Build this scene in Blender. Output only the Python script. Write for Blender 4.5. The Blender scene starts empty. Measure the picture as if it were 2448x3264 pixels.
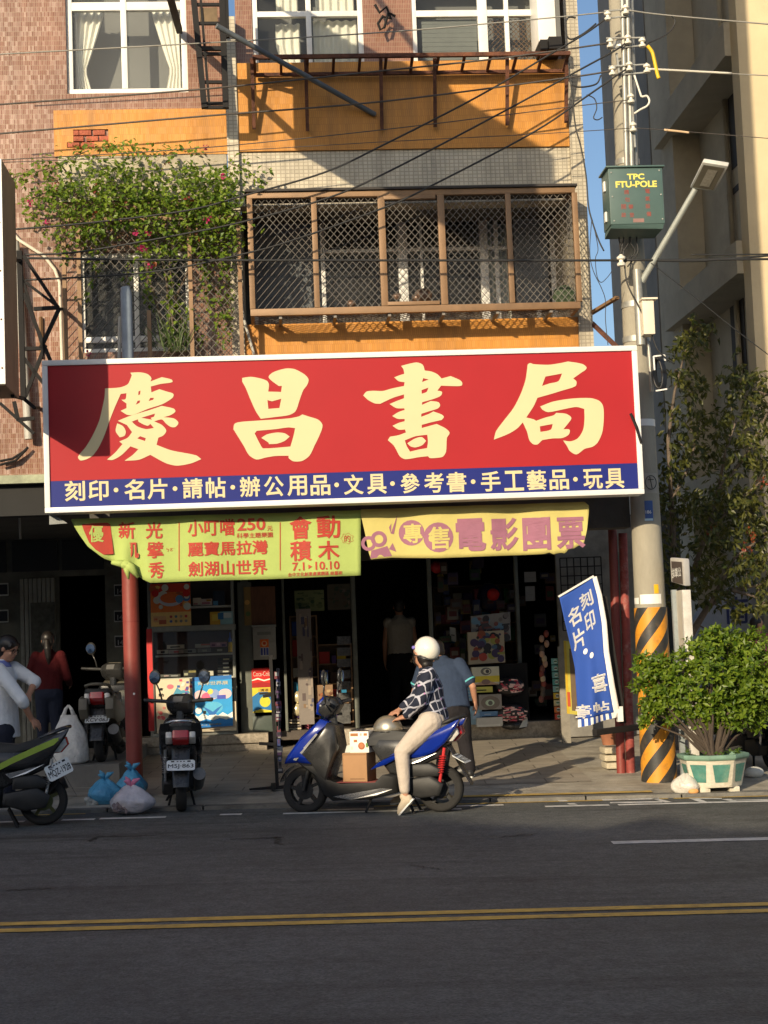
import bpy, bmesh, math, random
import numpy as np
from mathutils import Matrix, Vector

SC = bpy.context.scene
COL = SC.collection
rad = math.radians

# ------------------------------------------------------------------ camera
FPX, CX, CY, CAMH = 5000.0, 1224.0, 1632.0, 1.55      # focal length and centre in photo pixels (2448 x 3264)
PITCH, ROLL, THETA, Y0, GS = rad(4.66), rad(2.2), rad(4.0), 16.1, -0.012
_F = np.array([0, math.cos(PITCH), math.sin(PITCH)])
_R0 = np.array([1.0, 0, 0]); _U0 = np.array([0, -math.sin(PITCH), math.cos(PITCH)])
_R = math.cos(ROLL)*_R0 - math.sin(ROLL)*_U0
_U = math.sin(ROLL)*_R0 + math.cos(ROLL)*_U0
_C = np.array([0, 0, CAMH])
cam = bpy.data.cameras.new('street_camera')
cam.sensor_fit = 'VERTICAL'; cam.sensor_height = 36.0; cam.sensor_width = 27.0
cam.lens = 36.0*FPX/3264.0; cam.clip_start = 0.1; cam.clip_end = 2000
camo = bpy.data.objects.new('street_camera', cam); COL.objects.link(camo)
camo.matrix_world = Matrix([[_R[0], _U[0], -_F[0], 0], [_R[1], _U[1], -_F[1], 0], [_R[2], _U[2], -_F[2], CAMH], [0, 0, 0, 1]])
SC.camera = camo

# ------------------------------------------------------------------ sky, sun, exposure
# sunlight travels (0.57, 1, -0.375) in the frame of the shop front
_ld = Vector((0.57*math.cos(THETA) - math.sin(THETA), 0.57*math.sin(THETA) + math.cos(THETA), -0.375)).normalized()
SUN_EL = math.asin(-_ld.z); SUN_ROT = math.atan2(-_ld.x, -_ld.y)
W = bpy.data.worlds.new('World'); SC.world = W; W.use_nodes = True
_n = W.node_tree.nodes; _bg = _n['Background']
_sky = _n.new('ShaderNodeTexSky'); _sky.sky_type = 'NISHITA'; _sky.sun_disc = False
_sky.sun_elevation = SUN_EL; _sky.sun_rotation = SUN_ROT; _sky.air_density = 1.0; _sky.dust_density = 2.4; _sky.ozone_density = 2.6
W.node_tree.links.new(_sky.outputs[0], _bg.inputs[0]); _bg.inputs[1].default_value = 0.12
_sl = bpy.data.lights.new('sun', 'SUN'); _sl.energy = 4.5; _sl.angle = rad(0.5); _sl.color = (1.0, 0.83, 0.58)
_so = bpy.data.objects.new('sun', _sl); COL.objects.link(_so); _so.rotation_euler = _ld.to_track_quat('-Z', 'Y').to_euler()
_so.location = (-10, -15, 12)
SC.view_settings.view_transform = 'Standard'; SC.view_settings.look = 'None'
SC.view_settings.exposure = 0.34; SC.view_settings.gamma = 1.0

# ------------------------------------------------------------------ frames: world, and the frame of the shop front (x along it, y into it, z up)
WF = Matrix.Identity(4)
FF = Matrix.Translation((0, Y0, 0)) @ Matrix.Rotation(THETA, 4, 'Z')
def ray(px, py): return _F*FPX + _R*(px-CX) + _U*(CY-py)
_uv = np.array([math.cos(THETA), math.sin(THETA), 0]); _iv = np.array([-math.sin(THETA), math.cos(THETA), 0]); _ov = np.array([0, Y0, 0])
def S(px, py, t=0.0):
    """point of the photograph on the plane t metres behind the shop front -> (s, z)"""
    d = ray(px, py); k = np.dot(_ov + _iv*t - _C, _iv)/np.dot(d, _iv); p = _C + k*d - _ov
    return float(np.dot(p, _uv)), float(p[2])
def S3(px, py, t=0.0):
    s, z = S(px, py, t); return (s, t, z)
def side(px, py, s0):
    """point on the plane x = s0 of the shop-front frame -> (t, z)"""
    d = ray(px, py); o = _C - _ov; k = (s0 - np.dot(o, _uv))/np.dot(d, _uv); p = o + k*d
    return float(np.dot(p, _iv)), float(p[2])
def at(px, py, Y):
    """point at world depth Y"""
    d = ray(px, py); return tuple(_C + d*(Y/d[1]))
def ground_z(x, y): return GS*x
KERB_Y = 15.05
def walk_z(x, y):
    w = min(1.0, max(0.0, (y-KERB_Y)/5.6)); return GS*x*(1-w) + 0.03 + 0.16*w
def on(px, py, zf=ground_z, dz=0.0):
    d = ray(px, py); Y = 15.0
    for _ in range(40):
        p = _C + d*(Y/d[1]); z = zf(p[0], p[1]) + dz; k = (z-CAMH)/d[2]; Y = 0.5*Y + 0.5*k*d[1]
    p = _C + d*(Y/d[1]); return (float(p[0]), float(p[1]), float(zf(p[0], p[1]) + dz))
def toF(p): q = FF.inverted() @ Vector(p); return (q.x, q.y, q.z)

# ------------------------------------------------------------------ materials
MATS = {}
def _nd(nt, t, **kw):
    n = nt.nodes.new(t)
    for k, v in kw.items(): setattr(n, k, v)
    return n
def lin(c):
    return tuple((x/12.92 if x <= 0.04045 else ((x+0.055)/1.055)**2.4) for x in c)
def mat(name, color, rough=0.6, metal=0.0, var=0.12, scale=6.0, bump=0.0, bscale=40.0, spec=0.5, dirt=0.0, dirtcol=(0.05, 0.04, 0.03), trans=0.0, alpha=1.0, coat=0.0, stretch=None):
    """plain painted/plastic/cloth material with uneven tone, optional grime patches and bump"""
    if name in MATS: return MATS[name]
    m = bpy.data.materials.new(name); m.use_nodes = True; nt = m.node_tree; L = nt.links
    b = nt.nodes['Principled BSDF']
    b.inputs['Roughness'].default_value = rough; b.inputs['Metallic'].default_value = metal
    b.inputs['Specular IOR Level'].default_value = spec; b.inputs['Coat Weight'].default_value = coat
    if trans: b.inputs['Transmission Weight'].default_value = trans
    if alpha < 1: b.inputs['Alpha'].default_value = alpha
    tc = _nd(nt, 'ShaderNodeTexCoord'); src = tc.outputs['Object']
    if stretch:
        mp = _nd(nt, 'ShaderNodeMapping'); mp.inputs['Scale'].default_value = stretch; L.new(src, mp.inputs[0]); src = mp.outputs[0]
    no = _nd(nt, 'ShaderNodeTexNoise'); no.inputs['Scale'].default_value = scale; no.inputs['Detail'].default_value = 6; no.inputs['Roughness'].default_value = 0.65
    L.new(src, no.inputs['Vector'])
    mx = _nd(nt, 'ShaderNodeMix', data_type='RGBA')
    lo = tuple(c*(1-var) for c in color)+(1,); hi = tuple(min(1, c*(1+var)) for c in color)+(1,)
    mx.inputs['A'].default_value = lo; mx.inputs['B'].default_value = hi
    mr = _nd(nt, 'ShaderNodeMapRange'); mr.inputs['From Min'].default_value = 0.3; mr.inputs['From Max'].default_value = 0.7
    L.new(no.outputs['Fac'], mr.inputs[0]); L.new(mr.outputs[0], mx.inputs['Factor'])
    col = mx.outputs['Result']
    if dirt:
        n2 = _nd(nt, 'ShaderNodeTexNoise'); n2.inputs['Scale'].default_value = scale*0.45; n2.inputs['Detail'].default_value = 9; n2.inputs['Roughness'].default_value = 0.75
        L.new(src, n2.inputs['Vector'])
        r2 = _nd(nt, 'ShaderNodeMapRange'); r2.inputs['From Min'].default_value = 0.5; r2.inputs['From Max'].default_value = 0.72; r2.inputs['To Max'].default_value = dirt
        L.new(n2.outputs['Fac'], r2.inputs[0])
        m2 = _nd(nt, 'ShaderNodeMix', data_type='RGBA'); m2.inputs['B'].default_value = dirtcol+(1,)
        L.new(col, m2.inputs['A']); L.new(r2.outputs[0], m2.inputs['Factor']); col = m2.outputs['Result']
    L.new(col, b.inputs['Base Color'])
    rr = _nd(nt, 'ShaderNodeMapRange'); rr.inputs['To Min'].default_value = max(0, rough-0.08); rr.inputs['To Max'].default_value = min(1, rough+0.12)
    L.new(no.outputs['Fac'], rr.inputs[0]); L.new(rr.outputs[0], b.inputs['Roughness'])
    if bump:
        nb = _nd(nt, 'ShaderNodeTexNoise'); nb.inputs['Scale'].default_value = bscale; nb.inputs['Detail'].default_value = 4
        L.new(src, nb.inputs['Vector'])
        bp = _nd(nt, 'ShaderNodeBump'); bp.inputs['Strength'].default_value = bump; bp.inputs['Distance'].default_value = 0.02
        L.new(nb.outputs['Fac'], bp.inputs['Height']); L.new(bp.outputs[0], b.inputs['Normal'])
    MATS[name] = m; return m
def tile_mat(name, c1, c2, grout, w, h, gap=0.12, rough=0.35, streak=0.35, streakcol=(0.03, 0.025, 0.02), spec=0.5, offset=0.5, tilt=0.25):
    """small wall tiles in the plane x/z of the object, with runs of soot below ledges"""
    if name in MATS: return MATS[name]
    m = bpy.data.materials.new(name); m.use_nodes = True; nt = m.node_tree; L = nt.links; b = nt.nodes['Principled BSDF']
    tc = _nd(nt, 'ShaderNodeTexCoord'); sp = _nd(nt, 'ShaderNodeSeparateXYZ'); L.new(tc.outputs['Object'], sp.inputs[0])
    ad = _nd(nt, 'ShaderNodeMath', operation='ADD'); L.new(sp.outputs[0], ad.inputs[0]); L.new(sp.outputs[1], ad.inputs[1])
    cb = _nd(nt, 'ShaderNodeCombineXYZ'); L.new(ad.outputs[0], cb.inputs[0]); L.new(sp.outputs[2], cb.inputs[1])
    br = _nd(nt, 'ShaderNodeTexBrick'); L.new(cb.outputs[0], br.inputs['Vector']); br.offset = offset
    br.inputs['Color1'].default_value = c1+(1,); br.inputs['Color2'].default_value = c2+(1,); br.inputs['Mortar'].default_value = grout+(1,)
    br.inputs['Scale'].default_value = 1.0; br.inputs['Brick Width'].default_value = w; br.inputs['Row Height'].default_value = h
    br.inputs['Mortar Size'].default_value = gap*min(w, h); br.inputs['Mortar Smooth'].default_value = 0.2
    mp = _nd(nt, 'ShaderNodeMapping'); mp.inputs['Scale'].default_value = (1.0, 1.0, 0.12); L.new(tc.outputs['Object'], mp.inputs[0])
    n1 = _nd(nt, 'ShaderNodeTexNoise'); n1.inputs['Scale'].default_value = 2.6; n1.inputs['Detail'].default_value = 8; n1.inputs['Roughness'].default_value = 0.7; L.new(mp.outputs[0], n1.inputs['Vector'])
    r1 = _nd(nt, 'ShaderNodeMapRange'); r1.inputs['From Min'].default_value = 0.48; r1.inputs['From Max'].default_value = 0.75; r1.inputs['To Max'].default_value = streak; L.new(n1.outputs['Fac'], r1.inputs[0])
    mx = _nd(nt, 'ShaderNodeMix', data_type='RGBA'); mx.inputs['B'].default_value = streakcol+(1,); L.new(br.outputs['Color'], mx.inputs['A']); L.new(r1.outputs[0], mx.inputs['Factor'])
    n2 = _nd(nt, 'ShaderNodeTexNoise'); n2.inputs['Scale'].default_value = 1.3; n2.inputs['Detail'].default_value = 6; L.new(tc.outputs['Object'], n2.inputs['Vector'])
    r2 = _nd(nt, 'ShaderNodeMapRange'); r2.inputs['From Min'].default_value = 0.3; r2.inputs['From Max'].default_value = 0.7; r2.inputs['To Min'].default_value = 0.82; r2.inputs['To Max'].default_value = 1.12; L.new(n2.outputs['Fac'], r2.inputs[0])
    vm = _nd(nt, 'ShaderNodeVectorMath', operation='SCALE'); L.new(mx.outputs['Result'], vm.inputs[0]); L.new(r2.outputs[0], vm.inputs['Scale'])
    L.new(vm.outputs[0], b.inputs['Base Color'])
    b.inputs['Roughness'].default_value = rough; b.inputs['Specular IOR Level'].default_value = spec
    # every tile sits a little askew
    sc = _nd(nt, 'ShaderNodeVectorMath', operation='MULTIPLY'); sc.inputs[1].default_value = (1/w, 1/h, 1); L.new(cb.outputs[0], sc.inputs[0])
    fl = _nd(nt, 'ShaderNodeVectorMath', operation='FLOOR'); L.new(sc.outputs[0], fl.inputs[0])
    wn = _nd(nt, 'ShaderNodeTexWhiteNoise'); L.new(fl.outputs[0], wn.inputs['Vector'])
    ge = _nd(nt, 'ShaderNodeNewGeometry'); sb = _nd(nt, 'ShaderNodeVectorMath', operation='SUBTRACT'); sb.inputs[1].default_value = (0.5, 0.5, 0.5); L.new(wn.outputs['Color'], sb.inputs[0])
    ml = _nd(nt, 'ShaderNodeVectorMath', operation='SCALE'); ml.inputs['Scale'].default_value = tilt; L.new(sb.outputs[0], ml.inputs[0])
    a2 = _nd(nt, 'ShaderNodeVectorMath', operation='ADD'); L.new(ge.outputs['Normal'], a2.inputs[0]); L.new(ml.outputs[0], a2.inputs[1])
    nn = _nd(nt, 'ShaderNodeVectorMath', operation='NORMALIZE'); L.new(a2.outputs[0], nn.inputs[0]); L.new(nn.outputs[0], b.inputs['Normal'])
    MATS[name] = m; return m
def glass_mat(name, color=(0.9, 0.95, 1.0), alpha=0.18, rough=0.03):
    """thin window glass: mostly clear, mirror-like at a slant"""
    if name in MATS: return MATS[name]
    m = bpy.data.materials.new(name); m.use_nodes = True; nt = m.node_tree; L = nt.links
    for n in list(nt.nodes):
        if n.type == 'BSDF_PRINCIPLED': nt.nodes.remove(n)
    out = [n for n in nt.nodes if n.type == 'OUTPUT_MATERIAL'][0]
    gl = _nd(nt, 'ShaderNodeBsdfGlossy'); gl.inputs['Roughness'].default_value = rough; gl.inputs['Color'].default_value = color+(1,)
    tr = _nd(nt, 'ShaderNodeBsdfTransparent'); tr.inputs['Color'].default_value = color+(1,)
    fr = _nd(nt, 'ShaderNodeFresnel'); fr.inputs['IOR'].default_value = 1.5
    ad = _nd(nt, 'ShaderNodeMath', operation='ADD'); ad.inputs[1].default_value = alpha; L.new(fr.outputs[0], ad.inputs[0])
    mx = _nd(nt, 'ShaderNodeMixShader'); L.new(ad.outputs[0], mx.inputs[0]); L.new(tr.outputs[0], mx.inputs[1]); L.new(gl.outputs[0], mx.inputs[2])
    L.new(mx.outputs[0], out.inputs[0]); MATS[name] = m; return m

# ------------------------------------------------------------------ mesh builder
INFO = {}
def _v(p): return (float(p[0]), float(p[1]), float(p[2]))
class MB:
    def __init__(s): s.v = []; s.f = []; s.m = []; s.mi = 0
    def add(s, vs, fs):
        o = len(s.v); s.v += [_v(p) for p in vs]
        for f in fs: s.f.append(tuple(i+o for i in f)); s.m.append(s.mi)
        return s
    def box(s, x0, x1, y0, y1, z0, z1):
        if x0 > x1: x0, x1 = x1, x0
        if y0 > y1: y0, y1 = y1, y0
        if z0 > z1: z0, z1 = z1, z0
        return s.add([(x0,y0,z0),(x1,y0,z0),(x1,y1,z0),(x0,y1,z0),(x0,y0,z1),(x1,y0,z1),(x1,y1,z1),(x0,y1,z1)],
                     [(0,3,2,1),(4,5,6,7),(0,1,5,4),(1,2,6,5),(2,3,7,6),(3,0,4,7)])
    def obox(s, c, size, rot):
        """box of a given size turned by a 3x3 matrix about its centre"""
        hx, hy, hz = size[0]/2, size[1]/2, size[2]/2; c = Vector(c)
        vs = [c + rot @ Vector(p) for p in [(-hx,-hy,-hz),(hx,-hy,-hz),(hx,hy,-hz),(-hx,hy,-hz),(-hx,-hy,hz),(hx,-hy,hz),(hx,hy,hz),(-hx,hy,hz)]]
        return s.add(vs, [(0,3,2,1),(4,5,6,7),(0,1,5,4),(1,2,6,5),(2,3,7,6),(3,0,4,7)])
    def bar(s, a, b, w, h=None, up=(0, 0, 1)):
        a, b = Vector(a), Vector(b); d = (b-a); l = d.length
        if l < 1e-6: return s
        d.normalize(); u = Vector(up)
        if abs(d.dot(u)) > 0.95: u = Vector((0, 1, 0))
        x = d.cross(u).normalized(); z = x.cross(d)
        return s.obox((a+b)/2, (w, l, h or w), Matrix((x, d, z)).transposed())
    def quad(s, *p): return s.add(p, [tuple(range(len(p)))])
    def prism(s, pts, a, b, axis='y'):
        """outline in two axes swept along the third from a to b"""
        def P(q, w): return {'y': (q[0], w, q[1]), 'x': (w, q[0], q[1]), 'z': (q[0], q[1], w)}[axis]
        n = len(pts)
        return s.add([P(q, a) for q in pts]+[P(q, b) for q in pts], [tuple(range(n)), tuple(range(2*n-1, n-1, -1))]+[(i, i+n, (i+1) % n+n, (i+1) % n) for i in range(n)])
    def loft(s, rings, cap=True, close=False):
        n = len(rings[0]); vs = [p for r in rings for p in r]; fs = []
        for k in range(len(rings)-1 if not close else len(rings)):
            k2 = (k+1) % len(rings)
            for i in range(n): fs.append((k*n+i, k*n+(i+1) % n, k2*n+(i+1) % n, k2*n+i))
        if cap and not close: fs += [tuple(range(n-1, -1, -1)), tuple((len(rings)-1)*n+i for i in range(n))]
        return s.add(vs, fs)
    def tube(s, pts, r, seg=8, cap=True, flat=1.0, up=None):
        """round tube along a path; r a number or one per point"""
        pts = [Vector(p) for p in pts]; rs = r if isinstance(r, (list, tuple)) else [r]*len(pts); rings = []; pu = None
        for i, p in enumerate(pts):
            d = (pts[min(i+1, len(pts)-1)] - pts[max(i-1, 0)])
            d = d.normalized() if d.length > 1e-9 else Vector((0, 0, 1))
            if pu is None: pu = Vector(up) if up else (Vector((0, 0, 1)) if abs(d.z) < 0.9 else Vector((1, 0, 0)))
            x = d.cross(pu)
            x = x.normalized() if x.length > 1e-6 else Vector((1, 0, 0))
            z = x.cross(d).normalized(); pu = z
            rings.append([p + (x*math.cos(t)*rs[i] + z*math.sin(t)*rs[i]*flat) for t in [2*math.pi*j/seg for j in range(seg)]])
        return s.loft(rings, cap)
    def cyl(s, a, b, r0, r1=None, seg=16): return s.tube([a, b], [r0, r0 if r1 is None else r1], seg)
    def ball(s, c, r, seg=14, rings=9, rot=None):
        rx, ry, rz = (r, r, r) if isinstance(r, (int, float)) else r; c = Vector(c); R = []
        for i in range(rings+1):
            th = math.pi*i/rings; th = min(max(th, 0.02), math.pi-0.02); q = []
            for j in range(seg):
                ph = 2*math.pi*j/seg; v = Vector((rx*math.sin(th)*math.cos(ph), ry*math.sin(th)*math.sin(ph), -rz*math.cos(th)))
                q.append(c + (rot @ v if rot else v))
            R.append(q)
        return s.loft(R)
    def lathe(s, prof, c=(0, 0, 0), seg=24, axis='z', cap=True):
        R = []
        for r, h in prof:
            q = []
            for j in range(seg):
                t = 2*math.pi*j/seg; a, b = r*math.cos(t), r*math.sin(t)
                q.append({'z': (c[0]+a, c[1]+b, c[2]+h), 'y': (c[0]+b, c[1]+h, c[2]+a), 'x': (c[0]+h, c[1]+a, c[2]+b)}[axis])
            R.append(q)
        return s.loft(R, cap)
    def sheet(s, fn, nu, nv, thick=0.0, tn=(0, 1, 0)):
        """grid surface fn(u, v), optionally with a thickness"""
        vs = [fn(i/nu, j/nv) for j in range(nv+1) for i in range(nu+1)]; fs = []
        def I(i, j): return j*(nu+1)+i
        for j in range(nv):
            for i in range(nu): fs.append((I(i,j), I(i+1,j), I(i+1,j+1), I(i,j+1)))
        if thick:
            n = len(vs); t = Vector(tn)*thick; vs = vs + [Vector(p)+t for p in vs]
            fs += [tuple(i+n for i in reversed(f)) for f in list(fs)]
            rim = [I(i,0) for i in range(nu+1)] + [I(nu,j) for j in range(1,nv+1)] + [I(i,nv) for i in range(nu-1,-1,-1)] + [I(0,j) for j in range(nv-1,0,-1)]
            for k in range(len(rim)):
                a, b = rim[k], rim[(k+1) % len(rim)]; fs.append((b, a, a+n, b+n))
        return s.add(vs, fs)
    def xf(s, M, start=0):
        s.v[start:] = [tuple(M @ Vector(p)) for p in s.v[start:]]; return s
    def build(s, name, mats, parent=None, frame=None, base=None, smooth=None, bevel=0.0, label=None, cat=None, group=None, kind=None, bseg=2, remesh=0.0, sm=0, subd=0, uv=None):
        me = bpy.data.meshes.new(name)
        if parent is not None: frame, base = INFO[parent.name]
        if frame is None: frame = WF
        if base is None:
            a = np.array(s.v); base = ((a[:,0].min()+a[:,0].max())/2, (a[:,1].min()+a[:,1].max())/2, a[:,2].min())
        bx, by, bz = base
        me.from_pydata([(x-bx, y-by, z-bz) for x, y, z in s.v], [], s.f)
        if not isinstance(mats, (list, tuple)): mats = [mats]
        for m_ in mats: me.materials.append(m_)
        if len(mats) > 1: me.polygons.foreach_set('material_index', s.m)
        if bevel or True:
            bm = bmesh.new(); bm.from_mesh(me)
            if bevel:
                bmesh.ops.remove_doubles(bm, verts=bm.verts, dist=1e-5)
                ed = [e for e in bm.edges if len(e.link_faces) == 2 and e.calc_face_angle(0) > rad(25)]
                if ed: bmesh.ops.bevel(bm, geom=ed, offset=bevel, segments=bseg, profile=0.6, affect='EDGES', clamp_overlap=True)
            bmesh.ops.recalc_face_normals(bm, faces=bm.faces)
            bm.to_mesh(me); bm.free()
        if remesh or subd:
            tmp = bpy.data.objects.new('tmp', me); COL.objects.link(tmp)
            if remesh:
                md = tmp.modifiers.new('r', 'REMESH'); md.mode = 'VOXEL'; md.voxel_size = remesh
            if sm:
                md = tmp.modifiers.new('s', 'SMOOTH'); md.factor = 0.5; md.iterations = sm
            if subd:
                md = tmp.modifiers.new('u', 'SUBSURF'); md.levels = subd; md.render_levels = subd
            dg = bpy.context.evaluated_depsgraph_get(); dg.update()
            me2 = bpy.data.meshes.new_from_object(tmp.evaluated_get(dg)); bpy.data.objects.remove(tmp); bpy.data.meshes.remove(me)
            me = me2; me.name = name
            if len(me.materials) == 0:
                for m_ in mats: me.materials.append(m_)
            smooth = True if smooth is None else smooth
        if smooth is True: me.polygons.foreach_set('use_smooth', [True]*len(me.polygons))
        elif smooth is not None and smooth is not False:
            me.polygons.foreach_set('use_smooth', [True]*len(me.polygons)); me.set_sharp_from_angle(angle=rad(smooth))
        elif bevel:
            me.polygons.foreach_set('use_smooth', [True]*len(me.polygons)); me.set_sharp_from_angle(angle=rad(40))
        o = bpy.data.objects.new(name, me); COL.objects.link(o); INFO[o.name] = (frame, base)
        if parent is not None: o.parent = parent
        else: o.matrix_world = frame @ Matrix.Translation(base)
        tag(o, label, cat, group, kind)
        return o
def tag(o, label=None, cat=None, group=None, kind=None):
    if label: o['label'] = label
    if cat: o['category'] = cat
    if group: o['group'] = group
    if kind: o['kind'] = kind
    return o
def thing(name, label, cat, base=(0, 0, 0), frame=None, group=None):
    o = bpy.data.objects.new(name, None); o.empty_display_size = 0.1; COL.objects.link(o)
    fr = frame if frame is not None else WF; o.matrix_world = fr @ Matrix.Translation(base); INFO[o.name] = (fr, tuple(base))
    return tag(o, label, cat, group)
def dup(o, parent=None, M=None):
    c = o.copy(); COL.objects.link(c); c.parent = parent; INFO[c.name] = INFO[o.name]
    if M is not None: c.matrix_world = M
    for ch in list(o.children): dup(ch, c)
    return c
# writing: the glyphs of Blender's own font as a thin mesh
_glyph = {}
def text_mesh(body, size=1.0, bold=0.0, flat=0.12, spacing=1.0, align='CENTER', line=1.0):
    cu = bpy.data.curves.new('t', 'FONT'); cu.body = body; cu.size = size; cu.align_x = align; cu.align_y = 'CENTER'; cu.space_character = spacing; cu.space_line = line
    cu.resolution_u = 3
    if bold: cu.bevel_depth = bold*size; cu.bevel_resolution = 1
    o = bpy.data.objects.new('t', cu); COL.objects.link(o)
    dg = bpy.context.evaluated_depsgraph_get(); dg.update()
    me = bpy.data.meshes.new_from_object(o.evaluated_get(dg))
    vs = [(v.co.x, v.co.y, v.co.z*flat) for v in me.vertices]; fs = [tuple(p.vertices) for p in me.polygons]
    bpy.data.objects.remove(o); bpy.data.curves.remove(cu); bpy.data.meshes.remove(me)
    return vs, fs
def fit(vs, w=None, h=None):
    """scale glyph vertices to a width and/or height, centred at 0"""
    a = np.array(vs); lo, hi = a.min(0), a.max(0); c = (lo+hi)/2
    kx = (w/(hi[0]-lo[0])) if w else None; ky = (h/(hi[1]-lo[1])) if h else None
    if kx is None: kx = ky
    if ky is None: ky = kx
    return [((x-c[0])*kx, (y-c[1])*ky, z*min(kx, ky)) for x, y, z in vs]
def put_text(mb, body, P, X, Y, N, w=None, h=None, bold=0.0, flat=0.12, lift=0.002, **k):
    """write on a plane: P centre, X right, Y up, N towards the reader"""
    vs, fs = text_mesh(body, 1.0, bold, flat, **k); vs = fit(vs, w, h)
    zmin = min(v[2] for v in vs); P, X, Y, N = Vector(P), Vector(X), Vector(Y), Vector(N)
    return mb.add([P + X*x + Y*y + N*(z-zmin+lift) for x, y, z in vs], fs)
# ================================================================== ground, road, pavement
def asphalt():
    m = bpy.data.materials.new('asphalt'); m.use_nodes = True; nt = m.node_tree; L = nt.links; b = nt.nodes['Principled BSDF']
    tc = _nd(nt, 'ShaderNodeTexCoord'); b.inputs['Roughness'].default_value = 0.72; b.inputs['Specular IOR Level'].default_value = 0.35
    fine = _nd(nt, 'ShaderNodeTexNoise'); fine.inputs['Scale'].default_value = 55; fine.inputs['Detail'].default_value = 5; fine.inputs['Roughness'].default_value = 0.7; L.new(tc.outputs['Object'], fine.inputs['Vector'])
    vo = _nd(nt, 'ShaderNodeTexVoronoi'); vo.inputs['Scale'].default_value = 85; L.new(tc.outputs['Object'], vo.inputs['Vector'])
    big = _nd(nt, 'ShaderNodeTexNoise'); big.inputs['Scale'].default_value = 0.45; big.inputs['Detail'].default_value = 7; big.inputs['Roughness'].default_value = 0.6; L.new(tc.outputs['Object'], big.inputs['Vector'])
    mp = _nd(nt, 'ShaderNodeMapping'); mp.inputs['Scale'].default_value = (0.16, 1.6, 1); L.new(tc.outputs['Object'], mp.inputs[0])
    st = _nd(nt, 'ShaderNodeTexNoise'); st.inputs['Scale'].default_value = 1.5; st.inputs['Detail'].default_value = 8; st.inputs['Roughness'].default_value = 0.7; L.new(mp.outputs[0], st.inputs['Vector'])
    cr = _nd(nt, 'ShaderNodeValToRGB'); e = cr.color_ramp.elements; e[0].position = 0.25; e[0].color = (0.036, 0.038, 0.036, 1); e[1].position = 0.78; e[1].color = (0.186, 0.192, 0.182, 1)
    L.new(fine.outputs['Fac'], cr.inputs[0])
    r = _nd(nt, 'ShaderNodeMapRange'); r.inputs['From Min'].default_value = 0.3; r.inputs['From Max'].default_value = 0.7; r.inputs['To Min'].default_value = 0.70; r.inputs['To Max'].default_value = 1.25; L.new(big.outputs['Fac'], r.inputs[0])
    r2 = _nd(nt, 'ShaderNodeMapRange'); r2.inputs['From Min'].default_value = 0.52; r2.inputs['From Max'].default_value = 0.70; r2.inputs['To Min'].default_value = 1.0; r2.inputs['To Max'].default_value = 0.50; L.new(st.outputs['Fac'], r2.inputs[0])
    md = _nd(nt, 'ShaderNodeTexNoise'); md.inputs['Scale'].default_value = 9; md.inputs['Detail'].default_value = 9; md.inputs['Roughness'].default_value = 0.8; L.new(tc.outputs['Object'], md.inputs['Vector'])
    r3 = _nd(nt, 'ShaderNodeMapRange'); r3.inputs['From Min'].default_value = 0.3; r3.inputs['From Max'].default_value = 0.7; r3.inputs['To Min'].default_value = 0.62; r3.inputs['To Max'].default_value = 1.38; L.new(md.outputs['Fac'], r3.inputs[0])
    m0 = _nd(nt, 'ShaderNodeMath', operation='MULTIPLY'); L.new(r.outputs[0], m0.inputs[0]); L.new(r3.outputs[0], m0.inputs[1])
    mu = _nd(nt, 'ShaderNodeMath', operation='MULTIPLY'); L.new(m0.outputs[0], mu.inputs[0]); L.new(r2.outputs[0], mu.inputs[1])
    vm = _nd(nt, 'ShaderNodeVectorMath', operation='SCALE'); L.new(cr.outputs[0], vm.inputs[0]); L.new(mu.outputs[0], vm.inputs['Scale'])
    # pale stones worn out of the surface
    v2 = _nd(nt, 'ShaderNodeTexVoronoi'); v2.inputs['Scale'].default_value = 15; L.new(tc.outputs['Object'], v2.inputs['Vector'])
    lt = _nd(nt, 'ShaderNodeMapRange'); lt.inputs['From Min'].default_value = 0.075; lt.inputs['From Max'].default_value = 0.05; lt.inputs['To Max'].default_value = 0.55; L.new(v2.outputs['Distance'], lt.inputs[0])
    wn = _nd(nt, 'ShaderNodeMath', operation='GREATER_THAN'); wn.inputs[1].default_value = 0.6; sx = _nd(nt, 'ShaderNodeSeparateXYZ'); L.new(v2.outputs['Color'], sx.inputs[0]); L.new(sx.outputs[0], wn.inputs[0])
    m3 = _nd(nt, 'ShaderNodeMath', operation='MULTIPLY'); L.new(lt.outputs[0], m3.inputs[0]); L.new(wn.outputs[0], m3.inputs[1])
    mx = _nd(nt, 'ShaderNodeMix', data_type='RGBA'); mx.inputs['B'].default_value = (0.2, 0.195, 0.185, 1); L.new(vm.outputs[0], mx.inputs['A']); L.new(m3.outputs[0], mx.inputs['Factor'])
    L.new(mx.outputs['Result'], b.inputs['Base Color'])
    ad = _nd(nt, 'ShaderNodeMath', operation='ADD'); L.new(fine.outputs['Fac'], ad.inputs[0]); L.new(vo.outputs['Distance'], ad.inputs[1])
    bp = _nd(nt, 'ShaderNodeBump'); bp.inputs['Strength'].default_value = 0.7; bp.inputs['Distance'].default_value = 0.01; L.new(ad.outputs[0], bp.inputs['Height']); L.new(bp.outputs[0], b.inputs['Normal'])
    return m
M_ASPH = asphalt()
M_CONC = mat('pavement concrete', (0.38, 0.34, 0.27), 0.85, var=0.28, scale=3.0, bump=0.4, bscale=60, dirt=0.75, dirtcol=(0.07, 0.06, 0.045))
M_KERB = mat('kerb stone', (0.16, 0.15, 0.13), 0.85, var=0.3, scale=5, bump=0.4, dirt=0.7)
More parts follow.
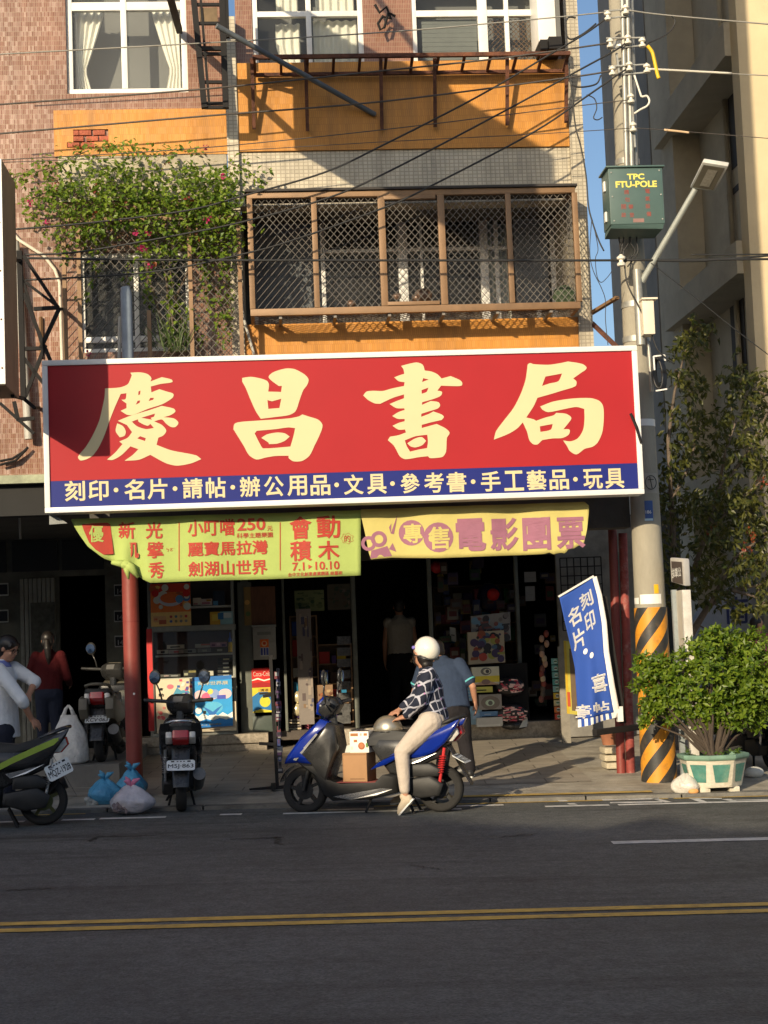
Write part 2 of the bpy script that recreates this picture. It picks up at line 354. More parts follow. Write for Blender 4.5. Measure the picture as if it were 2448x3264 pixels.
M_YEL = mat('yellow road paint', (0.60, 0.37, 0.075), 0.7, var=0.25, scale=9, bump=0.3, bscale=70, dirt=0.7, dirtcol=(0.13, 0.10, 0.06))
M_WHT = mat('white road paint', (0.62, 0.60, 0.55), 0.7, var=0.25, scale=9, bump=0.3, bscale=70, dirt=0.7, dirtcol=(0.10, 0.095, 0.085))
M_YKERB = mat('worn kerb paint', (0.50, 0.33, 0.08), 0.8, var=0.3, scale=4, bump=0.3, dirt=0.95, dirtcol=(0.17, 0.15, 0.11))

mb = MB(); nx = 8
def gsheet(mb, x0, x1, y0, y1, dz, nx=1, ny=1, zf=ground_z):
    return mb.sheet(lambda u, v: (x0+(x1-x0)*u, y0+(y1-y0)*v, zf(x0+(x1-x0)*u, y0+(y1-y0)*v)+dz), nx, ny)
gsheet(MB(), 0, 1, 0, 1, 0)
mb = MB(); gsheet(mb, -400, 400, -400, 400, -0.12); mb.build('ground', M_CONC, kind='structure', base=(0, 0, 0))
mb = MB(); gsheet(mb, -150, 150, -6, KERB_Y+0.05, 0.0, 2, 2); mb.build('road', M_ASPH, kind='structure', base=(0, 0, 0))
# pavement slab with a low kerb
mb = MB()
mb.sheet(lambda u, v: (-40+80*u, KERB_Y+30*v**2, walk_z(-40+80*u, KERB_Y+30*v**2)), 40, 20)
mb.build('pavement', M_CONC, kind='structure', base=(0, 0, 0))
mb = MB()
for i in range(-34, 34):
    x0, x1 = i*0.9, i*0.9+0.885
    mb.add([(x0, KERB_Y-0.13, ground_z(x0, 0)-0.1), (x1, KERB_Y-0.13, ground_z(x1, 0)-0.1), (x1, KERB_Y-0.13, walk_z(x1, 15)+0.004), (x0, KERB_Y-0.13, walk_z(x0, 15)+0.004), (x1, KERB_Y+0.02, walk_z(x1, 15)+0.006), (x0, KERB_Y+0.02, walk_z(x0, 15)+0.006)],
           [(0, 1, 2, 3), (3, 2, 4, 5)])
mb.build('kerb', M_KERB, kind='structure', base=(0, 0, 0))
# paving tiles of the arcade
def paving():
    m = bpy.data.materials.new('arcade paving'); m.use_nodes = True; nt = m.node_tree; L = nt.links; b = nt.nodes['Principled BSDF']
    tc = _nd(nt, 'ShaderNodeTexCoord'); br = _nd(nt, 'ShaderNodeTexBrick'); L.new(tc.outputs['Object'], br.inputs['Vector'])
    br.inputs['Scale'].default_value = 1; br.inputs['Brick Width'].default_value = 0.62; br.inputs['Row Height'].default_value = 0.31; br.inputs['Mortar Size'].default_value = 0.008
    br.inputs['Color1'].default_value = (0.40, 0.35, 0.28, 1); br.inputs['Color2'].default_value = (0.33, 0.285, 0.225, 1); br.inputs['Mortar'].default_value = (0.17, 0.145, 0.115, 1); br.inputs['Bias'].default_value = -0.1
    no = _nd(nt, 'ShaderNodeTexNoise'); no.inputs['Scale'].default_value = 2.2; no.inputs['Detail'].default_value = 9; no.inputs['Roughness'].default_value = 0.7; L.new(tc.outputs['Object'], no.inputs['Vector'])
    r = _nd(nt, 'ShaderNodeMapRange'); r.inputs['From Min'].default_value = 0.3; r.inputs['From Max'].default_value = 0.75; r.inputs['To Min'].default_value = 1.15; r.inputs['To Max'].default_value = 0.7; L.new(no.outputs['Fac'], r.inputs[0])
    vm = _nd(nt, 'ShaderNodeVectorMath', operation='SCALE'); L.new(br.outputs['Color'], vm.inputs[0]); L.new(r.outputs[0], vm.inputs['Scale']); L.new(vm.outputs[0], b.inputs['Base Color'])
    b.inputs['Roughness'].default_value = 0.6
    bp = _nd(nt, 'ShaderNodeBump'); bp.inputs['Strength'].default_value = 0.35; bp.inputs['Distance'].default_value = 0.01; L.new(no.outputs['Fac'], bp.inputs['Height']); L.new(bp.outputs[0], b.inputs['Normal'])
    return m
M_PAV = paving()
mb = MB(); mb.sheet(lambda u, v: (-9+11.0*u, 16.05+5.4*v, walk_z(-9+11.0*u, 16.05+5.4*v)+0.005), 24, 12); mb.build('arcade_floor', M_PAV, kind='structure', base=(0, 0, 0))
# painted lines
mb = MB()
gsheet(mb, -60, 60, 8.775, 8.885, 0.004, 2); mb.build('yellow_road_line', M_YEL, kind='structure', base=(0, 0, 0))
mb = MB(); gsheet(mb, -60, 60, 8.985, 9.095, 0.004, 2); mb.build('yellow_road_line', M_YEL, kind='structure', base=(0, 0, 0))
mb = MB(); mb.quad(*[(x, y, ground_z(x, y)+0.004) for x, y in [(1.60, 11.76), (9.6, 11.70), (9.6, 11.85), (1.60, 11.91)]]); mb.build('white_road_line', M_WHT, kind='structure', base=(0, 0, 0))
mb = MB()
for x0, x1, y in [(-9, -3.35, 14.33), (-3.02, -2.72, 14.36), (-2.68, -2.08, 14.38), (-1.60, -1.40, 14.46), (-1.02, 0.02, 14.40), (0.13, 0.26, 14.38), (0.42, 0.60, 14.42), (1.36, 1.94, 14.42), (2.02, 4.6, 14.40), (-0.86, -0.2, 14.62), (0.5, 1.0, 14.66)]:
    mb.quad(*[(x, yy, ground_z(x, yy)+0.004) for x, yy in [(x0, y-0.05), (x1, y-0.06), (x1, y+0.05), (x0, y+0.06)]])
mb.build('white_edge_line', M_WHT, kind='structure', base=(0, 0, 0))
mb = MB()
def gpoly(pts, dz=0.0045):
    mb.quad(*[(lambda q: (q[0], q[1], q[2]+dz))(on(px, py)) for px, py in pts])
for p in [[(1772, 2551), (1800, 2550), (1812, 2555), (1785, 2556)], [(1806, 2562), (1830, 2561), (1842, 2566), (1815, 2566)], [(1918, 2549), (2100, 2545), (2102, 2549), (1922, 2553)], [(2072, 2546), (2092, 2545), (2142, 2558), (2120, 2559)],
          [(1944, 2558), (2110, 2555), (2112, 2559), (1946, 2562)], [(2195, 2546), (2220, 2545), (2262, 2560), (2238, 2561)], [(2220, 2545), (2300, 2545), (2302, 2548), (2226, 2548)], [(2255, 2557), (2448, 2553), (2448, 2557), (2258, 2561)], [(2300, 2549), (2330, 2548), (2350, 2555), (2330, 2556)], [(2330, 2551), (2448, 2549), (2448, 2552), (2334, 2553)]]:
    gpoly(p)
mb.build('white_road_lettering', M_WHT, kind='structure', base=(0, 0, 0))
mb = MB()
for x0, x1, y0, y1 in [(-0.2, 1.55, 14.80, 14.88), (1.55, 2.55, 14.79, 14.88), (2.6, 4.5, 14.80, 14.87), (-3.6, -2.9, 14.82, 14.88)]:
    mb.quad(*[(x, yy, ground_z(x, yy)+0.004) for x, yy in [(x0, y0), (x1, y0), (x1, y1), (x0, y1)]])
mb.build('yellow_kerb_line', M_YKERB, kind='structure', base=(0, 0, 0))
mb = MB(); mb.quad(*[(x, y, walk_z(x, y)+0.012) for x, y in [(0.4, 15.08), (2.45, 15.08), (2.45, 15.20), (0.4, 15.20)]])
mb.build('yellow_kerb_paint', M_YKERB, kind='structure', base=(0, 0, 0))
# tar seams and cracks in the carriageway
mb = MB(); rng = random.Random(4)
def crack(p0, p1, w=0.018):
    a, b = Vector(on(*p0)), Vector(on(*p1)); n = 14; prev = None; d = (b-a); nrm = Vector((-d.y, d.x, 0)).normalized()
    for i in range(n+1):
        c = a.lerp(b, i/n) + nrm*rng.uniform(-.03, .03); ww = w*rng.uniform(.4, 1.2)
        l, r = c+nrm*ww, c-nrm*ww
        if prev: mb.quad(*[(q.x, q.y, ground_z(q.x, q.y)+0.0042) for q in (prev[0], l, r, prev[1])])
        prev = (l, r)
crack((282, 2684), (312, 2669)); crack((312, 2669), (492, 2664)); crack((735, 2676), (905, 2670)); crack((882, 2668), (892, 2694)); crack((1590, 2668), (1700, 2662)); crack((20, 2840), (180, 2832), .012); crack((1300, 2760), (1420, 2772), .010)
mb.build('road_cracks', mat('tar', (0.02, 0.02, 0.02), 0.7), kind='structure', base=(0, 0, 0))
# ================================================================== buildings
M_RED = tile_mat('brown red mosaic', (0.190, 0.073, 0.046), (0.230, 0.092, 0.058), (0.28, 0.172, 0.11), 0.0185, 0.052, 0.24, rough=0.30, streak=0.45, spec=0.5, tilt=0.13, offset=0.0)
M_ORA = tile_mat('orange mosaic', (0.56, 0.245, 0.032), (0.50, 0.21, 0.026), (0.44, 0.18, 0.024), 0.022, 0.075, 0.13, rough=0.55, streak=0.62, streakcol=(0.10, 0.05, 0.02), tilt=0.10)
M_WTI = tile_mat('white mosaic', (0.55, 0.49, 0.37), (0.47, 0.42, 0.32), (0.33, 0.29, 0.22), 0.048, 0.040, 0.14, rough=0.4, streak=0.85, streakcol=(0.06, 0.048, 0.035), offset=0.0, tilt=0.12)
M_PLA = mat('dirty plaster', (0.42, 0.37, 0.28), 0.9, var=0.25, scale=2.5, bump=0.3, dirt=0.8, dirtcol=(0.10, 0.08, 0.06))
M_DARKPL = mat('dark arcade plaster', (0.085, 0.08, 0.068), 0.9, var=0.3, scale=2, bump=0.2, dirt=0.5)  # even dark tone for ceilings, beams and balcony lining
M_WFR = mat('white window frame', (0.74, 0.73, 0.69), 0.4, var=0.06, scale=3, dirt=0.25, dirtcol=(0.3, 0.27, 0.2))
M_RUST = mat('rusty iron', (0.10, 0.038, 0.022), 0.85, var=0.5, scale=9, bump=0.5, bscale=60, dirt=0.6, dirtcol=(0.26, 0.10, 0.04))
M_BRN = mat('brown anodised frame', (0.23, 0.135, 0.068), 0.5, metal=0.2, var=0.15, scale=4, dirt=0.3)
M_BLK = mat('black steel', (0.014, 0.013, 0.013), 0.75, var=0.3, scale=8, spec=.3)
M_GLS = glass_mat('window glass', (0.85, 0.87, 0.86), 0.0, 0.32)
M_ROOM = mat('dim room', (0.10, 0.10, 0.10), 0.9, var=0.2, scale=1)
M_CUR = mat('white curtain', (0.78, 0.76, 0.68), 0.9, var=0.08, scale=4)

def wall_holes(mb, s0, s1, z0, z1, t0, t1, holes=()):
    """flat wall with rectangular openings and their reveals"""
    xs = sorted({s0, s1, *[min(max(h[0], s0), s1) for h in holes], *[min(max(h[1], s0), s1) for h in holes]})
    zs = sorted({z0, z1, *[min(max(h[2], z0), z1) for h in holes], *[min(max(h[3], z0), z1) for h in holes]})
    def inh(x, z): return any(h[0] < x < h[1] and h[2] < z < h[3] for h in holes)
    for i in range(len(xs)-1):
        for j in range(len(zs)-1):
            if inh((xs[i]+xs[i+1])/2, (zs[j]+zs[j+1])/2): continue
            a, b, c, d = xs[i], xs[i+1], zs[j], zs[j+1]
            mb.quad((a,t0,c), (b,t0,c), (b,t0,d), (a,t0,d)); mb.quad((a,t1,d), (b,t1,d), (b,t1,c), (a,t1,c))
    for h in [(s0, s1, z0, z1)] + list(holes):
        a, b, c, d = h
        mb.quad((a,t0,c),(a,t1,c),(a,t1,d),(a,t0,d)); mb.quad((b,t0,c),(b,t0,d),(b,t1,d),(b,t1,c)); mb.quad((a,t0,c),(b,t0,c),(b,t1,c),(a,t1,c)); mb.quad((a,t0,d),(a,t1,d),(b,t1,d),(b,t0,d))
    return mb
def curtain(parent, s0, s1, z0, z1, t, tie=None, lean=0.0, n=5, waist=0.35):
    """gathered curtain, narrower where it is tied back"""
    mb = MB(); w = s1-s0
    def fn(u, v):
        z = z0+(z1-z0)*v; k = 1.0
        if tie is not None:
            d = (v-tie)
            k = waist + (1-waist)*min(1, abs(d)/(0.62 if d > 0 else 0.9))**0.9
        side_ = s0 if lean <= 0 else s1
        x = side_ + (1 if lean <= 0 else -1)*w*k*(u if lean <= 0 else (1-u))
        return (x, t + 0.022*math.sin(2*math.pi*n*u)*(0.5+0.5*k), z)
    mb.sheet(fn, n*8, 14, 0.004)
    return mb.build('curtain', M_CUR, parent, smooth=True)
def window(parent, s0, s1, z0, z1, t, mull=(), rails=(), fw=0.05, name='window', frame_mat=None, glass=True, depth=0.07):
    mb = MB()
    mb.box(s0, s1, t, t+depth, z0, z0+fw); mb.box(s0, s1, t, t+depth, z1-fw, z1)
    mb.box(s0, s0+fw, t+.002, t+depth-.002, z0+fw, z1-fw); mb.box(s1-fw, s1, t+.002, t+depth-.002, z0+fw, z1-fw)
    for m_ in mull:
        x, w = m_ if isinstance(m_, tuple) else (m_, fw); mb.box(x-w/2, x+w/2, t-.004, t+depth-.006, z0+fw, z1-fw)
    for r_ in rails:
        z, w = r_ if isinstance(r_, tuple) else (r_, fw); mb.box(s0+fw, s1-fw, t+.004, t+depth-.008, z-w/2, z+w/2)
    w = mb.build(name, frame_mat or M_WFR, parent, bevel=0.004)
    if glass:
        g = MB(); g.quad((s0+fw, t+depth*.5, z0+fw), (s1-fw, t+depth*.5, z0+fw), (s1-fw, t+depth*.5, z1-fw), (s0+fw, t+depth*.5, z1-fw)); g.build('pane', M_GLS, w)
    return w
def mesh_grid(mb, P, w, h, pitch, r=0.004, ang=45, seg=4):
    """expanded-metal grille: two families of slanted wires inside a w x h rectangle; P maps (x, z) to a point"""
    for sgn in (1, -1):
        sl = math.tan(rad(ang)); n = int((w + h/sl)/pitch)+2
        for i in range(-1, n+1):
            x0 = i*pitch - (h/sl if sgn > 0 else 0)
            a = [x0, 0.0]; b = [x0 + h/sl, h]
            if sgn < 0: a[0], b[0] = x0 + h/sl, x0; a[1], b[1] = 0.0, h
            (xa, za), (xb, zb) = (a, b) if a[0] < b[0] else (b, a)
            if xb <= 0 or xa >= w: continue
            if xa < 0: za += (zb-za)*(-xa)/(xb-xa); xa = 0
            if xb > w: zb = za + (zb-za)*(w-xa)/(xb-xa); xb = w
            if xb-xa < 0.01: continue
            mb.tube([P(xa, za), P(xb, zb)], r, seg, cap=False)

# ---------------------------------------------------------------- the bookshop's house
shop = thing('shop_house', 'narrow house with orange and white tile bands over the bookshop with the red signboard', 'building', (0.4, 0, 0.2), FF)
SR = 2.263                                          # right corner
zb = [3.05, 4.85, 6.10, 6.675, 7.62]
MB().box(-1.37, 2.112, 0, .25, zb[0], zb[1]).build('lower_orange_wall', M_ORA, shop)
MB().box(-1.37, 2.112, 0, .25, zb[2], zb[3]).build('white_tile_band', M_WTI, shop)
MB().box(-1.37, 2.112, -.03, .16, zb[3], zb[4]).build('orange_parapet', M_ORA, shop)
for q in ((-1.49, -1.372, -.05, .3, 6.05, 8.12), (2.114, SR, -.05, .3, 3.0, 20), (-1.50, -1.373, -.03, .3, 3.05, 6.048)): MB().box(*q).build('pilaster', M_WTI, shop)
MB().box(SR-.2, SR-.002, .3, 12, 3.05, 20).build('side_wall', M_PLA, shop)  # runs on unseen above the windows, raised to shade the alley building
# third floor, set back a little, with two windows
a1 = S(808, 198, .14); a2 = S(1152, -60, .14); b1 = S(1318, 195, .14); b2 = S(1712, -60, .14)
w2 = (a1[0], a2[0], 7.55, a2[1]+.15); w3 = (b1[0], b2[0], 7.55, b2[1]+.15)
mb = MB(); wall_holes(mb, -1.37, 2.112, 7.5, 20, .14, .34, [w2, w3]); mb.build('upper_wall', M_RED, shop)
rz = S(1000, 42, .14)[1]
wa = window(shop, *w2, .15, mull=[S(985, 100, .14)[0]], rails=[(rz, .06)], fw=.055); 
tz = S(1000, 8, .14)[1]
curtain(wa, S(1000, 150, .3)[0], S(1150, 150, .3)[0]-.03, 7.5, S(1100, 66, .3)[1], .30, tie=-0.35, lean=1, n=5, waist=.25)
curtain(wa, S(880, 150, .3)[0], S(955, 60, .3)[0], 7.5, S(900, 70, .3)[1], .36, tie=.0, lean=1, n=3, waist=.35)
curtain(wa, S(880, 30, .3)[0], S(950, 30, .3)[0], rz+.03, rz+.6, .32, n=3); curtain(wa, S(1005, 30, .3)[0], S(1130, 30, .3)[0], rz+.03, rz+.6, .32, n=5)
wb = window(shop, *w3, .15, mull=[(S(1540, 100, .14)[0], .10), (S(1617, 100, .14)[0], .045)], rails=[(S(1500, 40, .14)[1], .07)], fw=.05)
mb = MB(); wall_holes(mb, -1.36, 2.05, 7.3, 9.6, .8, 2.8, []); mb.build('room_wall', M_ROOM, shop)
MB().box(-1.3, 2.0, .62, .66, 7.3, 9.6).build('pane_backing', mat('grey pane backing', (.17, .17, .165), .8, var=.15, scale=1.2), shop)  # grey sheet added behind the glass for the panes' reflected grey
blind = MB()
for k in range(9): blind.box(S(1345, 100, .2)[0], S(1520, 100, .2)[0], .225, .229, S(1345, 190, .2)[1]+k*.05, S(1345, 190, .2)[1]+k*.05+.047)
blind.build('blind', mat('grey blind', (0.16, 0.17, 0.16), .7), wb)
mesh = MB(); q0 = S(1552, 190, .23); q1 = S(1700, 60, .23); mesh_grid(mesh, lambda x, z: (q0[0]+x, .235, q0[1]+z), q1[0]-q0[0], q1[1]-q0[1], .055, .004); mesh.build('window_grille', M_BRN, wb)
# second floor: a shallow balcony behind a grille cage
cz0, cz1 = 4.87, 6.10
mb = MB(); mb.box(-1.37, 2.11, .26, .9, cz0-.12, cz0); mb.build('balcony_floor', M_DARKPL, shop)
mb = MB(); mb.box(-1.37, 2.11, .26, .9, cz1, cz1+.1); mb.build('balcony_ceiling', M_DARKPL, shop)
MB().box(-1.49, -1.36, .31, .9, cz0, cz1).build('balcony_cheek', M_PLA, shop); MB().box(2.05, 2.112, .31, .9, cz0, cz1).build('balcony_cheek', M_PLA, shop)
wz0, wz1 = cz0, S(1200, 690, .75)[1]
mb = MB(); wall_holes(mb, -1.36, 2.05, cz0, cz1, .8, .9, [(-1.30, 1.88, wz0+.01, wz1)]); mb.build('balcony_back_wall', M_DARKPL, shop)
X = lambda px: S(px, 850, .75)[0]
wc = window(shop, -1.28, 1.87, wz0, wz1, .76, mull=[(X(1030), .045), (X(1285), .10), (X(1345), .03), (X(1545), .09), (X(1585), .045), (X(1765), .06)], rails=[(S(1200, 797, .75)[1], .04)], fw=.05, glass=True)
M_JAL = mat('grey louvre glass', (0.17, 0.185, 0.20), .25, var=.15, scale=3)
for (xa, xb, n) in [(800, 1000, 9), (1640, 1745, 10)]:
    jl = MB()
    for k in range(n):
        zz = S(xa, 985, .7)[1] + (S(xa, 700, .7)[1]-S(xa, 985, .7)[1])*k/n
        jl.add([(X(xa), .735, zz), (X(xb), .735, zz), (X(xb), .70, zz+.125), (X(xa), .70, zz+.125)], [(0, 1, 2, 3)])
    jl.build('louvre', M_JAL, shop)
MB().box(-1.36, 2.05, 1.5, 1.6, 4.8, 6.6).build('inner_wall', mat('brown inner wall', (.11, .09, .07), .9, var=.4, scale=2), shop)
rc = random.Random(6)
for k, (pa, pb) in enumerate(((1012, 1032), (1275, 1300), (1550, 1585), (1760, 1790), (1600, 1630))): curtain(wc, X(pa), X(pb)+.02, wz0+.03, wz1-.05, .98, n=3)
for k, (px, py, r_) in enumerate(((1120, 968, .05), (1265, 945, .05), (1350, 942, .10), (1330, 950, .06))): MB().ball(S3(px, py, .45), (r_, r_*.7, r_*.8)).build('basin', mat('brown enamel', (.16, .10, .07), .35, metal=.3, var=.3), frame=FF, smooth=True, label='round pot behind the cage, %s' % ('small pale one at the left', 'copper coloured one in the middle', 'wide lid beside the copper pot', 'dark one under the wide lid')[k], cat='pot')
MB().ball(S3(1800, 945, -.2), (.13, .06, .12)).build('bag_of_greens', mat('dull green cloth', (.05, .075, .035), .8, var=.4), frame=FF, smooth=True, label='dull green bundle in the right corner of the window cage', cat='bundle')
# grille cage on the balcony
M_MESH = mat('galvanised grille', (0.20, 0.185, 0.165), .5, metal=.3, var=.25, scale=7, dirt=.4, dirtcol=(.12, .07, .04))
cage = thing('window_cage', 'brown framed diamond mesh cage over the second floor balcony above the red signboard', 'window cage', (.4, -.45, 4.8), FF)
cl, cr = -1.30, 2.055; cb, ct, cd = 4.875, 6.075, -.45
fr = MB(); fr.box(cl, cr, cd-.03, cd+.02, cb-.035, cb+.035); fr.box(cl, cr, cd-.03, cd+.02, ct-.03, ct+.03)
for px in (800, 1005, 1220, 1410, 1625, 1838):
    x = S(px, 800, cd)[0]; wd = .055 if px not in (1220, 1410) else .07
    fr.box(x-wd/2, x+wd/2, cd-.036, cd+.016, cb+.036, ct-.031)
fr.box(cl, cl+.04, cd+.02, -.05, cb-.03, cb+.03); fr.box(cr-.04, cr, cd+.02, -.05, cb-.03, cb+.03); fr.box(cl, cl+.04, cd+.02, -.05, ct-.03, ct+.03); fr.box(cr-.04, cr, cd+.02, -.05, ct-.03, ct+.03)
xa, xb = S(1232, 900, cd)[0], S(1398, 900, cd)[0]
fr.box(xa, xb, cd-.045, cd+.01, cb+.037, cb+.075); fr.box(xa, xb, cd-.042, cd+.01, ct-.07, ct-.032)
fr.build('frame', M_BRN, cage, bevel=.004)
g = MB(); mesh_grid(g, lambda x, z: (cl+.04+x, cd+.01, cb+.035+z), cr-cl-.08, ct-cb-.065, .072, .0036, ang=49); g.build('front_grille', M_MESH, cage)
for x, nm in ((cr-.02, 'side_grille'), (cl+.02, 'side_grille')):
    g = MB(); mesh_grid(g, lambda y, z, x=x: (x, cd+.02+y, cb+.035+z), .38, ct-cb-.065, .076, .0034, ang=49); g.build(nm, M_MESH, cage)
g = MB(); mesh_grid(g, lambda y, z: (cl+.02+y, cd+.02+z, cb-.03), cr-cl-.04, .40, .076, .0034, ang=49)
for x in np.linspace(cl+.3, cr-.3, 6): g.bar((x, cd, cb-.05), (x, -.03, cb-.05), .03)
g.build('bottom_grille', M_MESH, cage)
g = MB(); g.box(cl-.02, cr+.02, cd-.06, -.052, ct+.032, ct+.055); g.build('canopy', mat('dark tin', (.03, .025, .022), .7, var=.3), cage)
# arcade: beam over the opening, ceiling, back wall, shop room
MB().box(-3.0, SR+.3, .0, .3, 2.62, 3.048).build('arcade_top_band', M_DARKPL, shop)
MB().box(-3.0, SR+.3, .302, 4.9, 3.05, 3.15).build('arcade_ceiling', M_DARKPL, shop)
M_SHOPW = mat('grey green shopfront paint', (.13, .14, .12), .6, var=.2, scale=4, dirt=.4)
FT = 4.9
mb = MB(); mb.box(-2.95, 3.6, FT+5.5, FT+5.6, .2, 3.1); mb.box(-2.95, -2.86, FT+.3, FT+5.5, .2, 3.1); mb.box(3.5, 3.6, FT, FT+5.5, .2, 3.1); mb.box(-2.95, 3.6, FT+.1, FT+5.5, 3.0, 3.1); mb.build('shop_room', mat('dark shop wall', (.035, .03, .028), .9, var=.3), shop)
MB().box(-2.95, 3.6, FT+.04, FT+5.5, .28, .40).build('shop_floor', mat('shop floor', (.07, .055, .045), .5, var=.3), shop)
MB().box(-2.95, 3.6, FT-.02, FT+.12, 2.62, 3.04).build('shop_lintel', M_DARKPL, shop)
# stone step along the shop front
M_TERR = mat('terrazzo step', (.36, .31, .24), .6, var=.35, scale=26, bump=.2, dirt=.5)
mb = MB(); mb.box(-2.96, -1.30, FT-.45, FT+.02, .29, .41); mb.box(-2.94, -1.32, FT-.40, FT+.02, .17, .288); mb.build('display_ledge', M_TERR, shop, bevel=.008)
mb = MB(); mb.box(-.55, 2.75, FT-.22, FT+.03, .17, .402); mb.build('door_step', M_TERR, shop, bevel=.01)
for px, w in ((785, .10), (908, .035), (1133, .06), (1378, .055), (1657, .05)):
    x = S(px, 2100, FT)[0]; MB().box(x-w/2, x+w/2, FT-.02, FT+.06, .40, 2.62).build('door_post', M_SHOPW, shop, bevel=.006)

# ---------------------------------------------------------------- the neighbour on the left
nb = thing('tiled_house', 'brown red mosaic tiled house with an orange band, left of the bookshop house', 'building', (-4.5, 0, .2), FF)
u1 = S(216, 300, .05); u2 = S(590, -80, .05)
hole0 = (u1[0], u2[0], S(400, 300, .05)[1]-.005, u2[1]+.2)
v1 = S(258, 1095, .05); v2 = S(612, 800, .05); hole1 = (v1[0], v2[0], 4.6, v2[1])
mb = MB(); wall_holes(mb, -9, -1.502, 3.36, 14, .0, .22, [hole0, hole1]); mb.build('mosaic_wall', M_RED, nb)
o1 = S(170, 352, -.03); o2 = S(728, 490, -.03)
ob = MB(); brick_s = [S(p, 440, -.03)[0] for p in (225, 345)]; 
wall_holes(ob, o1[0], -1.492, o2[1], o1[1], -.03, -.001, [(S(233, 420, -.03)[0], S(345, 420, -.03)[0], S(300, 452, -.03)[1], S(300, 412, -.03)[1]), (S(213, 440, -.03)[0], S(300, 440, -.03)[0], S(300, 470, -.03)[1], S(300, 452, -.03)[1])])
ob.build('orange_band', M_ORA, nb)
br = MB(); rg = random.Random(2); M_BRK = mat('bare red brick', (.36, .10, .055), .9, var=.35, scale=12, bump=.5, bscale=50)
for r in range(4):
    z = S(300, 470, 0)[1]+r*.062
    for c in range(3):
        x = S(213, 440, 0)[0]+c*.135 + (r % 2)*.06 + rg.uniform(-.01, .01); br.box(x, x+.122, -.026, -.002, z, z+.052)
br.build('bare_brick', M_BRK, nb, bevel=.004)
MB().box(S(185, 520, -.02)[0], -1.502, -.022, -.002, S(400, 640, -.02)[1], o2[1]-.002).build('plaster_band', M_PLA, nb)
wz = window(nb, *hole0, .04, mull=[S(396, 150, .05)[0]], rails=[(S(400, 20, .05)[1], .09)], fw=.06)
cz = S(300, 30, .2)[1]; bzz = hole0[2]
curtain(wz, S(243, 150, .25)[0], S(332, 35, .25)[0], bzz, cz, .22, tie=.33, lean=-1, n=4, waist=.32)
curtain(wz, S(484, 40, .25)[0], S(575, 150, .25)[0], bzz, cz, .22, tie=.33, lean=1, n=4, waist=.38)
MB().box(-3.4, -1.5, .55, .6, 6.9, 9).build('room_wall', mat('grey pane backing', (.17, .17, .165), .8), nb)  # grey backing set close behind the glass, again for the panes' reflected grey
wy = window(nb, hole1[0], hole1[1], 4.6, hole1[3], .06, mull=[S(435, 950, .05)[0], S(600, 950, .05)[0]], rails=[(S(400, 1080, .05)[1], .06)], fw=.05)
MB().box(hole1[0]-.2, hole1[1]+.2, 1.0, 1.1, 4.4, 6.2).build('inner_wall', M_ROOM, nb)
# ledge and arcade of the left house
MB().box(-9, -3.27, -.06, .25, 3.27, 3.355).build('ledge', mat('pale green ledge', (.33, .36, .24), .6, var=.3, scale=4, dirt=.5), nb)
MB().box(-9, -3.0, .05, .3, 2.95, 3.268).build('arcade_top_band', mat('recess shade black', (.015, .015, .015), .8), nb)  # stands in for the dark recess: its shade put into a near-black box
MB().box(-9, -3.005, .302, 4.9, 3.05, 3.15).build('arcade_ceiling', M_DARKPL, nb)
MB().box(-9, -2.86, .95, 4.9, -.05, .345).build('raised_floor', mat('raised floor tiles', (.20, .185, .16), .8, var=.2, scale=3, dirt=.5), nb)
lw = MB(); A = lambda px, py: S(px, py, 4.9)
dl, dr = A(192, 2100)[0], A(340, 2100)[0]
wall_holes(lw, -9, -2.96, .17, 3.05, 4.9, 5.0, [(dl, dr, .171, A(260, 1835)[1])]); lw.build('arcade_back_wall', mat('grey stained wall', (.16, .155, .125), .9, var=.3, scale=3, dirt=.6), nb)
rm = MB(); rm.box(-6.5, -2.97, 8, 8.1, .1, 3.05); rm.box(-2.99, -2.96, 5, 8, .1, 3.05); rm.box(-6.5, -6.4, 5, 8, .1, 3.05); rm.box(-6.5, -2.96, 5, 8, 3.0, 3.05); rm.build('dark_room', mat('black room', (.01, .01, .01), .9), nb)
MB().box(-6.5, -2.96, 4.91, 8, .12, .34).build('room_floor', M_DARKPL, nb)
for xa, xb in ((-20, 20), (40, 185), (198, 330)): MB().box(A(xa, 1780)[0], A(xb, 1780)[0], 4.86, 4.898, A(100, 1822)[1], A(100, 1725)[1]).build('transom_panel', mat('dark transom', (.018, .018, .016), .5), nb)
dsl = MB()
for k in range(8): dsl.box(A(66+k*14, 1900)[0], A(66+k*14+12, 1900)[0], 4.84, 4.897, .19, A(100, 1845)[1])
d1 = dsl.build('slatted_door', mat('grey white slats', (.30, .29, .25), .7, var=.2, scale=5, dirt=.4), nb, bevel=.006)
MB().box(A(100, 1930)[0], A(176, 1930)[0], 4.82, 4.838, .3, A(100, 1922)[1]).build('notice_board', mat('dim notice', (.09, .088, .07), .8, var=.5, scale=14), d1)

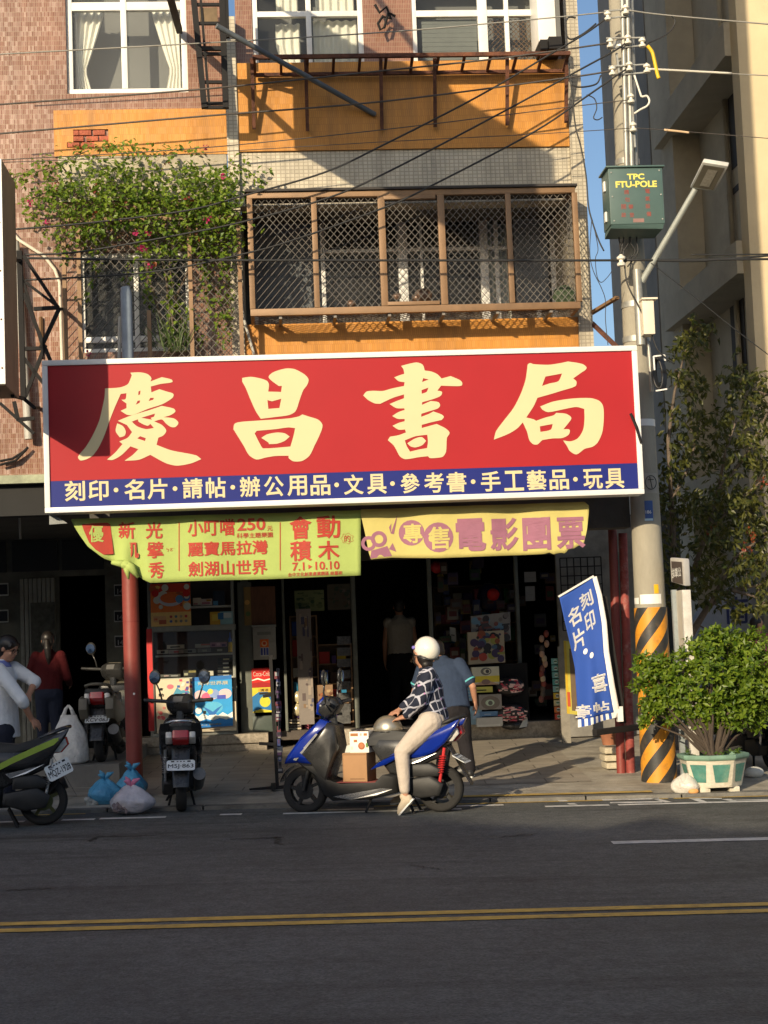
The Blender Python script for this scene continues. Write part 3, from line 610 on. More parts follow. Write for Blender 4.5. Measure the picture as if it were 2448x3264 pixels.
# ---------------------------------------------------------------- concrete block beyond the alley
M_OLV = mat('olive grey render', (.40, .36, .28), .9, var=.14, scale=1.6, bump=.15, dirt=.35, dirtcol=(.14, .12, .085))
M_CREAM = mat('cream render', (.58, .48, .31), .85, var=.08, scale=1.2, bump=.1, dirt=.2, dirtcol=(.3, .22, .13))
M_GREY = mat('dark grey render', (.20, .195, .18), .9, var=.15, scale=2, bump=.15)
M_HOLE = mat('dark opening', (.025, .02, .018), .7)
SW = S(2400, 700, 7.4)[0]
alley = thing('concrete_block', 'tall olive and cream concrete building with deep balconies beyond the alley on the right', 'building', (9, 9, .1), FF)
def sd(px, py, s0=SW): return side(px, py, s0)
tn, tf = sd(2372, 700)[0], sd(1908, 20)[0]
mb = MB(); mb.box(SW+.5, 14, tn, tf, 0, 24); mb.build('core_wall', M_OLV, alley)
c0, c1 = sd(2078, 500)[0], sd(2146, 500)[0]
MB().box(SW-.02, SW+.502, c0+.02, tf, 0, 24).build('rear_wall', M_GREY, alley)
# columns and slab edges standing proud of the side wall
MB().box(SW, SW+.502, c1, c0, 0, 24).build('column', M_OLV, alley)
MB().box(SW-.05, SW+.502, tn-.35, tn+.02, 0, 24).build('column', M_CREAM, alley)
for (pa, pb) in (((2104, 386), (2107, 479)), ((2141, 969), (2148, 1055)), ((2160, 1560), (2166, 1640))):
    z1 = sd(*pa)[1]; z0 = sd(*pb)[1]
    MB().box(SW-.15, SW+.502, tn+.02, sd(*pa)[0], z0, z1).build('balcony_beam', M_OLV, alley)
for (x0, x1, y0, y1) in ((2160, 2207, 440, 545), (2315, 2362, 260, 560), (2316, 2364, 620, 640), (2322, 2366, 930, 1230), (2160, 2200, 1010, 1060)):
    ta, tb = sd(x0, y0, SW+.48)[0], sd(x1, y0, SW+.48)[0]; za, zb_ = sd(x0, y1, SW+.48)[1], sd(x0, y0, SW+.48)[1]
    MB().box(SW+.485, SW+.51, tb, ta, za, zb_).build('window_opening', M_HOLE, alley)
for k, (y0_, y1_) in enumerate(((250, 470), (900, 1180))):
    t_ = sd(2240, 500)[0]; MB().tube([(SW+.44, t_, side(2240, y1_, SW+.44)[1]-3), (SW+.44, t_, side(2240, y0_, SW+.44)[1]+3)], .05, 8).build('drain_pipe', M_OLV, alley)
# street front with its own balcony
MB().box(SW+.505, 14, tn-.22, tn-.002, 0, 24).build('street_wall', M_CREAM, alley)
fx = SW+.30
for py in (165, 690, 1180):
    z = S(2440, py, tn)[1]
    MB().box(fx+.55, 14, tn-1.4, tn-.222, z-.05, z+.4).build('balcony_slab', M_CREAM, alley)
# far house that closes the alley
MB().box(2.4, 6.5, 30, 33, 0, 5.2).build('far_house', mat('far wall', (.25, .25, .24), .9, var=.2, scale=1), frame=FF, label='low grey house closing the far end of the alley', cat='building')
# unseen houses on the camera's side: outline shaped to throw the evening shadow, one kept low for skylight
M_OPP = mat('opposite render', (.58, .56, .53), .9, var=.12, scale=1)
opp = thing('street_house', 'grey gabled house on the camera side of the street', 'building', (-12, -10, 0))
def occ(x, y, z): k = (-8-y)/_ld.y; return (x + _ld.x*k, z + _ld.z*k)
OUT = [occ(-6.2, 16.2, 3.2), occ(-5.25, 16.2, 2.5), occ(-4.5, 16.2, 2.0), occ(-2.65, 16.2, 1.36), occ(-1.2, 16.2, .5), occ(.0, 14.3, 0.0), occ(.7, 13.3, 0), occ(1.6, 12.7, 0), occ(2.2, 13.4, 0), occ(2.5, 12.5, 0), occ(3.6, 11.9, 0), occ(4.2, 12.1, 0)]
MB().prism([(-22, 0), (-4.5, 0), (-4.5, OUT[-1][1])] + OUT[::-1] + [(-22, OUT[0][1])], -8, -13).build('wall', M_OPP, opp)
for x in np.arange(-18, -6.5, 2.3):
    for z in (1.0, 4.0): MB().box(x, x+1.3, -8.02, -7.97, z, z+1.4).build('window', M_HOLE, opp)
op2 = thing('street_house', 'taller flat roofed house beside the gabled one on the camera side of the street', 'building', (-30, -10, 0))
MB().box(-44, -22.01, -14, -8, -.3, 11.2).build('wall', M_OPP, op2)
op3 = thing('street_house', 'low flat roofed house on the camera side of the street', 'building', (6, -10, 0))
MB().box(-4.4, 26, -14, -8, -.3, 6.4).build('wall', M_OPP, op3)
# ================================================================== the red signboard over the arcade
M_SRED = mat('sign red', (0.36, 0.014, 0.019), 0.5, spec=.25, var=.05, scale=1.2, dirt=.10, dirtcol=(.25, .03, .03))
M_SBLU = mat('sign blue', (0.012, 0.020, 0.17), 0.5, spec=.25, var=.03, scale=2)
M_SCRM = mat('sign cream', (0.64, 0.53, 0.30), 0.55, var=.03, scale=2)
M_SWHT = mat('sign frame white', (0.74, 0.73, 0.70), 0.4, var=.03, scale=3, dirt=.15, dirtcol=(.4, .36, .3))
M_SEDGE = mat('sign letter edge', (0.30, 0.02, 0.015), .5)
ST = -1.10
sign = thing('signboard', 'long red and blue shop signboard with four big cream characters in a white frame', 'sign', (-.4, -.97, 2.86), FF)
sl, sr, sb_, st_ = -3.287, 2.46, 2.865, 4.325; sm = (S(143, 1526, ST)[1] + S(2036, 1484, ST)[1])/2
fw = .052
fr = MB()
fr.box(sl, sr, ST-.02, ST+.25, sb_, sb_+fw); fr.box(sl, sr, ST-.02, ST+.25, st_-fw, st_); fr.box(sl, sl+fw, ST-.018, ST+.248, sb_+fw, st_-fw); fr.box(sr-fw, sr, ST-.018, ST+.248, sb_+fw, st_-fw)
fr.build('frame', M_SWHT, sign, bevel=.006)
MB().box(sl+fw, sr-fw, ST, ST+.24, sm, st_-fw).build('red_panel', M_SRED, sign)
MB().box(sl+fw, sr-fw, ST, ST+.24, sb_+fw, sm-.001).build('blue_panel', M_SBLU, sign)
for x in (-3.0, -1.2, .6, 2.2):
    bk = MB(); bk.bar((x, ST+.24, st_-.1), (x, .05, st_+.05), .05); bk.bar((x, ST+.24, sb_+.1), (x, .05, sb_+.15), .05); bk.bar((x, ST+.24, st_-.1), (x, .05, sb_+.15), .04); bk.build('bracket', M_BLK, sign)
MB().add([S3(157, 1642, -.95), S3(157, 1672, -.95), S3(215, 1668, -.95), S3(178, 1644, -.95)] + [S3(157, 1642, -.90), S3(157, 1672, -.90), S3(215, 1668, -.90), S3(178, 1644, -.90)], [(0, 1, 2, 3), (7, 6, 5, 4), (0, 4, 5, 1), (1, 5, 6, 2), (2, 6, 7, 3), (3, 7, 4, 0)]).build('gusset_plate', mat('grey steel', (.2, .21, .21), .5, metal=.3), sign)
def smooth_poly(pts, n=4):
    """rounded outline through hand-placed points; a point with a third value stays a corner"""
    out = []; N = len(pts)
    for i in range(N):
        p0, p1, p2, p3 = pts[(i-1) % N], pts[i], pts[(i+1) % N], pts[(i+2) % N]
        a = np.array(p1[:2], float); b = np.array(p2[:2], float); k = .5*np.linalg.norm(b-a)
        def tang(pm, p, pn):
            if len(p) > 2: return None
            v = np.array(pn[:2], float)-np.array(pm[:2], float); return v/(np.linalg.norm(v)+1e-9)
        ta, tb = tang(p0, p1, p2), tang(p1, p2, p3); d = (b-a)/(np.linalg.norm(b-a)+1e-9)
        ta = d if ta is None else ta; tb = d if tb is None else tb
        for j in range(n):
            u = j/n; h00 = 2*u**3-3*u**2+1; h10 = u**3-2*u**2+u; h01 = -2*u**3+3*u**2; h11 = u**3-u**2
            out.append(tuple(h00*a + h10*k*2*ta*.8 + h01*b + h11*k*2*tb*.8))
    return out
def glyph_curve(outlines, P, depth=.004, bevel=0.0):
    """filled outlines (first ones solid, holes by winding) through a 2D curve; P maps a photo point to the sign"""
    cu = bpy.data.curves.new('g', 'CURVE'); cu.dimensions = '2D'; cu.fill_mode = 'FRONT'
    for o in outlines:
        sp = cu.splines.new('POLY'); pp = smooth_poly(o); sp.points.add(len(pp)-1)
        for q, (x, y) in zip(sp.points, pp): sx, sz = P(x, y); q.co = (sx, sz, 0, 1)
        sp.use_cyclic_u = True
    ob = bpy.data.objects.new('g', cu); COL.objects.link(ob); dg = bpy.context.evaluated_depsgraph_get(); dg.update()
    me = bpy.data.meshes.new_from_object(ob.evaluated_get(dg)); vs = [(v.co.x, v.co.y) for v in me.vertices]; fs = [tuple(p.vertices) for p in me.polygons]
    bpy.data.objects.remove(ob); bpy.data.curves.remove(cu); bpy.data.meshes.remove(me); return vs, fs
C = 'c'
def zoomed(x0, y0, k, pts): return [(x0+p[0]/k, y0+p[1]/k)+tuple(p[2:]) for p in pts]
G1 = [zoomed(230, 1170, 3.95, o) for o in [
  [(735,72,C),(860,68),(950,90),(998,140),(985,183,C),(1130,128,C),(1255,160),(1262,190),(1120,212),(990,245,C),(998,320,C),(1098,280,C),(1200,312),(1275,340),(1262,390),(1130,470),(960,525),(760,605),(690,600),(612,552,C),(685,518,C),(685,460,C),(620,412,C),(672,405),(685,330,C),(612,338,C),(540,500),(480,650),(410,850),(330,1020),(240,1130),(110,1178),(75,1130),(170,1010),(260,860),(340,680),(375,540),(408,380),(415,270,C),(600,258),(700,218),(735,150),(752,105,C)],
  [(575,678,C),(740,612),(950,550),(1130,490,C),(1278,524),(1300,560),(1240,605),(1150,632,C),(1280,648),(1338,700),(1300,755),(1240,752),(1180,710),(1130,660),(1032,685,C),(1130,730),(1185,800),(1150,860),(1085,890,C),(1062,980,C),(1250,1050),(1560,1112),(1625,1160,C),(1500,1212),(1320,1242),(1180,1210),(985,1105,C),(840,1168),(660,1180,C),(760,1110),(835,1035,C),(735,998,C),(620,1110),(510,1170),(440,1165,C),(540,1080),(635,970,C),(595,938,C),(700,890),(755,820,C),(690,730,C)],
  [(568,710,C),(640,745),(675,810),(660,865),(600,885,C),(548,805)],
  [(835,308,C),(862,296,C),(855,346,C),(832,355,C)], [(800,478,C),(825,425,C),(858,420,C),(850,450,C)], [(962,430,C),(985,388,C),(1030,388,C),(1022,412,C)],
  [(870,640,C),(1045,585,C),(1030,625),(990,640,C),(1005,664,C)], [(750,688,C),(828,658,C),(840,690),(950,740),(985,715,C),(1030,768,C),(930,782),(820,748)], [(820,900,C),(855,870,C),(928,895,C),(918,932,C)]]]
G2 = [zoomed(720, 1160, 5.027, o) for o in [
  [(262,225,C),(400,208),(560,235),(660,275),(690,330),(678,445,C),(885,450,C),(898,352,C),(850,355,C),(740,275),(685,205),(770,130),(960,75),(1100,85),(1260,170),(1325,250),(1300,340),(1240,420),(1180,580),(1115,760),(1010,820),(800,850),(560,880,C),(480,760),(385,550),(320,390),(262,285,C)],
  [(665,580,C),(740,600,C),(888,558,C),(858,708,C),(680,722,C)],
  [(120,1045,C),(140,960),(240,930),(480,912),(1000,875),(1170,842),(1225,810,C),(1330,845),(1480,895),(1548,980),(1510,1120),(1420,1310),(1340,1470),(1220,1555),(1080,1560),(1005,1510,C),(1005,1472,C),(800,1475),(640,1500),(490,1532),(370,1460),(290,1320)],
  [(460,1115,C),(495,1072,C),(800,1045),(1000,1018),(1110,1030,C),(1085,1150),(1035,1325,C),(600,1355),(560,1310)],
  [(568,1185,C),(660,1130),(820,1100),(940,1112),(1022,1165,C),(940,1235),(820,1278),(690,1285,C),(685,1262,C)]]]
G3 = [zoomed(1140, 1140, 4.608, o) for o in [
  [(638,122,C),(760,90),(870,72),(955,105),(985,190,C),(1080,205),(1170,245),(1232,308,C),(1365,272,C),(1500,330),(1535,370),(1525,412),(1400,418),(1225,412,C),(1170,485,C),(1238,505),(1220,560),(1120,605),(948,655,C),(942,695,C),(1075,638,C),(1185,655),(1210,700),(1180,745),(1060,785),(935,825,C),(932,870,C),(1040,830),(1112,792,C),(1230,835),(1265,870),(1235,915,C),(1080,950),(940,988,C),(940,1035,C),(1160,975,C),(1290,1040),(1350,1105),(1310,1180),(1298,1380),(1250,1455),(1160,1472),(1060,1475),(1035,1448,C),(900,1462),(700,1492),(620,1450),(565,1350),(525,1285),(442,1212,C),(475,1162,C),(600,1140),(710,1100,C),(695,1055,C),(600,1058),(512,1002,C),(600,960),(690,935,C),(690,900,C),(590,900),(508,858,C),(590,805),(690,768,C),(685,745,C),(570,742),(470,682,C),(580,635),(680,598,C),(682,540,C),(520,590),(330,678,C),(250,672),(150,620),(82,555,C),(130,500),(230,488),(370,490),(500,455),(680,418,C),(690,362,C),(600,345),(538,290,C),(610,262),(685,238,C),(672,170)],
  [(962,302,C),(1045,322,C),(945,360,C)], [(938,478,C),(1040,440,C),(1012,505),(940,532,C)], [(692,1215,C),(850,1155),(1022,1132,C),(1032,1230),(1020,1330,C),(900,1350),(770,1382,C),(720,1300)],
  [(728,1258,C),(840,1190),(940,1168),(1005,1222,C),(950,1285),(850,1318),(780,1305)]]]
G4 = [zoomed(1560, 1130, 4.254, o) for o in [
  [(512,190),(520,135),(552,115,C),(600,132),(800,140),(960,118),(1065,95,C),(1260,130),(1318,185),(1240,250),(1135,325,C),(1180,370),(1165,430),(1000,485),(820,540),(650,588,C),(600,700),(498,855,C),(600,880),(632,900,C),(760,855),(870,825),(905,792,C),(1040,805),(1110,860),(1070,930),(1000,1015,C),(1085,1020),(1075,1085),(990,1132),(860,1138),(715,1160,C),(650,1220),(590,1215),(540,1160),(510,1050),(452,920,C),(380,1000),(260,1075),(60,1155,C),(90,1040),(200,890),(330,720),(430,520),(490,340)],
  [(712,428,C),(758,300,C),(985,258,C),(935,362),(820,392)], [(683,975,C),(858,942,C),(830,1020),(690,1050,C)],
  [(688,705,C),(860,640),(1100,600),(1370,592),(1490,630),(1540,700),(1550,850),(1530,1050),(1470,1190),(1400,1250),(1290,1280),(1180,1355),(1090,1310),(1050,1240),(998,1165,C),(1100,1178),(1200,1135),(1270,1020),(1288,880),(1285,738,C),(1180,712),(1040,735),(800,782),(720,750)]]]
for g in (G1, G2, G3, G4):
    vs, fs = glyph_curve(g, lambda x, y: S(x, y, ST))
    ed = MB(); ed.add([(x, ST-.004, z) for x, z in vs], fs); ed.mi = 1      # cut vinyl with its dark edge
    for o in g:
        pp = [S(x, y, ST) for x, y in smooth_poly(o)]
        for i in range(len(pp)):
            a, b = np.array(pp[i]), np.array(pp[(i+1) % len(pp)]); d = b-a; l = np.linalg.norm(d)
            if l < 1e-6: continue
            nrm = np.array([-d[1], d[0]])/l*.0045
            ed.add([(a[0]+nrm[0], ST-.002, a[1]+nrm[1]), (b[0]+nrm[0], ST-.002, b[1]+nrm[1]), (b[0]-nrm[0], ST-.002, b[1]-nrm[1]), (a[0]-nrm[0], ST-.002, a[1]-nrm[1])], [(0, 1, 2, 3)])
    ed.build('character', [M_SCRM, M_SEDGE], sign)
MB().tube([S3(2010, 1318, ST-.03), S3(2028, 1360, ST-.04), S3(2044, 1412, ST-.03)], .014, 6).build('cable_stub', M_BLK, sign)
# the white line of small characters
chars = '刻印·名片·請帖·辦公用品·文具·參考書·手工藝品·玩具'
xs = [239, 314, 370, 428, 502, 558, 614, 688, 742, 797, 873, 947, 1021, 1073, 1127, 1201, 1251, 1307, 1383, 1455, 1508, 1564, 1638, 1710, 1782, 1834, 1890, 1959]
mb = MB()
for ch, px in zip(chars, xs):
    py = 1565 + (1525-1565)*(px-240)/(1956-240)
    s, z = S(px, py, ST)
    if ch == '·': mb.lathe([(.001, ST-.004), (.0225, ST-.004), (.0225, ST-.001)], (s, 0, z), 14, 'y')
    else: put_text(mb, ch, (s, ST, z), (1, 0, 0), (0, 0, 1), (0, -1, 0), h=.195, w=.190, bold=.020, flat=.05)
mb.build('lettering', M_SCRM, sign)

# ================================================================== cloth banners under the signboard
def cloth(name, col, rough=.75): return mat(name, col, rough, var=.06, scale=3, bump=.12, bscale=25, spec=.3)
M_GRN = cloth('lime banner cloth', (.37, .46, .13)); M_BRED = mat('banner red ink', (.40, .04, .022), .7, var=.1); M_YLW = cloth('yellow banner cloth', (.54, .47, .16)); M_PUR = mat('banner purple ink', (.30, .12, .18), .7, var=.12)
BT = -.80
def wave(s, z): return .016*math.sin(5.1*s+.6*z) + .010*math.sin(11.3*s+2.1*z+1) + .012*math.sin(3.3*z+1.7*s)
def piece(x, tab):
    for (xa, ya), (xb, yb) in zip(tab, tab[1:]):
        if x <= xb: return ya+(yb-ya)*(x-xa)/(xb-xa)
    return tab[-1][1]
def banner(name, label, mtl, x0, x1, top, bot, nu=70, nv=12, fold=None):
    root = thing(name, label, 'banner', (S((x0+x1)/2, 1750, BT)[0], BT, 2.4), FF)
    mb = MB()
    def fn(u, v):
        px = x0+(x1-x0)*u; py = piece(px, top)+(piece(px, bot)-piece(px, top))*v; s, z = S(px, py, BT)
        t = BT + wave(s, z)
        if fold: t += fold(px, py)
        return (s, t, z)
    mb.sheet(fn, nu, nv, .003); mb.build('cloth', mtl, root, smooth=True); return root
def ink(root, mtl, items, name='lettering', bold=.014):
    mb = MB()
    for ch, px, py, w, *r in items:
        s, z = S(px, py, BT); k = (S(px+w, py, BT)[0]-s); n0 = len(mb.v)
        h = (r[0]*k/w if r else None)
        put_text(mb, ch, (s, 0, z), (1, 0, -.0), (0, 0, 1), (0, -1, 0), w=k, h=h, bold=bold, flat=.04)
        mb.v[n0:] = [(x, y + BT + wave(x, zz) - .004, zz) for x, y, zz in mb.v[n0:]]
    return mb.build(name, mtl, root)
gb = banner('cloth_banner', 'lime green cloth banner with red characters, its corner tied to the red column', M_GRN, 228, 1150,
            [(228, 1655), (700, 1640), (1150, 1626)], [(228, 1660), (245, 1692), (280, 1742), (330, 1780), (375, 1795), (398, 1790), (415, 1806), (445, 1842), (480, 1858), (620, 1852), (860, 1846), (1150, 1834)],
            fold=lambda x, y: .05*math.sin((x-330)*.07)*max(0, 1-abs(x-400)/90)*max(0, (y-1700)/90))
st = MB(); q = [(262, 1672), (300, 1668), (343, 1666), (352, 1672), (362, 1766), (330, 1768), (305, 1752), (285, 1730), (268, 1690)]
st.add([(S(x, y, BT)[0], BT+wave(*S(x, y, BT))-.005, S(x, y, BT)[1]) for x, y in q], [tuple(range(len(q)))]); st.build('red_stamp', M_BRED, gb)
ink(gb, M_GRN, [('優', 308, 1702, 46, 54)], 'stamp_lettering', .02)
R_ = [('新', 404, 1691, 54, 56), ('光', 491, 1691, 54, 54), ('凱', 416, 1754, 52, 54), ('擘', 495, 1753, 52, 54), ('秀', 498, 1818, 52, 54), ('小叮噹', 673, 1682, 150, 54), ('250', 801, 1671, 90, 40),
      ('麗寶馬拉灣', 726, 1748, 255, 47), ('劍湖山世界', 726, 1811, 252, 49), ('會', 958, 1682, 70, 74), ('動', 1047, 1680, 76, 74), ('積', 959, 1756, 70, 66), ('木', 1047, 1754, 70, 60), ('7.1‣10.10', 1007, 1804, 150, 27)]
ink(gb, M_BRED, R_, bold=.022)
ink(gb, M_BRED, [('元', 860, 1684, 17), ('科學主題樂園', 812, 1706, 115, 17), ('ㄅㄛˋ', 543, 1752, 26), ('台中文化創意產業園區 給藝術', 1005, 1829, 172, 13), ('的', 1107, 1716, 20)], 'small_lettering', .01)
ln = MB()
for px, ya, yb in ((571, 1664, 1820), (893, 1664, 1818)):
    for j in range(8):
        p = [S(px-1.5, ya+(yb-ya)*j/8, BT), S(px+1.5, ya+(yb-ya)*j/8, BT), S(px+1.5, ya+(yb-ya)*(j+1)/8, BT), S(px-1.5, ya+(yb-ya)*(j+1)/8, BT)]
        ln.quad(*[(a, BT+wave(a, b)-.004, b) for a, b in p])
for k in range(14):
    a0, a1 = 2*math.pi*k/14, 2*math.pi*(k+1)/14; r0 = 22 if k % 2 else 17; r1 = 17 if k % 2 else 22; P0 = (1107+r0*math.cos(a0), 1716+.85*r0*math.sin(a0)); P1 = (1107+r1*math.cos(a1), 1716+.85*r1*math.sin(a1))
    p = [S(*P0, BT), S(*P1, BT), S(P1[0]*.94+1107*.06, P1[1]*.94+1716*.06, BT), S(P0[0]*.94+1107*.06, P0[1]*.94+1716*.06, BT)]; ln.quad(*[(a, BT+wave(a, b)-.004, b) for a, b in p])
ln.build('ruled_line', M_BRED, gb)
kn = MB(); c = S3(402, 1800, BT-.02)
kn.ball(c, (.06, .05, .045)); kn.tube([c, (c[0]+.05, c[1]-.01, c[2]-.03), (c[0]+.11, c[1], c[2]-.13)], [.05, .045, .012]); kn.tube([c, (c[0]+.01, c[1]-.01, c[2]-.06), (c[0]+.02, c[1], c[2]-.14)], [.04, .03, .008]); kn.tube([(c[0]-.14, c[1]+.01, c[2]+.03), c], [.02, .045]); kn.build('knot', M_GRN, gb, smooth=True)
MB().tube([c, (-2.62, .2, c[2]+.02), (-2.45, .15, c[2]-.04)], .012).build('tie_cord', M_BLK, gb)
yb_ = banner('cloth_banner', 'torn yellow cloth banner with purple characters hung under the right half of the signboard', M_YLW, 1150, 1876,
             [(1150, 1624), (1500, 1612), (1862, 1600), (1876, 1612)], [(1150, 1640), (1164, 1700), (1180, 1783), (1250, 1777), (1400, 1779), (1735, 1766), (1752, 1761), (1762, 1768), (1775, 1764), (1790, 1762), (1801, 1766), (1808, 1752), (1830, 1748), (1845, 1738), (1858, 1742), (1868, 1700), (1873, 1672), (1876, 1630)], nu=110)
dk = MB()
def dot(mb, px, py, r, seg=20, inner=None):
    s, z = S(px, py, BT); rr = r/5000*15.3
    ring = [(s+rr*math.cos(a), z+rr*math.sin(a)) for a in np.linspace(0, 2*math.pi, seg, endpoint=False)]
    if inner is None:
        mb.add([(s, BT+wave(s, z)-.003, z)]+[(a, BT+wave(a, b)-.003, b) for a, b in ring], [(0, i+1, (i+1) % seg+1) for i in range(seg)])
    else:
        k = inner/r; r2 = [(s+(a-s)*k, z+(b-z)*k) for a, b in ring]
        mb.add([(a, BT+wave(a, b)-.003, b) for a, b in ring+r2], [(i, (i+1) % seg, (i+1) % seg+seg, i+seg) for i in range(seg)])
dot(dk, 1312, 1698, 41); dot(dk, 1397, 1713, 48); dot(dk, 1208, 1718, 26, inner=14); dot(dk, 1175, 1732, 24, inner=13)
for poly in ([(1180, 1780), (1184, 1755), (1235, 1740), (1250, 1772)], [(1240, 1750), (1252, 1730), (1264, 1758)], [(1246, 1700), (1268, 1638), (1256, 1702)], [(1240, 1680), (1248, 1668), (1246, 1700)]):
    dk.add([(S(x, y, BT)[0], BT+wave(*S(x, y, BT))-.004, S(x, y, BT)[1]) for x, y in poly], [tuple(range(len(poly)))])
dk.build('purple_print', M_PUR, yb_)
ink(yb_, M_YLW, [('專', 1316, 1700, 60, 62), ('售', 1399, 1715, 68, 72)], 'disc_lettering', .022)
ink(yb_, M_PUR, [('電', 1500, 1705, 95, 104), ('影', 1607, 1703, 92, 104), ('團', 1710, 1702, 88, 104), ('票', 1817, 1699, 92, 100)], bold=.030)

# ================================================================== street banner on its stand
def pin(px, py, t): return S3(px, py, t)
flag = thing('banner_stand', 'tilted blue vertical street banner with white characters on a dark steel stand', 'banner', S3(1960, 2340, -.25), FF)
M_FBLU = cloth('blue banner cloth', (.025, .075, .34)); M_FWHT = cloth('white banner cloth', (.78, .76, .72))
FTT = -.30
Lp = [(1783, 1905), (1800, 1975), (1822, 2060), (1838, 2130), (1843, 2200), (1847, 2265), (1846, 2320)]; Rp = [(1888, 1840), (1903, 1900), (1916, 1985), (1922, 2080), (1938, 2180), (1952, 2250), (1962, 2288)]
def fl(u, v):
    k = v*6; i = min(5, int(k)); f = k-i; a = np.array(Lp[i])*(1-f)+np.array(Lp[i+1])*f; b = np.array(Rp[i])*(1-f)+np.array(Rp[i+1])*f; return a*(1-u)+b*u
def fw_(u, v): return FTT + .05*math.sin(3.2*u+4*v)*(.3+v) + .03*math.sin(9*u+2*v)*v + .10*(1-u)*v*math.sin(2.2*v)
def fpt(u, v, off=0): p = fl(u, v); s, z = S(p[0], p[1], FTT); return (s, fw_(u, v)+off, z)
MB().sheet(lambda u, v: fpt(u, v*.925), 24, 40, .003).build('cloth', M_FBLU, flag, smooth=True)
fg = MB(); fb = MB()
for k in range(13):
    (fg if k % 2 == 0 else fb).sheet(lambda u, v, k=k: fpt((k+u)/13, .925+.075*v), 2, 4, .003)
fg.build('white_fringe', M_FWHT, flag); fb.build('dark_fringe', M_FBLU, flag)
MB().sheet(lambda u, v: (lambda p, q: (p[0]+.045*u*(1+.4*v), p[1]-.002, p[2]+.01*u))(fpt(1, v), 0), 3, 30, .004).build('sleeve', M_FWHT, flag, smooth=True)
tx = MB()
def fchar(ch, u, v, du, dv, b=.02):
    vs, fs = text_mesh(ch, 1, b, .04); vs = fit(vs, 1, 1); n0 = len(tx.v); o = []
    for x, y, z in vs: p = fpt(u+x*du, v-y*dv, -.005-abs(z)*.004); o.append(p)
    tx.add(o, fs)
for ch, u, v, du, dv in [('刻', .70, .135, .36, .12), ('名', .29, .185, .36, .115), ('印', .68, .275, .30, .115), ('片', .27, .33, .38, .12), ('喜', .70, .655, .50, .115), ('帖', .66, .835, .50, .095), ('章', .14, .855, .40, .13)]: fchar(ch, u, v, du, dv)
for u, v in ((.40, .43), (.58, .475)):
    ring = [fpt(u+.07*math.cos(a), v+.018*math.sin(a), -.005) for a in np.linspace(0, 2*math.pi, 14, endpoint=False)]; tx.add(ring, [tuple(range(14))])
tx.build('lettering', M_FWHT, flag)
MB().bar(S3(1780, 1902, FTT), S3(1892, 1836, FTT), .018).build('top_rod', M_WFR, flag)
sp = MB(); sp.bar(S3(1922, 1900, -.2), S3(1985, 2305, -.2), .07, .04); sp.tube([S3(1892, 1838, -.28), S3(1972, 2300, -.28)], .012); sp.build('stand_pole', M_BLK, flag)
MB().bar(S3(1895, 2335, -.45), S3(2082, 2312, .1), .06).build('stand_foot', M_BLK, flag, bevel=.004)
MB().box(S(1966, 2270, -.27)[0], S(1984, 2270, -.27)[0], -.30, -.24, S(1970, 2300, -.27)[1], S(1970, 2252, -.27)[1]).build('clip', M_WFR, flag)

# ================================================================== the neighbour's projecting sign box and steelwork
bxs = S(22, 1228, -2.4)[0]; tb = side(66, 1272, bxs)[0]; zbot = S(22, 1228, -2.4)[1]; ztop = side(40, 560, bxs)[1]
psg = thing('projecting_sign', 'tall white box sign with rusty side standing out over the street, left edge', 'sign', (bxs-.13, -2.0, zbot), FF)
MB().box(bxs-.26, bxs-.012, -2.4, tb, zbot, ztop).build('box', mat('rusty sign side', (.27, .20, .125), .7, var=.35, scale=2, dirt=.6, dirtcol=(.10, .055, .03), stretch=(1, 1, .4)), psg, bevel=.008)
MB().box(bxs-.265, bxs-.01, -2.415, -2.401, zbot+.01, ztop-.01).build('face', M_SWHT, psg)
rv = MB()
for k in range(5): z = zbot+.15+(ztop-zbot-.3)*k/4; rv.lathe([(.001, -2.421), (.008, -2.419), (.009, -2.414)], (bxs-.035, 0, z), 8, 'y')
rv.build('rivet', M_RUST, psg)
tru = thing('steel_truss', 'black steel truss holding the white box sign off the tiled wall', 'truss', S3(100, 1330, -.9), FF)
tm = MB(); D = -1.0
def mem(a, b, w=.035, ta=D, tb_=D): tm.bar(S3(*a, ta), S3(*b, tb_), w)
mem((62, 800), (75, 1275), .05); mem((75, 815), (188, 985)); mem((75, 935), (145, 1115)); mem((188, 985), (130, 1110)); mem((75, 895), (185, 978), .025); mem((75, 1112), (135, 1110)); mem((108, 985), (190, 980)); mem((75, 1140), (145, 1230)); mem((145, 1100), (80, 1265)); mem((145, 1112), (160, 1148)); mem((75, 1270), (110, 1300)); mem((0, 1285), (108, 1382), .03); mem((45, 1280), (58, 1340)); mem((55, 1338), (110, 1333)); mem((70, 880), (135, 1105), .025)
mem((62, 830), (30, 830), .03, D, -1.9); mem((75, 1270), (40, 1262), .03, D, -1.9); mem((188, 985), (200, 985), .03, D, -.02); mem((110, 1300), (125, 1300), .03, D, -.02)
tm.build('members', M_BLK, tru)
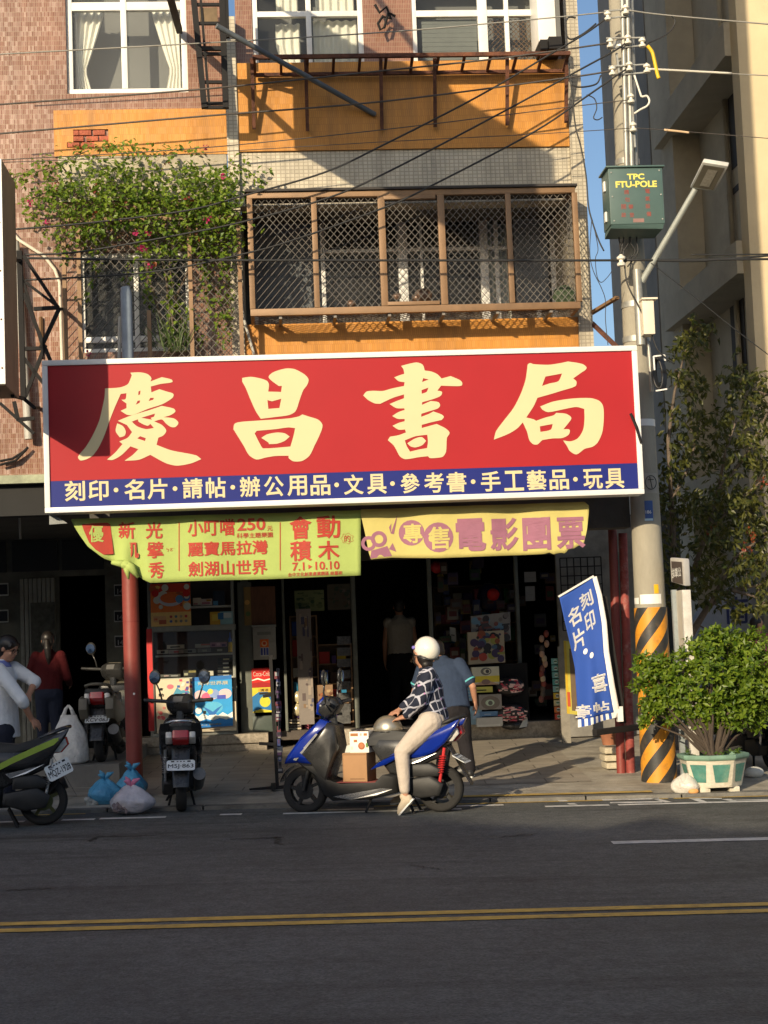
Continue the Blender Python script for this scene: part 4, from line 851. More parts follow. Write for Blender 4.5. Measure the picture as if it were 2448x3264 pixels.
# pipes on the left wall
def pipe(name, label, pts, r, m, seg=10): return MB().tube(pts, r, seg).build(name, m, frame=FF, smooth=50, label=label, cat='pipe')
M_PVC = mat('grey white pipe', (.42, .41, .37), .5, var=.15, scale=4, dirt=.4)
pipe('drain_pipe', 'pale plastic drain pipe running down the tiled wall behind the steel truss', [S3(48, 770, -.12), S3(60, 900, -.12), S3(92, 1400, -.12)], .042, M_PVC)
pipe('drain_pipe', 'thin white pipe that bends along the tiled wall beside the vine', [S3(30, 730, -.06), S3(60, 765, -.06), S3(140, 815, -.06), S3(175, 860, -.06), S3(190, 900, -.06), S3(198, 1150, -.06)], .018, mat('white pipe', (.62, .56, .46), .5))
pipe('steel_pipe', 'stub of grey blue steel pipe standing up behind the red signboard', [S3(408, 1150, -.75), S3(402, 935, -.75), S3(399, 915, -.75)], [.058, .058, .045], mat('grey blue paint', (.20, .24, .29), .5, var=.2, scale=6, dirt=.3))
pipe('steel_pipe', 'thin grey pipe beside the grey blue pipe stub', [S3(380, 1150, -.6), S3(382, 1010, -.6)], .018, M_PVC)
pipe('electric_conduit', 'pale cable conduit curving down beside the vine and the mesh cage', [S3(755, 800, -.05), S3(760, 900, -.05), S3(775, 1010, -.05), S3(810, 1130, -.05)], .016, M_PVC)
pipe('hanging_tube', 'thin white tube hanging from the dark arcade ceiling at the left', [S3(60, 1590, 1.0), S3(65, 1718, 1.0)], .012, M_PVC)
for k, (pts, lb) in enumerate([([(0, 1470), (40, 1462), (75, 1440), (90, 1425)], 'black cable looping across the tiled wall under the steel truss'), ([(0, 1482), (50, 1468), (85, 1432)], 'second black cable below the steel truss')]):
    pipe('cable', lb, [S3(*p, -.08) for p in pts], .014, M_BLK, 6)
for lb, px, r in [('brown steel angle post beside the white pipe at the left of the vine', 176, .03)]:
    pipe('angle_post', lb, [S3(130, 1010, -.03), S3(132, 1140, -.03)], .02, M_BRN, 4)
# mesh over the neighbour's lower window
cg = thing('window_cage', 'old diamond mesh cage half hidden by the vine over the left window', 'window cage', S3(400, 1150, -.35), FF)
gs0, gs1 = S(205, 1000, -.35)[0], S(770, 1000, -.35)[0]; gz0 = 4.35; gz1 = S(400, 700, -.35)[1]
g = MB(); mesh_grid(g, lambda x, z: (gs0+x, -.35, gz0+z), gs1-gs0, gz1-gz0, .086, .0042, ang=48); g.build('grille', M_MESH, cg)
g = MB()
for px in (208, 255, 475, 610, 768): x = S(px, 1000, -.35)[0]; g.box(x-.02, x+.02, -.37, -.33, gz0, gz1 if px != 475 else S(475, 990, -.35)[1])
for z in (gz0, gz1): g.box(gs0, gs1, -.372, -.328, z-.02, z+.02)
g.build('frame', M_BRN, cg)

# ================================================================== steelwork on the third floor
can = thing('rusty_canopy', 'rusty skeleton of a canopy fixed along the orange parapet', 'canopy frame', (.4, -.4, 6.9), FF)
tm = MB(); TT = -.42
def cm(a, b, w=.03, ta=TT, tb_=TT): tm.bar(S3(*a, ta), S3(*b, tb_), w)
zt = S(1200, 178, TT)[1]; zl = S(1200, 232, -.12)[1]
xl, xr = S(805, 186, TT)[0], S(1818, 172, TT)[0]
tm.bar((xl, TT, zt), (xr, TT, zt), .04); tm.bar((xl+.02, -.10, zl), (xr+.02, -.10, zl), .035)
for k in range(13):
    x = xl+.02+(xr-xl-.04)*k/12; tm.bar((x, TT, zt-.005), (x, -.10, zl+.003), .028)
for px, yb2 in ((806, 412), (978, 418), (1390, 405), (1622, 400), (1812, 392), (1218, 412)):
    x = S(px, 300, -.30)[0]; tm.bar((x, -.30, S(px, 185, -.3)[1]), (x, -.10, S(px, yb2, -.1)[1]), .035)
tm.build('frame', M_RUST, can)
ladr = thing('old_sign_frame', 'black ladder shaped steel frame of a removed sign on the left of the orange parapet', 'steel frame', S3(680, 345, -.5), FF)
tm = MB(); TT = -.5
P_ = lambda x, y: S3(x, y, TT)
tm.bar(P_(612, -60), P_(652, 345), .06); tm.bar(P_(706, -60), P_(720, 345), .06); tm.bar(P_(640, 0), P_(668, 345), .025); tm.bar(P_(718, -60), P_(724, 120), .05)
for y in (15, 75, 155, 172, 262, 330, 343): tm.bar(P_(616+y*.11, y), P_(708+y*.04, y), .03 if y != 155 else .04)
for y in (0, 60): pass
tm.build('members', M_BLK, ladr)
MB().add([P_(634, 25), P_(692, 23), P_(694, 70), P_(638, 72)], [(0, 1, 2, 3)]).build('panel', mat('dusty panel', (.16, .11, .06), .8, var=.4), ladr)
pipe('strut_pipe', 'grey blue strut pipe slanting across the orange parapet', [S3(690, 82, -.85), S3(1195, 365, -.05)], .028, mat('strut paint', (.10, .115, .13), .5, var=.2, scale=8))
# an unseen long signboard over the street, placed and sized to throw the dark block on the parapet
bb = thing('cantilever_signboard', 'long signboard carried out over the street above the left house', 'sign', (-2.05, -4.5, 7.4), FF)
TA, TB = -2.15, -7.0; fa = S(966, 30, 0); 
bsx = S(966, 250, 0)[0] + .57*TA; zt = S(1560, 345, 0)[1]
def zback(s, z): t = (bsx - s)/.57; return z - .36*t, t
ztop_ = zback(*S(1560, 345, 0))[0]; zbot_ = zback(*S(1100, 545, 0))[0]
MB().box(bsx-.10, bsx, -(S(1760, 400, 0)[0]-bsx)/.57, TA, zbot_, ztop_).build('box', M_SWHT, bb)
tm = MB(); tm.bar((bsx-.05, TA, zbot_+.1), (bsx-.05, .0, zbot_+.5), .06); tm.bar((bsx-.05, TA, ztop_-.1), (bsx-.05, .0, ztop_-.1), .06); tm.bar((bsx-.05, -5, ztop_), (bsx-.05, 0, ztop_+2.2), .05); tm.build('bracket', M_BLK, bb)
# air conditioner and fittings
ac = thing('air_conditioner', 'white window air conditioner at the top right of the orange and white house', 'air conditioner', S3(1735, 150, -.2), FF)
a0, a1 = S(1716, 100, -.25)[0], S(1788, 100, -.25)[0]; 
MB().box(a0, a1-.05, -.25, .2, S(1740, 132, -.25)[1], 8.8).build('case', M_WFR, ac, bevel=.01)
MB().box(a1-.049, a1, -.24, .2, S(1740, 128, -.25)[1], 8.8).build('side_grille', mat('grey grille', (.12, .12, .11), .6), ac)
tm = MB(); tm.box(S(1722, 150, -.3)[0], S(1745, 150, -.3)[0], -.32, 0, S(1730, 160, -.3)[1], S(1730, 128, -.3)[1]); tm.box(S(1748, 150, -.3)[0], S(1790, 150, -.3)[0], -.35, 0, S(1760, 160, -.3)[1], S(1760, 122, -.3)[1]); tm.build('support', M_BLK, ac)
MB().tube([S3(p[0], p[1], -.02) for p in [(1195, 15), (1210, 40), (1232, 22), (1246, 60), (1220, 52), (1205, 75), (1212, 95), (1225, 88), (1238, 40), (1260, 52)]], .016, 6).build('wall_hook', M_BLK, frame=FF, label='black twisted iron bracket on the red tiles between the two top windows', cat='bracket')
# ================================================================== under the arcade
M_COLR = mat('red column paint', (.225, .042, .032), .5, var=.14, scale=5, bump=.15, bscale=30, dirt=.35, dirtcol=(.12, .02, .018))
M_PINK = mat('flaking red paint', (.27, .05, .04), .7, var=.3, scale=10, dirt=.9, dirtcol=(.45, .30, .26))
def FZ(s, t): p = FF @ Vector((s, t, 0)); return walk_z(p.x, p.y)
cx_ = S(428, 2400, .28)[0]
col = thing('red_column', 'round red arcade column at the left end of the bookshop front', 'column', (cx_, .28, FZ(cx_, .28)), FF)
MB().lathe([(.084, FZ(cx_, .28)-.03), (.084, 2.2), (.083, 2.201), (.083, 2.79)], (cx_, .28, 0), 28).build('shaft', M_COLR, col, smooth=40)
MB().lathe([(.0852, 1.83), (.0852, 1.845)], (cx_, .28, 0), 28, cap=False).build('joint_band', mat('column joint', (.2, .03, .025), .6), col)
MB().lathe([(.001, 0), (.012, .002), (.001, .006)], (cx_+.02, .193, 1.10), 8, 'y').build('rivet', M_WFR, col)
rp = MB(); a = S(466, 2005, 3.6); b = S(492, 2330, 3.6); rp.box(a[0], b[0], 3.6, 3.64, b[1], a[1]); rp.build('red_board', mat('bright red board', (.55, .03, .03), .6, var=.08), frame=FF, label='narrow bright red board standing between the red column and the glass case', cat='board')
for k, (xa, xb, lb, m_) in enumerate([((1950, 1640), (1980, 2458), 'dark red post, left one of the pair beside the striped utility pole', M_COLR), ((1985, 1700), (2010, 2460), 'flaking red and green post, right one of the pair beside the striped utility pole', M_PINK)]):
    p0 = S3(*xb, .45); p1 = S3(*xa, .45)
    MB().tube([(p0[0], .45, FZ(p0[0], .45)-.02), p1], [.048, .046], 14).build('red_post', m_, frame=FF, smooth=50, label=lb, cat='post', group='posts beside the utility pole')
pipe('steel_pipe', 'greenish thin pipe behind the pair of red posts', [S3(1968, 1760, .7), S3(1995, 2300, .7)], .03, mat('grey green pipe', (.16, .19, .14), .6, var=.3, dirt=.4))
gr = MB(); ga = S(1795, 2010, 4.2); gb_ = S(1915, 1775, 4.2)
for x in np.linspace(ga[0], gb_[0], 7): gr.bar((x, 4.2, ga[1]), (x, 4.2, gb_[1]), .014)
for z in np.linspace(ga[1], gb_[1], 9): gr.bar((ga[0], 4.19, z), (gb_[0], 4.19, z), .014)
gr.build('window_grille', M_BLK, frame=FF, label='dark square mesh grille behind the blue street banner', cat='grille')
MB().box(S(1795, 2010, 4.3)[0]-.05, 3.6, 4.32, 4.4, .2, 3.05).build('end_wall', mat('grey end wall', (.20, .19, .17), .9, var=.3), frame=FF, label='shaded grey end wall of the arcade behind the dark grille', cat='wall')

# glass display case
def box_at(px0, py0, px1, py1, t, d=.1):
    a, b = S(px0, py1, t), S(px1, py0, t); return (a[0], b[0], t, t+d, a[1], b[1])
M_CASE = mat('grey case metal', (.30, .31, .28), .5, metal=.2, var=.15, dirt=.3)
M_SHELF = mat('pale shelf', (.55, .55, .50), .5, var=.08)
M_PAPER = mat('cream paper', (.72, .62, .45), .7, var=.06)
CT = 4.52
case = thing('display_case', 'tall glass display case of toys and stationery left of the shop door', 'display case', ((S(478, 2340, CT)[0]+S(752, 2340, CT)[0])/2, CT+.2, .41), FF)
c0 = S(484, 2300, CT)[0]; c1 = S(752, 2300, CT)[0]; zt = S(600, 1840, CT)[1]
fr = MB()
for x in (c0, c1): 
    for t in (CT, CT+.36): fr.box(x-.018, x+.018, t, t+.03, .41, zt)
zc = S(600, 2003, CT)[1]; fr.box(c0-.03, c1+.03, CT-.03, CT+.40, zc-.035, zc+.035)
fr.box(c0-.019, c1+.019, CT, CT+.39, .411, .45); fr.build('frame', M_CASE, case, bevel=.003)
for py, xa, xb in ((1935, 600, 742), (2088, 495, 745), (2162, 495, 745)):
    z = S(620, py, CT)[1]; sh = MB(); sh.box(max(c0+.02, S(xa, py, CT)[0]), min(c1-.02, S(xb, py, CT)[0]), CT+.035, CT+.36, z-.012, z+.012); sh.build('shelf', M_SHELF, case)
MB().box(c0, c1, CT+.38, CT+.39, .45, zt).build('back_panel', mat('brown case back', (.06, .045, .04), .6, var=.25), case)
g = MB(); g.quad((c0, CT+.003, .45), (c1, CT+.003, .45), (c1, CT+.003, zc-.04), (c0, CT+.003, zc-.04)); g.build('pane', glass_mat('case glass', (.95, .97, .96), .03, .02), case)
def poster(label, px0, py0, px1, py1, t, base, art, d=.006, tilt=0, cat='poster', name='poster', group=None):
    """flat printed sheet; art paints patches in sheet coordinates (0..1)"""
    a, b = S(px0, py1, t), S(px1, py0, t); root = thing(name, label, cat, ((a[0]+b[0])/2, t, a[1]), FF, group)
    sh = tilt
    def P(u, v, o=0): return (a[0]+(b[0]-a[0])*u, t-o, a[1]+(b[1]-a[1])*v + sh*(u-.5))
    mb = MB(); mb.add([P(0,0), P(1,0), P(1,1), P(0,1)] + [P(0,0,-d), P(1,0,-d), P(1,1,-d), P(0,1,-d)], [(0,1,2,3), (7,6,5,4), (0,4,5,1), (1,5,6,2), (2,6,7,3), (3,7,4,0)]); mb.build('sheet', base, root)
    W_, H_ = (b[0]-a[0]), (b[1]-a[1])
    pr = MB(); mats = []; lay = [0]
    def use(c):
        m_ = ink_mat(c)
        if m_ not in mats: mats.append(m_)
        pr.mi = mats.index(m_); lay[0] += .00025; return .001+lay[0]
    class A:
        def rect(s_, u0, v0, u1, v1, c): o = use(c); pr.quad(P(u0,v0,o), P(u1,v0,o), P(u1,v1,o), P(u0,v1,o))
        def poly(s_, pts, c): o = use(c); pr.add([P(u, v, o) for u, v in pts], [tuple(range(len(pts)))])
        def disc(s_, u, v, r, c, k=1.0, n=18): o = use(c); pr.add([P(u+r*math.cos(x), v+k*r*W_/H_*math.sin(x), o) for x in np.linspace(0, 2*math.pi, n, endpoint=False)], [tuple(range(n))])
        def text(s_, body, u, v, w, h, c, bold=.01):
            o = use(c); vs, fs = text_mesh(body, 1, bold, .02); vs = fit(vs, w*W_, h*H_); pr.add([(P(u, v)[0]+x, t-o-.0008, P(u, v)[2]+y) for x, y, z in vs], fs)
    art(A())
    if pr.f: pr.build('print', mats, root)
    return root
def ink_mat(c): return mat('ink %02x%02x%02x' % tuple(int(x*255) for x in c), lin(c), .55, var=.08, scale=12)
ORG, RED, BLU, WHT, YEL, BLK, GRN, PNK, CYA, PUR, GRY, BRW, LBL = (.95,.55,.2), (.85,.15,.12), (.15,.35,.75), (.95,.93,.86), (.95,.80,.15), (.06,.06,.06), (.25,.6,.3), (.92,.45,.55), (.1,.6,.8), (.35,.2,.5), (.45,.45,.45), (.35,.2,.1), (.5,.75,.9)
def art_tops(A):
    A.rect(0,.32,1,1,(.93,.50,.22)); A.rect(0,.80,1,1,(.85,.25,.15)); A.rect(0,.0,1,.33,(.95,.80,.50))
    rg = random.Random(1)
    for k in range(26): A.disc(rg.random()*.9+.05, .45+rg.random()*.5, rg.uniform(.04,.11), rg.choice([(.9,.2,.15),(.3,.5,.75),(.95,.75,.4),(.75,.35,.2),(.85,.85,.8)]))
    A.disc(.5,.62,.30,(.80,.80,.84),.55); A.disc(.5,.66,.26,(.90,.45,.2),.5); A.disc(.72,.63,.10,(.35,.60,.80)); A.disc(.12,.78,.09,RED); A.disc(.9,.76,.09,RED)
    A.rect(.06,.10,.38,.24,(.9,.7,.5)); A.rect(.2,.05,.38,.15,(.75,.4,.3)); A.text('08', .12, .17, .08, .05, RED)
    for r in range(2):
        for c in range(4): A.disc(.5+.125*c, .22-.11*r, .035, [(.8,.35,.3),(.4,.5,.55),(.75,.65,.5),(.85,.3,.3),(.35,.45,.7),(.6,.55,.4),(.5,.5,.5),(.6,.6,.55)][r*4+c])
poster('orange toy poster of spinning tops in the upper left of the glass case', 482, 1858, 606, 1998, CT-.03, M_PAPER, art_tops)
def art_aqua(A):
    A.rect(0,0,1,1,(.18,.62,.88)); A.rect(0,0,1,.13,(.12,.50,.82)); A.rect(0,.92,1,1,(.15,.45,.75))
    A.poly([(0,.13)]+[(i/8, .13+(.09 if i%2 else .15)) for i in range(9)]+[(1,.13)],(.93,.95,.93)); A.poly([(0,.05)]+[(i/6, .10+(.03 if i%2 else .07)) for i in range(7)]+[(1,.05)],(.15,.55,.86)); A.rect(0,0,1,.055,(.13,.50,.82))
    for x in (.2,.5,.82): A.disc(x,.64,.17,(.92,.78,.80),.75)
    A.disc(.36,.60,.14,(.90,.40,.55),.8); A.disc(.55,.65,.13,(.55,.65,.85),.9); A.rect(.62,.54,.84,.62,(.3,.35,.75)); A.disc(.45,.70,.07,(.95,.85,.4))
    A.disc(.5,.38,.26,(.35,.72,.88),.6); A.poly([(.25,.42),(.42,.24),(.55,.24),(.75,.42),(.6,.36),(.5,.30),(.38,.36)],(.12,.42,.72)); A.disc(.14,.34,.08,(.95,.95,.92)); A.rect(.26,.27,.33,.33,BLK)
    A.text('海洋世界展', .52, .86, .78, .085, WHT, .03); A.text('07.21-09.30', .55, .055, .30, .03, YEL); A.text('免費入場', .25, .05, .2, .025, WHT)
poster('bright blue sea life poster leaning on the front of the glass case', 617, 2153, 738, 2320, CT-.10, M_PAPER, art_aqua, tilt=.012)
def art_move(A):
    A.text('會', .14, .82, .13, .055, BLK, .03); A.text('動', .14, .71, .14, .06, BLK, .03)
    rg = random.Random(5); A.disc(.38,.86,.09,(.92,.45,.5),.7); A.poly([(.42,.68),(.55,.84),(.66,.78),(.82,.80),(.9,.72),(.7,.73),(.55,.68)],(.3,.6,.72))
    for k in range(26): A.rect(*(lambda x,y,w: (x,y,x+w,y+w*.6))(rg.uniform(.55,.93), rg.uniform(.35,.97), .07), rg.choice([(.35,.3,.6),(.85,.35,.45),(.2,.4,.7),(.95,.9,.85)]))
    for k in range(14): A.disc(rg.uniform(.05,.5), rg.uniform(.1,.5), rg.uniform(.02,.05), rg.choice([(.9,.4,.4),(.95,.6,.55),(.6,.7,.75)]))
poster('cream poster with black characters behind the black scooter, left of the blue poster', 500, 2162, 618, 2338, CT-.06, M_PAPER, art_move)
def art_cream(A): A.rect(.35,.05,.6,.08,(.5,.4,.3)); A.rect(.1,.5,.9,.505,(.4,.35,.3)); A.rect(.1,.64,.9,.645,(.4,.35,.3))
poster('cream printed sheet under the blue poster at the foot of the glass case', 622, 2235, 752, 2334, CT-.05, M_PAPER, art_cream)
def goods(label, px0, py0, px1, py1, t, color, d=.09, name='boxed_goods', cat='box', group=None, accents=()):
    x0, x1, t0, t1, z0, z1 = box_at(px0, py0, px1, py1, t, d); root = thing(name, label, cat, ((x0+x1)/2, t, z0), FF, group)
    MB().box(x0, x1, t0, t1, z0, z1).build('carton', ink_mat(color), root, bevel=.003)
    if accents:
        pr = MB(); ms = []
        for u0, v0, u1, v1, c in accents:
            m_ = ink_mat(c)
            if m_ not in ms: ms.append(m_)
            pr.mi = ms.index(m_); o = .0012+.0003*len(pr.f); pr.quad((x0+(x1-x0)*u0, t0-o, z0+(z1-z0)*v0), (x0+(x1-x0)*u1, t0-o, z0+(z1-z0)*v0), (x0+(x1-x0)*u1, t0-o, z0+(z1-z0)*v1), (x0+(x1-x0)*u0, t0-o, z0+(z1-z0)*v1))
        pr.build('print', ms, root)
    return root
GC = 'goods in the glass case'; tg = CT+.08
goods('white carton with a stepped corner on the top shelf of the glass case', 615, 1905, 640, 1930, tg, (.85,.80,.72), accents=[(.1,.1,.6,.3,(.8,.5,.5))], group=GC)
goods('flat pink and white carton on the top shelf of the glass case', 640, 1908, 676, 1930, tg, (.88,.80,.75), accents=[(.1,.2,.8,.5,(.8,.5,.55)), (.5,.6,.9,.9,(.75,.55,.2))], group=GC)
goods('dark blue carton at the right of the top shelf of the glass case', 680, 1882, 716, 1930, tg, (.12,.18,.25), accents=[(.0,.0,.4,.3,(.4,.65,.8))], group=GC)
goods('blue and yellow toy box on the middle ledge of the glass case', 670, 1948, 741, 1992, CT-.02, (.55,.72,.75), accents=[(0,0,.45,1,(.8,.62,.2)),(.1,.3,.35,.8,(.85,.75,.3)),(.35,.4,.6,.9,(.2,.45,.65)),(.6,.5,.95,.9,(.8,.85,.85))], group=GC)
row = [(500, 2071, 536, 2085, (.80,.78,.70), 'white carton at the left end of the lit shelf'), (538, 2070, 583, 2084, (.75,.68,.64), 'white and red carton second from the left on the lit shelf'), (585, 2068, 624, 2082, (.55,.56,.52), 'grey white carton in the middle of the lit shelf'), (630, 2066, 672, 2080, (.50,.50,.48), 'grey carton right of the middle of the lit shelf'), (676, 2064, 722, 2079, (.30,.28,.22), 'dark brown carton under the pink box on the lit shelf')]
for k, (a, b, c, d, cc, lb) in enumerate(row): goods(lb, a, b, c, d, tg, cc, accents=[(.35,.2,.7,.7,(.15,.15,.15) if k in (0,2) else (.8,.35,.35) if k == 1 else (.7,.68,.6))], group=GC)
goods('long white carton with black writing lying on other cartons of the lit shelf', 532, 2054, 587, 2069, tg, (.88,.85,.76), accents=[(.2,.3,.75,.6,(.1,.1,.1))], group=GC)
goods('pale green and red carton lying on the grey carton of the lit shelf', 622, 2052, 669, 2065, tg, (.75,.74,.68), accents=[(.4,.6,1,1,(.8,.4,.3))], group=GC)
goods('pink and purple patterned box on the dark brown carton of the lit shelf', 670, 2046, 722, 2063, tg, (.72,.52,.60), accents=[(.1,.2,.3,.6,(.45,.2,.4)),(.4,.3,.6,.8,(.85,.7,.75)),(.7,.1,.95,.6,(.3,.2,.4))], group=GC)
bt = thing('glue_bottle', 'yellow glue bottle with a blue cap on the lit shelf of the glass case', 'bottle', S3(734, 2078, tg+.03), FF); p = S3(734, 2078, tg+.03); h = S(734, 2046, tg)[1]-p[2]
MB().lathe([(.03, 0), (.03, h*.8), (.022, h)], p, 14).build('body', ink_mat(YEL), bt, smooth=40); MB().lathe([(.022, h), (.022, h*1.25), (.008, h*1.5), (.006, h*1.95)], p, 12).build('cap', ink_mat(BLU), bt, smooth=40)
for k in range(5): goods('black boxed set %s in the stack at the right of the lower shelf' % ('at the bottom of', 'second from the bottom of', 'third from the bottom of', 'fourth from the bottom of', 'on top of')[k] if False else ('black box with a cream label, ' + ('lowest', 'second', 'third', 'fourth', 'topmost')[k] + ' of the stack in the glass case'), 694, 2147-13*k, 743-(k % 2)*3, 2159-13*k, tg-.02, (.10,.11,.11), accents=[(.35,.25,.75,.7,(.75,.70,.5) if k == 4 else (.8,.8,.75))], group=GC)
goods('black open tin box with a yellow card on the lower shelf of the glass case', 585, 2132, 632, 2158, tg, (.12,.12,.11), accents=[(.35,.55,.85,.85,(.65,.6,.35)),(.05,.2,.3,.5,(.7,.7,.6))], group=GC)
goods('small white carton with a black spot near the stack in the glass case', 654, 2138, 680, 2154, tg, (.85,.83,.78), accents=[(.3,.3,.6,.8,BLK)], group=GC)
goods('low grey carton at the left of the lower shelf of the glass case', 500, 2148, 575, 2160, tg, (.30,.30,.28), accents=[(.3,.3,.5,.7,(.7,.6,.6)),(.6,.2,.9,.6,(.6,.6,.6))], group=GC)

# meter box, painted board, drink poster
MT = 4.70
mbx = thing('meter_box', 'grey steel meter box with an orange and blue sticker above the red drink poster', 'meter box', S3(840, 2105, MT), FF)
x0, x1, t0, t1, z0, z1 = box_at(808, 1998, 878, 2104, MT, .18); MB().box(x0, x1, t0, t1, z0, z1).build('case', mat('grey meter box', (.33, .32, .28), .5, var=.12, dirt=.4), mbx, bevel=.008)
MB().box(x0-.01, x1+.01, t0-.03, t1, z1+.002, z1+.03).build('hood', M_CASE, mbx)
MB().box(x0+.06, x1-.06, t0-.004, t0-.001, z1-.10, z1-.06).build('label_plate', mat('dull plate', (.2, .2, .18), .5), mbx)
def art_st(A): A.rect(0,.52,1,1,(.92,.42,.12)); A.disc(.5,.74,.32,(.90,.75,.55)); A.disc(.5,.76,.2,(.85,.3,.1)); A.rect(.05,.06,.3,.48,(.25,.3,.6)); A.rect(.4,.06,.6,.48,(.25,.3,.6)); A.rect(.7,.06,.95,.48,(.3,.35,.65))
poster('small orange and blue sticker on the grey meter box', 830, 2037, 856, 2092, MT-.006, M_SHELF, art_st, d=.003, cat='sticker', name='sticker')
def art_red(A):
    A.rect(0,.56,1,1,(.80,.08,.07)); A.text('Coca-Cola', .5, .87, .86, .11, WHT, .012); A.poly([(0,.74),(.3,.78),(.6,.73),(1,.77),(1,.74),(.6,.70),(.3,.745),(0,.715)],WHT); A.poly([(0,.66),(.5,.69),(1,.64),(1,.56),(0,.56)],(.65,.05,.05))
    A.rect(0,0,1,.56,(.12,.45,.68)); A.poly([(0,.36),(.5,.52),(1,.40),(1,.56),(0,.56)],(.82,.78,.2)); A.rect(.3,.46,.95,.54,(.8,.65,.2)); A.rect(.35,.40,.95,.45,BLK); A.disc(.62,.24,.27,(.80,.80,.2)); A.poly([(0,.02),(.4,.08),(1,.03),(1,0),(0,0)],(.85,.8,.2)); A.text('清涼', .6, .50, .4, .06, BLK)
poster('red and yellow soft drink poster under the grey meter box', 806, 2128, 866, 2272, MT, M_PAPER, art_red)
def art_wood(A): A.rect(.0,0,.22,1,(.55,.45,.25)); A.disc(.1,.6,.08,(.8,.6,.3)); A.disc(.12,.3,.08,(.35,.45,.25))
poster('dark brown wooden board above the grey meter box', 780, 1868, 876, 1994, MT+.02, mat('brown board', (.14, .06, .03), .7, var=.3, stretch=(6, 6, 1)), art_wood, cat='board', name='wooden_board')
x0, x1, t0, t1, z0, z1 = box_at(772, 1855, 800, 2400, MT+.03, .1); MB().box(x0, x1, t0, t1, .41, z1).build('shopfront_pillar', M_SHOPW, frame=FF, label='flaking grey green pillar between the glass case and the drink poster', cat='pillar', bevel=.006)
x0, x1, t0, t1, z0, z1 = box_at(808, 2280, 880, 2390, MT, .1); MB().box(x0, x1, t0, t1, .41, z1).build('metal_cabinet', mat('dark green cabinet', (.06, .08, .07), .5, var=.2), frame=FF, label='dark green metal cabinet under the drink poster', cat='cabinet', bevel=.01)
# freestanding rail with a strip of hanging cards
rl = thing('display_rail', 'black upright rail on a wheeled foot in front of the shop', 'display rail', S3(872, 2515, .2), FF)
tm = MB(); tm.bar(S3(862, 2095, .2), S3(884, 2505, .2), .035); tm.bar(S3(862, 2095, .2), S3(870, 2090, .2), .03); tm.bar(S3(838, 2220, .2), S3(870, 2215, .2), .03); tm.bar(S3(826, 2370, .2), S3(880, 2372, .2), .05, .03); tm.build('post', M_BLK, rl)
tm = MB(); tm.bar(S3(795, 2518, .15), S3(905, 2508, .15), .05, .03); tm.bar(S3(870, 2512, -.1), S3(872, 2500, .5), .05, .03); tm.build('foot', M_BLK, rl)
for px in (805, 898): p = S3(px, 2524, .15); MB().lathe([(.001, -.012), (.03, -.012), (.03, .012), (.001, .012)], p, 12, 'x').build('castor', M_BLK, rl)
rg = random.Random(8); yk = 2130.0
for k in range(22):
    h_ = rg.uniform(9, 24); dx = .052*(yk-2140)+rg.uniform(-4, 4); w_ = rg.uniform(9, 20)
    cc = rg.choice([(.55,.55,.58), (.22,.28,.48), (.25,.16,.26), (.42,.18,.22), (.12,.12,.17), (.32,.30,.30), (.10,.10,.12)])
    r = thing('hanging_card', 'small printed card in the strip hanging beside the black rail', 'card', S3(882+dx, yk+h_, .35), FF, 'cards hanging beside the black rail')
    a = S(884+dx*.6-w_/2, yk+h_, .35); b = S(884+dx*.6+w_/2, yk, .35); tt = .35+rg.uniform(-.02, .02)
    MB().box(a[0], b[0], tt, tt+.006, a[1], b[1]).build('sheet', ink_mat(cc), r)
    MB().box(a[0]+.008, b[0]-.008, tt-.004, tt-.001, a[1]+.4*(b[1]-a[1]), b[1]-.006).build('print', ink_mat(rg.choice([(.1,.1,.15), (.6,.6,.6), (.3,.2,.35)])), r)
    yk += h_*rg.uniform(.75, 1.1)
# shelf unit and goods just inside the left leaf of the door
def rack(label, px0, px1, py0, py1, t, d, rows, seed, col, name='shop_shelf', group=None, lit=1.0):
    a, b = S(px0, py1, t), S(px1, py0, t); root = thing(name, label, 'shelf', ((a[0]+b[0])/2, t+d/2, a[1]), FF)
    fr = MB()
    for x in (a[0], b[0]-.02): fr.box(x, x+.02, t, t+d, a[1], b[1])
    for k in range(rows+1): z = a[1]+(b[1]-a[1]-.02)*k/rows; fr.box(a[0]+.021, b[0]-.021, t, t+d, z, z+.018)
    fr.box(a[0]+.021, b[0]-.021, t+d-.01, t+d, a[1]+.02, b[1]); fr.build('frame', col, root)
    rg = random.Random(seed); wd = ['red', 'blue', 'green', 'yellow', 'white', 'brown', 'purple', 'pink', 'grey', 'cyan']; cl = [RED, BLU, GRN, YEL, WHT, BRW, PUR, PNK, GRY, CYA]
    for k in range(rows):
        z = a[1]+(b[1]-a[1]-.02)*k/rows+.019; x = a[0]+.03; hh = (b[1]-a[1])/rows-.04
        while x < b[0]-.10:
            w = rg.uniform(.06, .16); h = hh*rg.uniform(.45, .95); c = rg.randrange(10)
            if x+w > b[0]-.025: break
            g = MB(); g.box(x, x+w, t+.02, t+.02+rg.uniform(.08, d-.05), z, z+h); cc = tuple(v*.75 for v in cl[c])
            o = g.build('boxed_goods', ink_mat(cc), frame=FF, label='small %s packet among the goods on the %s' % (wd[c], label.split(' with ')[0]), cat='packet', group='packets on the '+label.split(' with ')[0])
            x += w+rg.uniform(.005, .03)
    return root
rack('dark shelf inside the left door leaf with packets', 935, 1010, 1960, 2360, 5.25, .3, 6, 11, M_BRN)
rack('dark shelf beside the doorway with packets', 1020, 1120, 2050, 2370, 5.35, .3, 5, 12, M_BRN)
rack('dim shelf at the back of the shop with packets', 1395, 1640, 1860, 2240, 8.5, .35, 6, 13, M_BRN)
